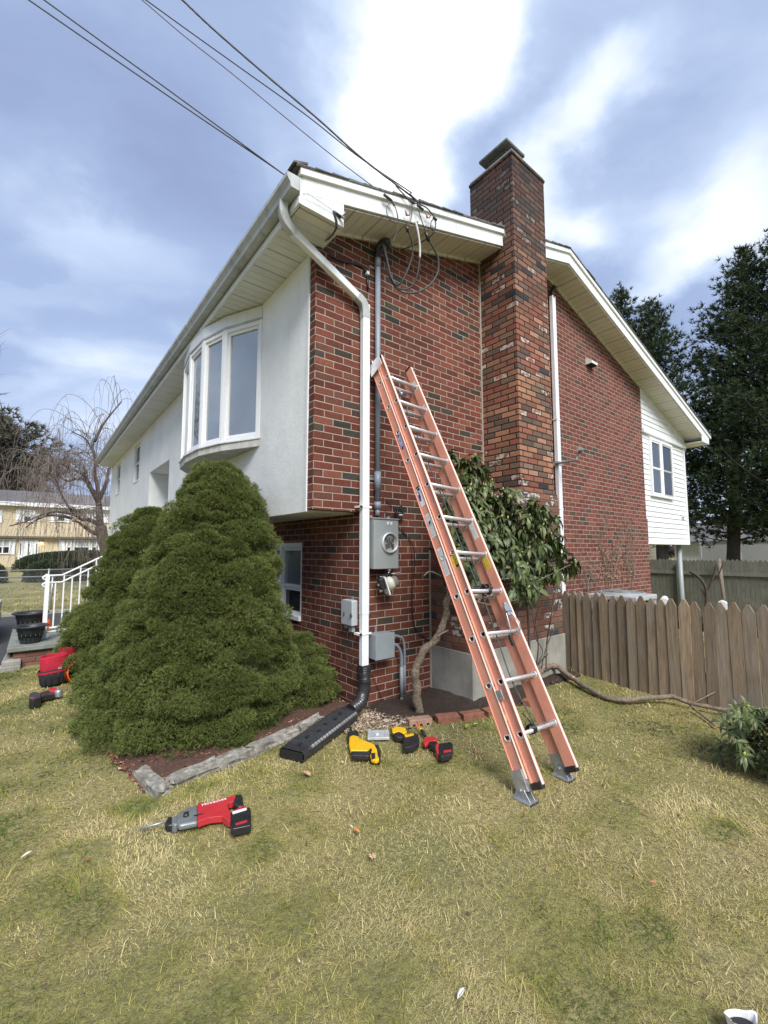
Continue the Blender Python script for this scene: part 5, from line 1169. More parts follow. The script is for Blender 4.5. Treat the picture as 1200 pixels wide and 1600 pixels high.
# scattered litter: mulch chips, crumbs, twigs
def chips(name, N, sampler, size, pal, label, seed, flat=.35):
    r_ = np.random.default_rng(seed); X, Y = sampler(r_, N); n = len(X); Z = gh(X, Y)+.012+r_.random(n)*.015
    a = r_.random(n)*6.28; L = size[0]+(size[1]-size[0])*r_.random(n)**2; W = L*(.2+.5*r_.random(n)); tl = r_.normal(0, flat, n)
    d = np.stack([np.cos(a)*np.cos(tl), np.sin(a)*np.cos(tl), np.sin(tl)], 1); q = np.stack([-np.sin(a), np.cos(a), r_.normal(0, .3, n)], 1)
    B = np.stack([X, Y, Z], 1); h = np.stack([0*X, 0*X, .25*W+.002], 1)
    V = np.stack([B-d*L[:, None]/2-q*W[:, None]/3, B-d*L[:, None]/3+q*W[:, None]/2, B+d*L[:, None]/2+q*W[:, None]/4, B+d*L[:, None]/3-q*W[:, None]/2, B+h], 1).reshape(-1, 3)
    o = (np.arange(n)*5)[:, None]; F = np.concatenate([o+np.array([[i, (i+1) % 4, 4]]) for i in range(4)], 0)
    p = np.array(pal); c = p[r_.integers(0, len(p), n)]*(.7+.6*r_.random(n))[:, None]
    meta(big_mesh(name, V, F, M['litter'], cols=np.repeat(c, 5, 0)), label, 'litter', kind='stuff')
def samp(poly):
    def f(r_, N):
        P = np.array(poly); X = P[:, 0].min()+np.ptp(P[:, 0])*r_.random(N); Y = P[:, 1].min()+np.ptp(P[:, 1])*r_.random(N); k = in_poly(poly, X, Y); return X[k], Y[k]
    return f
chips('mulch_chips', 16000, samp([(-1.80, -.28), (-.75, -.12), (-.1, -.08), (0, 0), (0, 1.6), (-1.9, 1.6), (-1.88, .3)]), (.008, .035), [(.30, .11, .07), (.20, .075, .05), (.34, .18, .12), (.11, .055, .04)], 'reddish bark chips and dead needles under the bushes', 21)
chips('soil_crumbs', 16000, samp(BED2), (.006, .028), [(.05, .035, .025), (.035, .025, .02), (.09, .065, .045), (.20, .16, .11)], 'dark soil crumbs and dry bits in the chimney bed', 22)
chips('debris', 2600, samp([(-.35, -.15), (.0, -.05), (.3, -.35), (.3, -.55), (-.05, -.55), (-.4, -.4)]), (.008, .03), [(.42, .32, .24), (.30, .20, .14), (.16, .10, .07), (.48, .40, .32)], 'pale gravel and brick crumbs beside the house corner', 23)
chips('lawn_litter', 900, samp([(-3, -2.6), (2.4, -2.6), (2.4, -.9), (-1, -.5), (-3, 2)]), (.006, .02), [(.45, .36, .24), (.22, .14, .08), (.12, .08, .05)], 'tiny dry leaf scraps scattered on the lawn', 24)
for i, (px, py, s) in enumerate(((605, 1128, .03), (590, 1122, .024), (618, 1133, .02), (583, 1130, .018), (560, 1133, .016), (572, 1119, .03))):
    p = at(px, py, 2, G+.01); mb = MB(); rock(mb, p, s*2, s*1.5, s, i, .2, i+9); meta(mb.build('pebble', M['pebble']), 'pale lump of rubble, ' + ['largest and nearest the clear plastic case', 'left of the largest, near the black drain', 'closest to the clear case latch', 'small one in the middle of the group', 'smallest, by the yellow tool spindle', 'flat one against the foot of the wall corner'][i], 'stone', 'pale rubble by the house corner')
# fallen leaves
def leaf_outline(kind):
    if kind == 'oak': return [(0, 0), (.06, .10), (.20, .12), (.12, .22), (.34, .30), (.16, .38), (.36, .58), (.16, .58), (.18, .80), (.05, .76), (0, 1), (-.06, .78), (-.2, .78), (-.14, .58), (-.34, .56), (-.14, .38), (-.30, .26), (-.12, .22), (-.18, .10), (-.05, .10)]
    return [(0, 0), (.12, .15), (.19, .4), (.15, .7), (0, 1), (-.14, .72), (-.2, .42), (-.11, .15)]
LV = [(478, 1208, 'oak', .085, (.50, .30, .20), 'pinkish tan oak leaf with lobes just below the open end of the drain'), (557, 1297, 'o', .055, (.55, .20, .05), 'orange leaf standing in the grass right of the rotary hammer'), (582, 1339, 'oak', .06, (.55, .38, .22), 'pale tan curled leaf below the orange leaf'), (134, 1343, 'o', .055, (.38, .12, .07), 'reddish brown leaf on the left part of the lawn'), (41, 1335, 'o', .055, (.62, .50, .38), 'pale leaf at the far left of the lawn'), (549, 1291, 'o', .03, (.6, .52, .38), 'small cream leaf touching the orange one'), (1020, 1378, 'o', .04, (.42, .20, .10), 'orange brown leaf scrap on the right part of the lawn'), (519, 1222, 'o', .035, (.62, .50, .34), 'small cream leaf right of the oak leaf'), (730, 1134, 'o', .08, (.36, .40, .06), 'yellow green rhododendron leaf by the bricks behind the ladder'), (744, 1131, 'o', .08, (.42, .46, .08), 'brighter yellow green leaf beside the other by the bricks'), (996, 1180, 'o', .05, (.45, .42, .12), 'yellowish leaf in front of the picket fence'), (745, 1174, 'o', .05, (.40, .17, .08), 'rust brown leaf right of the red driver'), (720, 1552, 'o', .045, (.62, .62, .60), 'whitish scrap of paper near the bottom centre'), (600, 1030+85, 'o', .04, (.5, .3, .2), 'dry leaf at the foot of the brick corner')]
for i, (px, py, kd, s, col, lab) in enumerate(LV):
    p = at(px, py, 2, G+.03); a = random.uniform(0, 6.28); R = Matrix.Rotation(a, 3, 'Z') @ Matrix.Rotation(random.uniform(-.4, .4), 3, 'X'); o = leaf_outline(kd); mb = MB()
    s *= .85; L = [R @ Vector((x*s, (y-.5)*s, .18*s*abs(x)*3)) + p for x, y in o]; mid = [R @ Vector((0, (y-.5)*s, .0)) + p for x, y in o]
    n = len(L); mb.add(L+mid, [(k, (k+1) % n, n+(k+1) % n, n+k) for k in range(n)], 0, True)
    mo = mb.build('fallen_leaf', plain('leaf_colour', col, .8, var=.25, vs=60)); sm = mo.modifiers.new('thick', 'SOLIDIFY'); sm.thickness = .001
    meta(mo, lab, 'leaf', 'dry leaves scattered on the ground')

# ================================================================= foliage tools
def sprigs(C, N, nper, ln, wd, spread, r_):
    """needle tufts: C centres, N outward directions"""
    n = len(C); C = np.repeat(C, nper, 0); N = np.repeat(N, nper, 0); m_ = len(C)
    d = N + r_.normal(0, spread, (m_, 3)); d /= np.linalg.norm(d, axis=1)[:, None]
    s = np.cross(d, r_.normal(0, 1, (m_, 3))); s /= np.linalg.norm(s, axis=1)[:, None]+1e-9
    L = ln*(.6+.8*r_.random(m_))[:, None]; W = wd*(.7+.6*r_.random(m_))[:, None]
    V = np.stack([C-s*W/2, C+s*W/2, C+d*L], 1).reshape(-1, 3); F = np.arange(m_*3).reshape(-1, 3)
    return V, F
def dwarf_spruce(lab, base, apex, r0, seed, nl=420, per=95, prof=None, needle=.024, group='clipped dwarf spruces along the front wall', hmin=0, wlim=None, nm='dwarf_spruce'):
    t = thing(nm, lab, 'bush', (base[0], base[1], G), group); r_ = np.random.default_rng(seed)
    prof = prof or [(0, .98), (.12, 1.0), (.28, .86), (.48, .67), (.65, .54), (.80, .40), (.91, .28), (.97, .15), (1, .03)]
    ph, pr = np.array([p[0] for p in prof]), np.array([p[1] for p in prof])*r0; B = np.array(base); A = np.array(apex); H = A[2]-B[2]
    h = np.sort(r_.random(nl*4)); wgt = np.interp(h, ph, pr); h = h[r_.random(nl*4) < wgt/wgt.max()][:nl*4]
    nl = len(h); th = r_.random(nl)*2*np.pi
    bulge = 1 + .20*(fbm(th*2.2+seed, h*6)-.45)*2 - .08*r_.random(nl)
    rr = np.interp(h, ph, pr)*bulge; ax = B[None, :2] + (A-B)[None, :2]*h[:, None]**1.0
    cen = np.stack([ax[:, 0]+rr*.95*np.cos(th), ax[:, 1]+rr*.95*np.sin(th), B[2]+h*H], 1)
    lr = (.065+.105*r_.random(nl)**1.5)*np.clip(r0, .5, 1)
    out = np.stack([np.cos(th), np.sin(th), .25+.9*h], 1); out /= np.linalg.norm(out, axis=1)[:, None]
    k = int(per*len(cen)/max(len(cen), 1)); d = r_.normal(0, 1, (nl, k, 3)); d /= np.linalg.norm(d, axis=2)[:, :, None]
    d = d + out[:, None, :]*.55; d /= np.linalg.norm(d, axis=2)[:, :, None]
    sq = np.array([1.15, 1.15, .66])
    P = cen[:, None, :] + d*sq*(lr[:, None]*(.78+.3*r_.random((nl, k))))[:, :, None]
    dn = d*.75+out[:, None, :]*.45+np.array([0, 0, .18])
    P = P.reshape(-1, 3); dn = dn.reshape(-1, 3); dn /= np.linalg.norm(dn, axis=1)[:, None]
    lc = np.repeat(r_.random(nl), k)
    m2 = len(P)//3; h2 = r_.random(m2)**1.15; t2 = r_.random(m2)*2*np.pi; bg2 = 1 + .20*(fbm(t2*2.2+seed, h2*6)-.45)*2
    rr2 = np.interp(h2, ph, pr)*bg2*(.81+.08*r_.random(m2)); P2 = np.stack([B[0]+(A-B)[0]*h2+rr2*np.cos(t2), B[1]+(A-B)[1]*h2+rr2*np.sin(t2), B[2]+h2*H], 1)
    d2 = np.stack([np.cos(t2), np.sin(t2), .3+.6*h2], 1); d2 /= np.linalg.norm(d2, axis=1)[:, None]
    P = np.concatenate([P, P2]); dn = np.concatenate([dn, d2]); lc = np.concatenate([lc, fbm(t2*6, h2*14)])
    if wlim is not None: q = P[:, 0] < wlim(P); P, dn, lc = P[q], dn[q], lc[q]
    q = P[:, 2] > G+.01; P, dn, lc = P[q], dn[q], lc[q]
    V, F = sprigs(P, dn, 7, needle, needle*.17, .55, r_)
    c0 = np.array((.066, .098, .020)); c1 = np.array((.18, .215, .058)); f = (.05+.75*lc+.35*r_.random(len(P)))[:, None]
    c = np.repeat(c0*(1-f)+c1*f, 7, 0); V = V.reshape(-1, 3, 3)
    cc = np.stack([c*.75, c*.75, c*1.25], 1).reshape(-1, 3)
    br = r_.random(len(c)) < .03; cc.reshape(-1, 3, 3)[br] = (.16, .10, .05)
    big_mesh('needles', V.reshape(-1, 3), F, M['needle'], t, cols=cc)
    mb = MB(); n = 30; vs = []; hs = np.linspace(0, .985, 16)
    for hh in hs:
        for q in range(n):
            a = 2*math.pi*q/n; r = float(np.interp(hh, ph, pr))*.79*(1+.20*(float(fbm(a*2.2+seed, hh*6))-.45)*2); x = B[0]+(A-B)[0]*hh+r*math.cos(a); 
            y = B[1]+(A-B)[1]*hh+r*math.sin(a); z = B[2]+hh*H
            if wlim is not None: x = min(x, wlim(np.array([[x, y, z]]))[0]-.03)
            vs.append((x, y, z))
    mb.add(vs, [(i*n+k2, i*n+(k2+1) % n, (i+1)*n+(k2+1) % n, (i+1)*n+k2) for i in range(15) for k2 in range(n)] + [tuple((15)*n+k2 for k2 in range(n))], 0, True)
    mb.build('shaded_core', plain('dark_twig_core', (.034, .040, .016), .95, var=.5, vs=40, bmp=1, bs=60), t)  # solid twig core, shade between the tufts put into its dark colour
    mb = MB(); mb.tube([(B[0], B[1], G-.05), (B[0]*.7+A[0]*.3, B[1]*.7+A[1]*.3, G+.3*H)], [.07, .03], 8); mb.build('trunk', M['bark'], t)
    return t
wl = lambda P: np.where(P[:, 2] > .36, -.53, -.02)
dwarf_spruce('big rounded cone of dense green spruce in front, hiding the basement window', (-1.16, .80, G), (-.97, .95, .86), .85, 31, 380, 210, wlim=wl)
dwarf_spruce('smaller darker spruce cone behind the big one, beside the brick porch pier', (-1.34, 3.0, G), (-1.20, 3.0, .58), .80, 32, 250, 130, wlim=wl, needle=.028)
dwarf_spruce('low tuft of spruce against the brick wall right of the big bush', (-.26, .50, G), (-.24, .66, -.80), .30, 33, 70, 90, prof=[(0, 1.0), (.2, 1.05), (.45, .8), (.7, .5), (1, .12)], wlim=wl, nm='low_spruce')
# broadleaf whorls
def leaves(C, U, r_, nleaf=9, L=(.075, .125), wratio=.30, droop=(.1, 1.3)):
    n = len(C); V = []; Fc = []; col = []
    t_ = np.array([[0, 0], [.30, .9], [.30, 0], [.30, -.9], [.68, .85], [.68, 0], [.68, -.85], [1, 0]])
    T_ = np.array([[0, 1, 2], [0, 2, 3], [1, 4, 5], [1, 5, 2], [2, 5, 6], [2, 6, 3], [4, 7, 5], [5, 7, 6]])
    ct = np.repeat(C, nleaf, 0); ut = np.repeat(U, nleaf, 0); m_ = len(ct)
    a = np.tile(np.arange(nleaf)*2.4, n)+np.repeat(r_.random(n)*6.28, nleaf)
    ref = np.cross(ut, np.array([[.3, .5, .81]])); ref /= np.linalg.norm(ref, axis=1)[:, None]; r2 = np.cross(ut, ref)
    rd = ref*np.cos(a)[:, None]+r2*np.sin(a)[:, None]
    dr = droop[0]+(droop[1]-droop[0])*r_.random(m_)
    ln = L[0]+(L[1]-L[0])*r_.random(m_); hw = ln*wratio/2
    side = np.cross(rd, ut)
    down = np.array([[0, 0, -1.]])
    vs = np.zeros((m_, 8, 3))
    for i, (u, s) in enumerate(t_):
        ang = dr*(.35+.65*u); pos = rd*(np.cos(ang)*u*ln)[:, None]+down*(np.sin(ang)*u*ln)[:, None]+ut*(.01*u*(1-u)*4)
        vs[:, i] = ct+pos+side*(s*hw)[:, None]+(ut*.6-down*.4)*(abs(s)*hw*.35)[:, None]
    F = (np.arange(m_)*8)[:, None, None]+T_[None]; 
    g0, g1, g2 = np.array((.034, .052, .016)), np.array((.078, .105, .034)), np.array((.15, .175, .072))
    f = r_.random(m_)[:, None]; c = np.where(f < .6, g0+(g1-g0)*f/.6, g1+(g2-g1)*(f-.6)/.4); cc = np.repeat(c, 8, 0).reshape(m_, 8, 3); cc[:, [2, 5, 0]] *= 1.25
    return vs.reshape(-1, 3), F.reshape(-1, 3), cc.reshape(-1, 3)
def buds(C, U, parent, col, s=.008):
    mb = MB()
    for c, u in zip(C, U):
        c = Vector(c); u = Vector(u); mb.tube([c, c+u*s*1.2, c+u*s*2.6, c+u*s*3.6], [s*.5, s, s*.8, s*.15], 6)
    mb.build('buds', col, parent)['kind'] = 'stuff'
def pxpoly(poly, n, ylo, yhi, r_):
    P = np.array(poly, float); out = []
    while len(out) < n:
        x = P[:, 0].min()+np.ptp(P[:, 0])*r_.random(); y = P[:, 1].min()+np.ptp(P[:, 1])*r_.random()
        if in_poly(poly, np.array([x]), np.array([y]))[0]: out.append(at(x, y, 1, ylo+(yhi-ylo)*r_.random()))
    return np.array([tuple(v) for v in out])
r_ = np.random.default_rng(41)
rho = thing('rhododendron', 'leafy rhododendron with drooping leaves growing between the ladder and the chimney', 'shrub', (.33, -.42, G))
OUT = [(697, 703), (725, 702), (748, 715), (765, 735), (780, 760), (815, 768), (845, 785), (868, 800), (878, 835), (880, 862), (898, 870), (902, 886), (878, 898), (855, 905), (838, 928), (818, 935), (802, 925), (795, 900), (775, 880), (752, 905), (735, 915), (722, 900), (700, 850), (690, 800), (700, 770), (712, 745), (700, 725)]
C = pxpoly(OUT, 400, -.60, -1.02, r_)
for i_ in range(len(C)):
    k_ = C[i_]; d_ = Vector(k_)-CAM; lim = -1.735+(k_[2]+1.385)/3.15*1.68+.20 - 1.2*float(sstep(1.2, 1.7, k_[0])); lim = min(-.42, lim)
    if k_[1] < lim: q_ = CAM + d_*((lim-.10*random.random()-CAM.y)/d_.y); C[i_] = tuple(q_)
ctr = C.mean(0); U = (C-ctr)*.5+np.array([0, -.15, .55])+r_.normal(0, .25, C.shape); U /= np.linalg.norm(U, axis=1)[:, None]
V, F, c = leaves(C, U, r_, 9, (.065, .135), .36, (.1, 1.4)); big_mesh('leaves', V, F, M['leaf'], rho, cols=c, smooth=True)
budm = plain('pale_green_bud', (.40, .42, .16), .6); buds(C[:150]+U[:150]*.004, U[:150], rho, budm, .009)
mb = MB(); tp = [at(655, 1120, 1, -.44), at(652, 1085, 1, -.45), at(649, 1052, 1, -.46), at(660, 1020, 1, -.50), at(684, 994, 1, -.56), at(696, 962, 1, -.60), at(700, 930, 1, -.64), at(706, 895, 1, -.7), at(716, 860, 1, -.75)]
tp[0].z = G-.05; tp = bez(tp, 6); n = len(tp); mb.tube([q+Vector((.008*math.sin(i*.9), .006*math.cos(i*1.3), 0)) for i, q in enumerate(tp)], [.040-.020*i/n+.004*math.sin(i*1.7) for i in range(n)], 12); trk = mb.build('trunk', M['bark_pale'], rho)
mb = MB()
for i in range(0, 400, 15):
    e = Vector(C[i]); s = tp[int(n*.72)+random.randrange(int(n*.27))]; mb.tube(bez([s, s.lerp(e, .5)+Vector((random.uniform(-.06, .06), 0, -.10)), e], 4), [.007-.0005*k for k in range(9)], 5)
for pts in (((697, 945), (712, 940), (728, 925), (735, 905)), ((684, 994), (690, 990), (700, 985)), ((690, 900), (672, 893), (662, 900))): mb.tube(bez([at(*q, 1, -.62) for q in pts], 5), .007, 6)
mb.build('branch', M['twig_red'], rho)
st = [at(828, 1052, 1, -.72), at(826, 980, 1, -.75), at(824, 915, 1, -.8)]; MB().tube(bez(st, 5), .013, 7).build('stem', M['twig'], rho)
# bare stems by the fence end
bs = thing('bare_shrub', 'thin dark bare stems standing between the ladder and the picket fence', 'shrub', tuple(at(850, 1040, 1, -.68)))
for pts, rr in ((((853, 1045), (855, 1000), (862, 960), (866, 925)), .009), (((838, 1040), (841, 1010), (838, 985), (833, 955), (852, 905), (862, 890)), .006), (((846, 1045), (851, 1020), (858, 1000), (866, 985)), .005), (((835, 1045), (848, 1018), (835, 990), (843, 940)), .005), (((866, 960), (880, 935), (885, 925), (893, 890)), .003), (((832, 945), (845, 958), (862, 960)), .004), (((840, 1040), (848, 1030), (856, 1022)), .007), (((862, 905), (872, 880), (868, 860)), .004)):
    MB().tube(bez([at(*q, 1, -.70+random.uniform(-.08, .08)) for q in pts], 6), rr, 6).build('stem', M['twig'], bs)
for k in range(3):
    p = at(800+k*3, 1078-k*3, 2, G); MB().tube([p, p+Vector((.0+.05*k, .02, .17-.04*k))], [.011, .009], 6).build('cut_stub', M['twig'], bs)
# small rhododendron lying at the lower right
rho2 = thing('rhododendron_cutting', 'low leafy rhododendron branch with yellow buds at the right edge of the lawn', 'shrub', (1.1, -2.45, G))
OUT2 = [(1128, 1120), (1160, 1098), (1205, 1110), (1260, 1100), (1290, 1180), (1260, 1235), (1195, 1238), (1165, 1218), (1135, 1205), (1120, 1180), (1130, 1150)]
C = np.array([tuple(at(x, y, 0, 1.05+r_.random()*.55)) for x, y in [(lambda p: p)(q) for q in []]]) if False else None
pts = []
while len(pts) < 125:
    x, y = 1115+r_.random()*180, 1090+r_.random()*150
    if in_poly(OUT2, np.array([x]), np.array([y]))[0]:
        q = at(x, y, 0, 1.15+r_.random()*.5)
        if q.z > G+.02: pts.append(tuple(q))
C = np.array(pts); U = np.array([[-.35, -.35, .65]])+r_.normal(0, .3, C.shape); U /= np.linalg.norm(U, axis=1)[:, None]
V, F, c = leaves(C, U, r_, 8, (.05, .085), .28, (.0, 1.0)); big_mesh('leaves', V, F, M['leaf'], rho2, cols=c, smooth=True)
buds(C[:34], U[:34]+np.array([0, 0, .2]), rho2, plain('yellow_bud', (.62, .58, .14), .55), .0075)
mb = MB(); b0 = Vector((1.75, -2.35, G+.02))
for i in range(0, 125, 4): e = Vector(C[i]); mb.tube(bez([b0, b0.lerp(e, .5)+Vector((0, 0, .05)), e], 4), [.008-.0006*k for k in range(9)], 5)
mb.build('branch', M['twig'], rho2)
# cut trunk lying along the fence
lg = thing('fallen_branch', 'long grey crooked branch lying on the ground in front of the picket fence', 'branch', tuple(at(930, 1080, 2, G)))
px = [((836, 1064), .06), ((843, 1050), .12), ((852, 1043), .14), ((867, 1041), .13), ((893, 1058), .07), ((924, 1079), .04), ((969, 1094), .04), ((1023, 1089), .07), ((1054, 1090), .08), ((1083, 1100), .06), ((1124, 1107), .06), ((1162, 1108), .08), ((1205, 1112), .08), ((1260, 1118), .08)]
ps = bez([at(*q, 2, G+z) for q, z in px], 6); n = len(ps)
MB().tube([q+Vector((.006*math.sin(i*1.1), .006*math.cos(i*.8), .004*math.sin(i*.7))) for i, q in enumerate(ps)], [max(.011, .036-.027*i/n+.003*math.sin(i*1.9)) for i in range(n)], 12).build('main_limb', M['bark_pale'], lg)
for pts in ((((1080, 1100), (1100, 1090), (1120, 1080), (1130, 1078), (1142, 1072)), (.06, .12, .17, .18, .2), .006), (((1080, 1102), (1090, 1112), (1104, 1123), (1119, 1135)), (.06, .04, .03, .03), .009), (((1160, 1100), (1172, 1085), (1186, 1068), (1205, 1048)), (.09, .15, .22, .3), .009), (((1185, 1110), (1192, 1102), (1210, 1095)), (.08, .12, .15), .008)):
    MB().tube(bez([at(*q, 2, G+z) for q, z in zip(pts[0], pts[1])], 5), pts[2], 7).build('side_branch', M['bark_pale'], lg)
p = ps[24]; MB().tube([p, p+Vector((-.03, -.05, .01))], [.016, .014], 8).build('cut_end', plain('fresh_cut_wood', (.50, .33, .16), .8), lg)

# ================================================================= picket fence
pf = thing('picket_fence', 'weathered brown dog eared picket fence running from the chimney toward the camera', 'fence', (2.6, -1.6, G))
for i in range(38):
    y = -.33-.0985*i; x = 2.735-.26*sstep(-.2, 1.9, -y)+.0*y; x = float(x)+random.uniform(-.004, .004); w_ = .0486+random.uniform(-.0012, .0004)
    zt_ = -.475+.035*min(1, (-y)/2.2)+random.uniform(-.014, .014); zb = G-.03-(.03 if i % 3 else 0); tl = random.uniform(-.012, .012); sh = .036+random.uniform(-.006, .006)
    mb = MB(); mb.prism([(x, y-w_, zb), (x, y+w_, zb), (x, y+w_+tl, zt_-.075), (x, y+w_*.55+tl, zt_-.028), (x, y+.012+tl, zt_), (x, y-.012+tl, zt_), (x, y-w_*.55+tl, zt_-.03), (x, y-w_+tl, zt_-.075)], (.018, 0, 0)); mb.build('picket', M['picket'], pf, .002)
for z in (-.72, -1.18): MB().prism([(2.755, -.28, z), (2.62, -1.2, z), (2.505, -1.7, z), (2.50, -4.05, z), (2.545, -4.05, z), (2.545, -1.7, z), (2.66, -1.2, z), (2.80, -.28, z)], (0, 0, .08)).build('rail', M['picket'], pf)
for y in (-.35, -2.1, -3.9): MB().box(2.80 if y > -1 else 2.55, 2.88 if y > -1 else 2.63, y-.045, y+.045, G-.2, -.55).build('post', M['picket'], pf)
# AC unit
ac = thing('air_conditioner', 'grey outdoor air conditioner with a round top grille behind the picket fence', 'air conditioner', (4.4, -.6, gh(np.array([4.4]), np.array([-.6]))[0]))
x0, x1, y0, y1, zt_ = 3.98, 4.66, -.80, -.15, -.60; zb = G-.06
MB().box(x0+.02, x1-.02, y0+.02, y1-.02, zb, zt_-.07).build('coil_cabinet', M['dark'], ac, .02)
mb = MB()
for i in range(26):
    z = zb+.05+i*.028; mb.box(x0+.012, x1-.012, y0+.012, y1-.012, z, z+.006)
mb.build('louvre', M['grey_box'], ac)
mb = MB()
for cx_, cy_ in ((x0, y0), (x1-.05, y0), (x0, y1-.05), (x1-.05, y1-.05)): mb.box(cx_, cx_+.05, cy_, cy_+.05, zb, zt_-.05)
mb.build('corner_post', M['grey_box'], ac, .006)
MB().box(x0-.01, x1+.01, y0-.01, y1+.01, zt_-.07, zt_-.0).build('top_cover', plain('pale_grey_cover', (.40, .41, .415), .5, var=.1), ac, .015)
cc = Vector(((x0+x1)/2, (y0+y1)/2, zt_)); mb = MB()
mb.lathe(cc, [(.0, .004), (.27, .004)], 32); mb.build('fan_well', M['dark'], ac)
mb = MB(); mb.lathe(cc, [(.26, .002), (.27, .03), (.29, .032), (.31, .002)], 36)
for r in np.arange(.04, .27, .022): mb.tube([cc+Vector((r*math.cos(a), r*math.sin(a), .028+.03*(1-r/.3))) for a in np.linspace(0, 6.283, 33)], .0025, 4, cap=False)
for a in np.linspace(0, 6.28, 9)[:-1]: mb.tube([cc+Vector((.03*math.cos(a), .03*math.sin(a), .055)), cc+Vector((.27*math.cos(a), .27*math.sin(a), .028))], .004, 5)
mb.build('fan_grille', M['grey_box'], ac)
# dead vine on the wall
vn = thing('dead_vine', 'dry leafless vine clinging to the old brick above the air conditioner', 'vine', (4.8, 0, G)); mb = MB(); rv = random.Random(5)
def vine(p, d, L, r, dep):
    pts = [p]
    for k in range(6):
        d = (d + Vector((rv.uniform(-.5, .5), 0, rv.uniform(-.2, .4)))).normalized(); q = pts[-1]+d*(L/6); q.y = -rv.uniform(.006, .05); pts.append(q)
    mb.tube(pts, [r*(1-.1*k) for k in range(7)], 4)
    if dep:
        for k in range(3): vine(pts[rv.randrange(2, 6)], (d+Vector((rv.uniform(-1.2, 1.2), 0, rv.uniform(-.3, .8)))).normalized(), L*.6, r*.65, dep-1)
for x in (3.95, 4.15, 4.5, 4.75, 4.9, 5.05, 5.3, 5.5, 5.7): vine(Vector((x, -.02, -1.0)), Vector((rv.uniform(-.2, .2), 0, 1)), rv.uniform(.6, 1.0)*(1.3 if 4.6 < x < 5.4 else .8), .006, 3)
mb.build('stems', M['twig_pale'], vn); r_ = np.random.default_rng(9)
C = np.stack([r_.normal(5.0, .45, 500), -.02-.05*r_.random(500), -.45+np.abs(r_.normal(0, .38, 500))], 1); V, F = sprigs(C, np.tile([0, -.5, -.6], (500, 1)), 2, .03, .014, .8, r_)
big_mesh('dry_leaves', V, F, M['litter'], vn, cols=np.tile((.30, .22, .16), (len(V), 1)))
# ================================================================= far stockade fence and things beyond it
sf = thing('stockade_fence', 'tall greenish board fence along the back of the yard under the big evergreens', 'fence', (12, 0, -2)); mb = MB(); rf = random.Random(4)
for i in range(150):
    y = 7.2-i*.095; z = -.225+rf.uniform(-.012, .012); zb = -2.15
    mb.prism([(12, y-.045, zb), (12, y+.045, zb), (12, y+.045, z-.05), (12, y, z), (12, y-.045, z-.05)], (.02, 0, 0))
mb.build('board_panel', M['stockade'], sf)
for y in (6, 3.6, 1.2, -1.2, -3.6, -6): MB().box(11.9, 11.99, y-.05, y+.05, -2.2, -.35).build('post', M['stockade'], sf)
MB().box(11.95, 11.99, -6.9, 7.2, -.65, -.55).box(11.95, 11.99, -6.9, 7.2, -1.8, -1.7).build('rail', M['stockade'], sf)
p = at(1128, 905, 0, 11.6); lp_ = thing('leaning_stake', 'pale weathered stake leaning against the far green fence', 'stake', (p.x, p.y, -2)); MB().tube([at(1123, 873, 0, 11.85), at(1134, 960, 0, 11.3)], .045, 8).build('pole', M['bark_pale'], lp_)
sp = thing('bare_sapling', 'small forked leafless sapling in front of the far green fence', 'sapling', tuple(at(1103, 950, 0, 10))); mb = MB()
for pts, r in ((((1103, 955), (1104, 925), (1100, 912), (1090, 900), (1078, 893)), .035), (((1104, 925), (1112, 908), (1120, 880)), .022), (((1104, 935), (1096, 920)), .02), (((1112, 908), (1122, 900), (1130, 878)), .012)): mb.tube(bez([at(*q, 0, 10) for q in pts], 5), r, 6)
mb.build('trunk', M['twig'], sp)
for (px, py, lab) in ((1038, 932, 'pale stone slab propped upright just beyond the pickets, the left one'), (1129, 938, 'pale rounded stone just beyond the pickets, the right one')):
    q = at(px, py, 0, 6.5); mb = MB(); rock(mb, (q.x, q.y, q.z-.565), .08, .12, 1.1, .2, .03, int(px)); meta(mb.build('garden_stone', M['trim']), lab, 'stone', 'pale stones in the back yard')
# white vinyl fence and houses behind the evergreens
vf = thing('vinyl_fence', 'white vinyl panel fence far behind the evergreens', 'fence', (31, 0, -2)); mb = MB()
for i in range(9):
    y = 6.0-i*2.0; MB().box(31, 31.05, y-1.9, y-.1, -2.2, .35).build('panel', M['trim_bright'], vf); MB().box(30.96, 31.1, y-.1, y, -2.2, .5).build('post', M['trim_bright'], vf)
bh = thing('beige_house', 'beige clapboard house glimpsed under the white wall extension', 'house', (24, 9, -2))
MB().box(24, 31, 8.2, 16, -2.2, 3.2).build('wall', M['beige_siding'], bh); MB().prism([(23.6, 7.8, 3.2), (31.4, 7.8, 3.2), (31.4, 12.1, 5.4), (23.6, 12.1, 5.4)], (0, 0, .15)).prism([(23.6, 16.4, 3.2), (31.4, 16.4, 3.2), (31.4, 12.1, 5.4), (23.6, 12.1, 5.4)], (0, 0, .15)).build('roof', M['shingle'], bh)
wh = thing('pale_house', 'pale grey house with a low roof seen between the evergreen trunks', 'house', (38, 5, -2)); MB().box(36, 46, -4, 9, -2.2, .5).build('wall', M['trim'], wh)
MB().prism([(35.4, -4.6, .5), (46.6, -4.6, .5), (41, -4.6, 1.9)], (0, .1, 0)).prism([(35.4, -4.6, .5), (35.4, 9.6, .5), (41, 9.6, 1.9), (41, -4.6, 1.9)], (0, 0, .15)).prism([(46.6, -4.6, .5), (46.6, 9.6, .5), (41, 9.6, 1.9), (41, -4.6, 1.9)], (0, 0, .15)).build('roof', M['shingle'], wh)
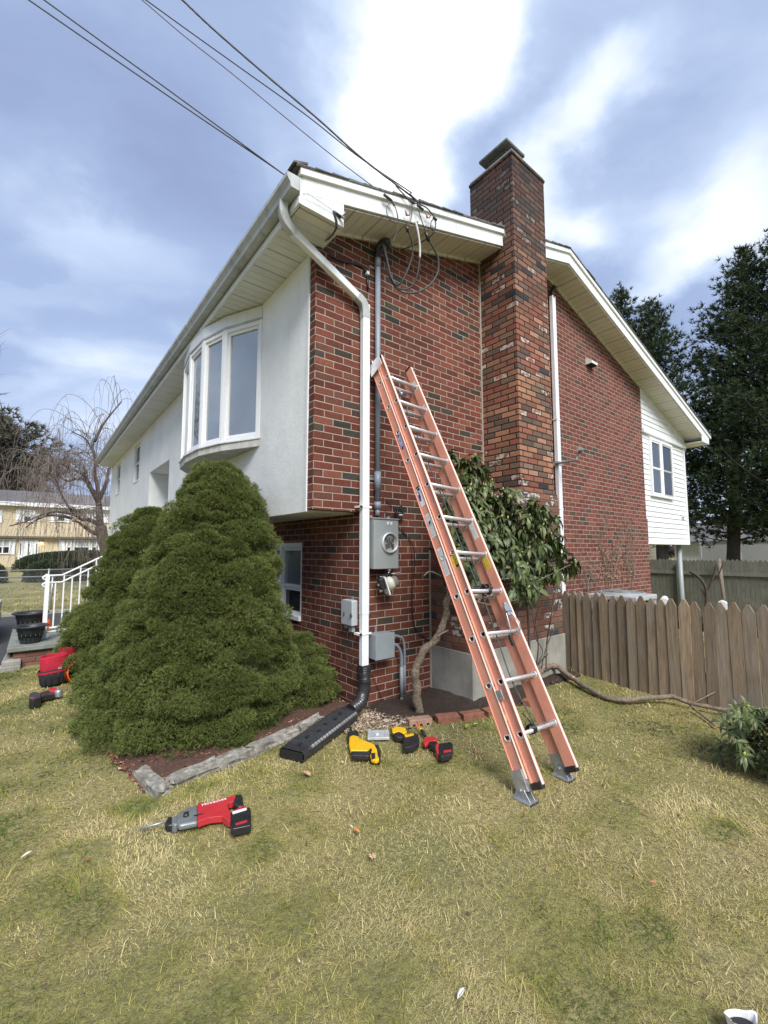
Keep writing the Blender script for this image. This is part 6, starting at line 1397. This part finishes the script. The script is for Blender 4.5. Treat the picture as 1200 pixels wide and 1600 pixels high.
# ---- trees
BARKD = plain('dark_wet_bark', (.05, .042, .034), .95, var=.4, vs=8, bmp=.8, bs=20)
def conifer(lab, base, H, R, seed, nb=150, crown0=2.0, group='tall evergreens beyond the back fence', dens=38, leafs=.22, cols=((.020, .038, .016), (.07, .105, .040)), lean=(0, 0), nm='evergreen_tree', trunkr=.27, gaps=.30):
    t = thing(nm, lab, 'tree', base, group); r_ = np.random.default_rng(seed); rr = random.Random(seed); B = Vector(base); mb = MB()
    top = B+Vector((lean[0], lean[1], H)); tr = [B+Vector((0, 0, -.2)), B.lerp(top, .3)+Vector((.1, .05, 0)), B.lerp(top, .65), top]; tb = bez(tr, 6); mb.tube(tb, [trunkr*(1-i/len(tb))**.8+.02 for i in range(len(tb))], 10); mb.build('trunk', BARKD, t)
    C = []; N = []; bb = MB()
    for i in range(nb):
        h = crown0/H+(1-crown0/H)*((i+rr.random())/nb)**.95; a = i*2.4+rr.uniform(-.5, .5); prof = min(1, .55+(h-crown0/H)*2.2)*(1-h)**.62*1.25+.03
        L = R*prof*rr.uniform(.55, 1.18); org = B.lerp(top, h); d = Vector((math.cos(a), math.sin(a), rr.uniform(-.05, .35)+.5*h)).normalized()
        pts = [org]
        for k in range(1, 7): u = k/6; pts.append(org+d*(L*u)+Vector((0, 0, -.10*L*u*u+.22*L*u**3)))
        bb.tube(pts, [.05*(1-.14*k)*(L/R+.2) for k in range(7)], 4, cap=False)
        n = max(6, int(dens*L/R*1.3)); clus = fbm(np.array([a*3]), np.array([h*20]))[0]
        for k in range(n):
            u = .15+.85*rr.random()**.75; j = min(5, int(u*6)); q = pts[j].lerp(pts[j+1], u*6-j); w_ = .16*L+.12
            o = Vector((rr.gauss(0, w_*.55), rr.gauss(0, w_*.55), rr.gauss(0, .16)-.04)); C.append(tuple(q+o)); N.append(tuple((d*.9+Vector((rr.gauss(0, .45), rr.gauss(0, .45), rr.uniform(-.15, .75)))).normalized()))
    bb.build('branches', BARKD, t); C = np.array(C); N = np.array(N); V, F = sprigs(C, N, 13, leafs, leafs*.17, .62, r_)
    f = (r_.random(len(C))*.7+.3*np.repeat(r_.random(len(C)//40+1), 40)[:len(C)])[:, None]; c = np.array(cols[0])*(1-f)+np.array(cols[1])*f; big_mesh('crown', V, F, M['needle'], t, cols=np.repeat(c, 39, 0)); return t
conifer('dark evergreen whose trunk is the leftmost above the far fence', (21.6, 4.9, -2.2), 14.8, 3.0, 51, 190, 2.4)
conifer('tall dark evergreen whose trunk is the middle one of three above the far fence', (23.0, 2.6, -2.2), 16.4, 3.2, 52, 230, 2.5, lean=(.2, -1.3))
conifer('broad dark evergreen with the rightmost trunk above the far fence', (22.6, .6, -2.2), 16.6, 3.9, 53, 240, 2.6, lean=(.4, -.9))
conifer('smaller loose evergreen left of the tall ones, rising over the roof slope', (24.5, 7.4, -2.2), 17.9, 3.3, 54, 210, 3.0)
conifer('dark evergreen filling the far right edge behind the others', (26.5, -1.8, -2.2), 16, 3.6, 55, 170, 2.6)
def twiggy(name, lab, cat, base, H, R, seed, n0, mt, r0, group=None, weep=False, dep=3):
    t = thing(name, lab, cat, base, group); rr = random.Random(seed); mb = MB(); tw = MB()
    def grow(p, d, L, r, k):
        pts = [p]; m_ = 5
        for i in range(m_):
            d = (d+Vector((rr.gauss(0, .16), rr.gauss(0, .16), rr.gauss(0, .10)+(.04 if not weep else 0)))).normalized(); pts.append(pts[-1]+d*(L/m_))
        (mb if k == dep else tw).tube(pts, [max(r*(1-.13*i), .004) for i in range(m_+1)], 6 if k == dep else 3, cap=False)
        if k: 
            for j in range(n0 if k == dep else 5):
                q = pts[rr.randrange(2, m_+1)] if k < dep else pts[rr.randrange(3, m_+1)]; a = rr.uniform(0, 6.28)
                nd = (d*.75+Vector((math.cos(a), math.sin(a), rr.uniform(-.1, .7)))*.75).normalized(); grow(q, nd, L*rr.uniform(.5, .72), r*.5, k-1)
    grow(Vector(base), Vector((0, 0, 1)), H*.45, r0, dep); mb.build('trunk', mt, t); tw.build('branches', mt, t); return t
# weeping tree past the far end of the house
wt = thing('weeping_tree', 'leafless weeping tree with arching limbs past the far end of the white wall', 'tree', tuple(at(166, 870, 1, 17)))
rr = random.Random(12); limbs = MB(); hang = MB(); mb = MB()
def wp_(px, py, dy=0): return at(px, py, 1, 17+dy)
trunk = bez([wp_(168, 905), wp_(165, 860), wp_(160, 838), wp_(157, 822)], 5); mb.tube(trunk, .20, 10); mb.build('trunk', M['bark'], wt)
LM = [([(157, 822), (155, 800), (154, 785), (148, 772), (140, 760), (133, 745), (125, 738), (108, 733)], .13, 0), ([(157, 824), (150, 817), (138, 812), (128, 812), (120, 806), (112, 800), (110, 793)], .10, -1), ([(156, 835), (145, 832), (130, 822), (122, 816), (113, 814)], .09, -.7), ([(112, 810), (95, 806), (75, 806), (58, 812), (40, 824)], .06, -1.2), ([(154, 785), (145, 770), (137, 752), (120, 748), (105, 752), (92, 742), (85, 730)], .08, .5), ([(154, 785), (152, 760), (148, 740), (150, 718), (145, 700), (150, 680)], .09, .3), ([(150, 718), (140, 695), (128, 682), (112, 675)], .05, .8), ([(148, 690), (160, 665), (175, 645), (190, 628)], .06, 1), ([(155, 780), (166, 755), (170, 735), (182, 715)], .09, 1.2), ([(125, 800), (110, 795), (97, 775), (90, 755), (82, 742), (70, 738)], .05, -.4), ([(108, 733), (95, 725), (82, 728)], .04, .2), ([(120, 806), (95, 800), (70, 803), (40, 815), (15, 822)], .05, -1.6)]
ends = []
for pts, r, dy in LM:
    c = bez([wp_(*q, dy*(i/len(pts))) for i, q in enumerate(pts)], 5); limbs.tube(c, [max(.02, r*(1-.75*i/len(c))) for i in range(len(c))], 6); ends += [(q, r) for q in c[len(c)//4:]]
limbs.build('limbs', M['twig'], wt)
for i in range(180):
    q, r = ends[rr.randrange(len(ends))]; a = rr.uniform(0, 6.28); R = rr.uniform(.4, 1.6); up_ = rr.uniform(.1, 1.1)*(1.0 if q.z > 2.5 else .5); dn_ = rr.uniform(.6, 2.2)
    o = Vector((math.cos(a), math.sin(a), 0)); p1 = q+o*R*.45+Vector((0, 0, up_*.8)); p2 = q+o*R+Vector((0, 0, up_)); p3 = q+o*R*1.35+Vector((0, 0, up_-.45*dn_)); p4 = q+o*R*1.5+Vector((0, 0, up_-dn_))
    c = bez([q, p1, p2, p3, p4], 4); hang.tube(c, [.013-.0006*k for k in range(len(c))], 3, cap=False)
    for j in range(4):
        s = c[rr.randrange(6, len(c))]; o2 = Vector((rr.uniform(-.35, .35), rr.uniform(-.35, .35), 0)); hang.tube([s, s+o2*.5+Vector((0, 0, .05)), s+o2+Vector((0, 0, -.3)), s+o2*1.15+Vector((0, 0, -rr.uniform(.5, 1.3)))], [.0065, .006, .005, .004], 3, cap=False)
hang.build('hanging_twigs', M['twig_red'], wt)
# big evergreen behind the neighbour's house, bare trees
conifer('large rounded evergreen rising behind the roof of the yellow house', (-8.6, 64, -1.5), 17.0, 11, 61, 260, 3, None, 40, .75, ((.07, .065, .045), (.17, .155, .115)), nm='rounded_evergreen', trunkr=.5)
twiggy('bare_tree', 'leafless spreading tree whose branches reach in over the left edge', 'tree', (-13.5, 40, -1.4), 23, 6, 62, 10, M['twig_red'], .30, None, dep=4)
twiggy('bare_tree', 'low reddish twiggy tree in front of the round evergreen', 'tree', (-1.5, 52, -1.4), 10, 6, 63, 8, M['twig_red'], .22, None, dep=4)
# distant wood closing the horizon
r_ = np.random.default_rng(71); n = 5200; a = r_.random(n)*2*np.pi; rd = 120+60*r_.random(n); C = np.stack([rd*np.cos(a), rd*np.sin(a), -2+r_.random(n)**1.3*(9+5*np.sin(a*7)+4*np.sin(a*17))], 1)
V, F = sprigs(C, np.tile([0, 0, .6], (n, 1)), 9, 3.4, 1.5, .9, r_); f = np.repeat(r_.random(n), 27)[:, None]
meta(big_mesh('distant_trees', V, F, M['needle'], cols=np.array((.075, .065, .055))*(1-f)+np.array((.13, .11, .09))*f), 'hazy grey brown belt of leafless woods on the horizon', 'woods', kind='stuff')

# ================================================================= neighbour's house across the lawn (Y = 44)
YH = 44; nh = thing('yellow_house', 'two storey yellow sided house with white shutters across the lawn', 'house', (-2, YH, G))
def hp(px, py, d=0): v = at(px, py, 1, YH); return v.x, v.z
zl, zm, ze, zr = hp(60, 884)[1], hp(60, 839)[1], hp(60, 792)[1], hp(60, 772)[1]
xl, xr = -13, 8.2
MB().box(xl, xr, YH+.45, YH+9, zl-.5, zm).build('lower_wall', M['tan_siding'], nh)
MB().box(xl-.1, xr+.1, YH, YH+9, zm+.06, ze+.1).build('upper_wall', M['tan_siding'], nh)
MB().box(xl-.1, xr+.1, YH+.0, YH+.6, zm-.10, zm+.06).build('jetty_board', M['bark'], nh)
mb = MB(); mb.box(xl-.5, xr+.5, YH-.5, YH-.38, ze-.02, ze+.30); mb.build('gutter', M['trim_bright'], nh); MB().box(xl-.5, xr+.5, YH-.4, YH+9.4, ze+.02, ze+.12).build('soffit', M['trim_bright'], nh)
x0, x1 = xl-.6, xr+.6; y0, y1 = YH-.5, YH+9.5; zc = zr+.65
MB().add([(x0, y0, ze+.3), (x1, y0, ze+.3), (x1, y1, ze+.3), (x0, y1, ze+.3), (x0+4.2, YH+4.5, zc), (x1-4.2, YH+4.5, zc)], [(0, 1, 5, 4), (2, 3, 4, 5), (1, 2, 5), (3, 0, 4), (3, 2, 1, 0)]).build('roof', plain('grey_brown_roof', (.17, .155, .15), .95, var=.25, vs=3, bmp=.5, bs=20), nh)
def nwin(x0p, x1p, yt, yb, shut, yy, lites=1):
    xa, za = hp(x0p, yb); xb, zb = hp(x1p, yt); mb = MB(); t = .10
    mb.box(xa, xb, yy-.10, yy-.02, zb-t, zb); mb.box(xa, xb, yy-.10, yy-.02, za, za+t); mb.box(xa, xa+t, yy-.10, yy-.02, za+t, zb-t); mb.box(xb-t, xb, yy-.10, yy-.02, za+t, zb-t); mb.box(xa+t, xb-t, yy-.08, yy-.02, (za+zb)/2-.04, (za+zb)/2+.04)
    for k in range(1, lites): xm = xa+(xb-xa)*k/lites; mb.box(xm-.05, xm+.05, yy-.09, yy-.02, za+t, zb-t)
    w_ = mb.build('window', M['trim_bright'], nh); MB().box(xa+t, xb-t, yy-.05, yy-.03, za+t, zb-t).build('pane', M['glass_dark'], w_); MB().box(xa+t, xb-t, yy-.06, yy-.052, (za+zb)/2+.05, zb-t).build('blind', M['curtain'], w_)
    for a, b in shut: sx0, sx1 = hp(a, yt)[0], hp(b, yt)[0]; MB().box(sx0, sx1, yy-.07, yy-.01, za-.05, zb+.03).build('shutter', M['trim_bright'], nh, .02)
nwin(35, 51, 797, 815.5, [(25.5, 34), (51.5, 59)], YH); nwin(88, 103.5, 797, 815.5, [(78, 87.5), (104, 112)], YH); nwin(146.5, 158, 797, 815.5, [(136.5, 146), (161, 170)], YH); nwin(-24, -9, 797, 815.5, [(-33, -25), (-4, 5)], YH)
nwin(-10, 17, 842, 866, [(17.5, 25)], YH+.45, 2)
nwin(103, 113, 844, 865, [(93, 102.5)], YH+.45); nwin(114, 141.5, 844, 865, [], YH+.45); nwin(142.5, 153, 844, 865, [(154, 163)], YH+.45)
dx0, dz0 = hp(27, 884); dx1, dz1 = hp(61, 843); mb = MB(); mb.box(dx0, dx1, YH+.36, YH+.44, dz0, dz1); dd = mb.build('double_door', M['trim_bright'], nh)
for k in range(4): w_ = (dx1-dx0)/4; MB().box(dx0+w_*k+.04, dx0+w_*(k+1)-.04, YH+.31, YH+.36, dz0+.1, dz1-.12).build('door_panel', M['trim'], dd, .02)
for px in (32, 44.5, 57): a = hp(px-1.3, 867)[0], hp(px+1.3, 849)[0]; MB().box(a[0], a[1], YH+.29, YH+.31, hp(0, 867)[1], hp(0, 849)[1]).build('glass_light', M['glass_dark'], dd)
lm = newmat('lit_lamp_glass'); lm[2].inputs['Emission Color'].default_value = (1, .62, .12, 1); lm[2].inputs['Emission Strength'].default_value = 5
q = hp(65, 848.5); MB().tube([(q[0], YH+.38, q[1]-.12), (q[0], YH+.38, q[1]+.08)], [.13, .09], 8).build('porch_lamp', lm[0], nh); MB().tube([(q[0], YH+.38, q[1]+.08), (q[0], YH+.38, q[1]+.16)], [.15, .05], 8).build('lamp_hood', M['black'], nh)
mb = MB()
for k in range(4): mb.box(dx0-.3, dx1+.3, YH-1.3+.4*k, YH+.44, zl-.9+.0, zl-.75+.18*k)
mb.build('steps', M['concrete'], nh)
mb = MB(); xx = dx0+.1
for xx in (dx0-.1, dx1+.1): mb.tube([(xx, YH-1.3, zl-.1), (xx, YH+.3, zl+.75)], .03, 5); mb.tube([(xx, YH-1.3, zl-.7), (xx, YH-1.3, zl-.1)], .03, 5)
mb.build('step_rail', M['black'], nh)
def hedge(lab, x, y, rx, ry, h, seed, zb=G):
    t = thing('clipped_hedge', lab, 'hedge', (x, y, zb), 'rounded hedges in front of the yellow house'); r_ = np.random.default_rng(seed); n = int(2600*rx*.9); d = r_.normal(0, 1, (n, 3)); d[:, 2] = np.abs(d[:, 2]); d /= np.linalg.norm(d, axis=1)[:, None]
    e = np.sign(d)*np.abs(d)**.65; P = e*np.array([rx, ry, h])*(.93+.1*r_.random((n, 1)))+np.array([x, y, zb]); V, F = sprigs(P, d, 8, .075, .03, .8, r_); f = np.repeat(r_.random(n), 24)[:, None]
    big_mesh('foliage', V, F, M['needle'], t, cols=np.array((.022, .042, .018))*(1-f)+np.array((.07, .10, .045))*f)
    mb = MB(); sv = []
    for i in range(9):
        for k in range(20):
            a, b = i/8*math.pi/2, k/20*2*math.pi; v = np.array([math.cos(a)*math.cos(b), math.cos(a)*math.sin(b), math.sin(a)]); v = np.sign(v)*np.abs(v)**.65; sv.append((x+v[0]*rx*.92, y+v[1]*ry*.92, zb+v[2]*h*.92))
    mb.add(sv, [(i*20+k, i*20+(k+1) % 20, (i+1)*20+(k+1) % 20, (i+1)*20+k) for i in range(8) for k in range(20)], 0, True); mb.build('dark_twig_core', M['twig'], t)
hedge('rounded dark hedge just right of the white porch post, in front of the yellow house', -1.35, 22, 1.35, 1.0, .95, 81); hedge('rounded brownish hedge at the left edge in front of the double door', -4.65, 22, 1.35, 1.0, .95, 82); hedge('long flat hedge under the wide window of the yellow house', 1.6, 34, 5.0, 1.2, 1.35, 83)
# chain link fences
def chain(lab, y, x0, x1, zt_, seed):
    t = thing('chain_link_fence', lab, 'fence', (x0, y, G), 'low chain link fences across the lawn'); mb = MB(); mb.tube([(x0, y, zt_), (x1, y, zt_)], .017, 6); mb.build('top_rail', M['steel'], t)
    x = x0
    while x < x1: MB().tube([(x, y, G-.1), (x, y, zt_+.03)], .022, 6).build('post', M['steel'], t); x += 2.4
    mb = MB(); h = zt_-G-.04; k = x0
    while k < x1:
        mb.tube([(k, y, zt_), (k+h, y, G+.04)], .0016, 3, cap=False); mb.tube([(k+h, y, zt_), (k, y, G+.04)], .0016, 3, cap=False); k += .075
    mb.build('mesh', M['steel'], t)
chain('nearer low chain link fence along the kerb behind the white railing', 9.9, -14, 3, -.60, 1); chain('farther chain link fence whose top rail shows just below the hedges', 13.8, -14, 3, -.58, 2)

# ================================================================= porch pier, urns, railing, cone
pr = thing('porch_steps', 'low brick pier and steps with a grey green stone cap beside the driveway', 'steps', (-2.2, 4.2, G))
mb = MB(); mb.box(-2.50, -1.75, 3.72, 5.3, G-.2, G+.20); mb.build('brick_base', M['brick_base'], pr)
MB().box(-2.56, -1.70, 3.67, 5.36, G+.20, G+.255).build('stone_cap', M['stonecap'], pr, .008)
for k in range(3): MB().box(-1.75+.35*k, -.1, 4.3, 5.3, G-.1+.0, G+.33+.16*k).build('step', M['brick_base'], pr); MB().box(-1.78+.35*k, -.1, 4.27, 5.33, G+.33+.16*k, G+.375+.16*k).build('tread', M['stonecap'], pr, .006)
ZP = G+.255
def urn(lab, x, y, z, s, sq=1.0):
    t = thing('planter_urn', lab, 'planter', (x, y, z), 'black urns by the porch steps'); P = [(.0, 0), (.115, 0), (.125, .01), (.128, .05), (.150, .14), (.158, .155), (.165, .20), (.172, .205), (.175, .225), (.215, .24), (.225, .252), (.215, .262), (.185, .258), (.165, .23), (.15, .10), (0, .09)]
    MB().lathe((x, y, z), [(a*s, b*s) for a, b in P], 36).build('bowl', plain('black_urn', (.022, .026, .030), .5, var=.3, vs=14), t); mb = MB()
    for k in range(16): a = 2*math.pi*k/16; mb.tube([(x+.130*s*math.cos(a), y+.130*s*math.sin(a), z+.05*s), (x+.151*s*math.cos(a), y+.151*s*math.sin(a), z+.14*s)], .008*s, 5)
    for k in range(12): a = 2*math.pi*k/12; q = Vector((x+.166*s*math.cos(a), y+.166*s*math.sin(a), z+.182*s)); mb.tube([q+Vector((-.022*s*math.sin(a), .022*s*math.cos(a), 0)), q+Vector((0, 0, .014*s)), q+Vector((.022*s*math.sin(a), -.022*s*math.cos(a), 0))], .006*s, 5)
    mb.build('relief', M['black'], t); MB().lathe((x, y, z+.17*s), [(0, 0), (.15*s, 0)], 20).build('soil', soil2, t); return t
urn('black urn planter standing at the front on the stone cap', -2.345, 3.93, ZP, .84); urn('black urn planter behind the front one, its rim showing above it', -2.36, 5.05, ZP+.0, 1.0)
cn = thing('orange_cone', 'small orange cone behind the white railing post', 'cone', (-2.19, 5.15, ZP)); MB().lathe((-2.16, 5.0, ZP), [(0, .0), (.055, 0), (.052, .02), (.045, .09), (.03, .14), (.0, .15)], 16).build('body', M['orange'], cn); MB().lathe((-2.16, 5.0, ZP), [(.0465, .07), (.046, .072), (.040, .10)], 16).build('band', M['cream'], cn)
rl = thing('porch_railing', 'white metal railing with curled ends rising along the steps toward the house', 'railing', (-2.18, 4.13, ZP)); W = M['trim_bright']; zA = -.315
P0 = Vector((-2.205, 4.15, 0)); DD = Vector((.97, .22, 0)).normalized(); f1 = .16; sl = .52
def rz(u): return zA + max(0, u-f1)*sl
for dz, nm in ((0, 'top_rail'), (-.095, 'second_rail'), (-.70, 'bottom_rail')):
    pts = [P0+DD*u+Vector((0, 0, rz(u)+dz)) for u in ((0, f1, .5, 1.0, 1.75) if dz > -.5 else (.05, f1, .5, 1.0, 1.75))]
    if dz > -.5: pts = [P0-DD*.0+Vector((0, 0, zA+dz-.065)), P0-DD*.045+Vector((0, 0, zA+dz-.045)), P0-DD*.055+Vector((0, 0, zA+dz-.02)), P0-DD*.03+Vector((0, 0, zA+dz))]+pts
    MB().tube(pts, .013, 8).build(nm, W, rl)
MB().box(P0.x-.022, P0.x+.022, P0.y-.022, P0.y+.022, ZP, zA).build('post', W, rl); MB().box(P0.x-.06, P0.x+.05, P0.y-.05, P0.y+.05, ZP, ZP+.012).build('base_plate', W, rl)
q = P0+DD*.0+Vector((0, .55, 0)); MB().box(q.x-.018, q.x+.018, q.y-.018, q.y+.018, ZP, zA-.0).build('post', W, rl)
for k in range(17):
    u = .09+.095*k; q = P0+DD*u; MB().box(q.x-.008, q.x+.008, q.y-.008, q.y+.008, rz(u)-.70, rz(u)-(0 if k % 2 else .095)).build('baluster', W, rl)
MB().tube([P0+Vector((0, 0, ZP+.08)), P0+DD*.35+Vector((0, 0, ZP+.08))], .01, 6).build('lower_bar', W, rl)

# ================================================================= parked car at the left edge
car = thing('parked_car', 'dark car on the driveway, only its rounded bumper corner showing at the left edge', 'car', (-3.4, 7.0, G)); cxx, cyy = -4.65, 6.85
prof = [(0, .32), (.02, .55), (.12, .68), (.75, .78), (1.25, .86), (1.75, 1.25), (2.1, 1.40), (3.1, 1.42), (3.6, 1.30), (4.15, .95), (4.5, .90), (4.55, .60), (4.5, .30)]
mb = MB(); n = len(prof); vs = []; S = [-.88, -.82, -.6, .6, .82, .88]
front = -2.74
for j, s in enumerate(S):
    k = 1 - abs(s)**6*.55
    for u, h in prof: hh = h if h < .9 else h - abs(s)*.10; vs.append((front-(u*(1) + (.16*abs(s)**3 if u < 1 else 0)), 6.0+(s*(.96 if h < .95 else .80))+.05+.75-.75, G+.12+hh-(.03 if abs(s) > .8 else 0)))
fs = [(j*n+i, j*n+i+1, (j+1)*n+i+1, (j+1)*n+i) for j in range(5) for i in range(n-1)] + [tuple(range(n)), tuple(range(6*n-1, 5*n-1, -1))] + [(j*n, (j+1)*n, (j+1)*n+n-1, j*n+n-1) for j in range(5)]
mb.add(vs, fs, 0, True); bo = mb.build('body', plain('dark_car_paint', (.02, .022, .026), .15, var=.1, spec=.8), car, .03, 3)
MB().box(front-.20, front-.02, 5.25, 6.75, G+.20, G+.38).build('bumper', M['black'], car, .04)
for yy in (5.36, 6.64): MB().box(front-.30, front-.05, yy-.14, yy+.14, G+.58, G+.72).build('headlight', glassm('lamp_lens', (.5, .52, .55), 1.5), car, .03)
mb = MB()
for k in range(5): mb.box(front-.12, front-.005, 5.55, 6.45, G+.46+k*.035, G+.475+k*.035)
mb.build('grille', M['alu'], car)
for ux in (.85, 3.6):
    for yy in (5.18, 6.82): w_ = MB().lathe((front-ux, yy, G+.36), [(0, -.10), (.2, -.10), (.33, -.10), (.35, -.06), (.35, .06), (.33, .10), (.2, .10), (0, .1)], 28, ax=((1, 0, 0), (0, 0, 1), (0, 1, 0))).build('wheel', M['rubber'], car); MB().lathe((front-ux, yy, G+.36), [(0, -.105), (.19, -.105), (.21, -.10), (.21, .10), (.19, .105), (0, .105)], 20, ax=((1, 0, 0), (0, 0, 1), (0, 1, 0))).build('rim', M['alu'], w_)
MB().prism([(front-1.36, 5.30, G+1.02), (front-1.78, 5.36, G+1.36), (front-1.78, 6.64, G+1.36), (front-1.36, 6.70, G+1.02)], (-.01, 0, .012)).build('windscreen', M['glass_dark'], car)
for yy in (5.10, 6.88): MB().box(front-3.5, front-1.9, yy, yy+.012, G+1.04, G+1.30).build('side_window', M['glass_dark'], car)

# ---- across the street, seen mirrored in the bow window
conifer('dark evergreen across the street, left of the picture', (-19, 13, -1.6), 9, 2.6, 91, 110, 1.0, 'trees across the street', 30, .3)
twiggy('bare_tree', 'leafless tree across the street, left of the picture', 'tree', (-17, 20, -1.5), 11, 5, 92, 9, M['twig_red'], .22, 'trees across the street', dep=3)
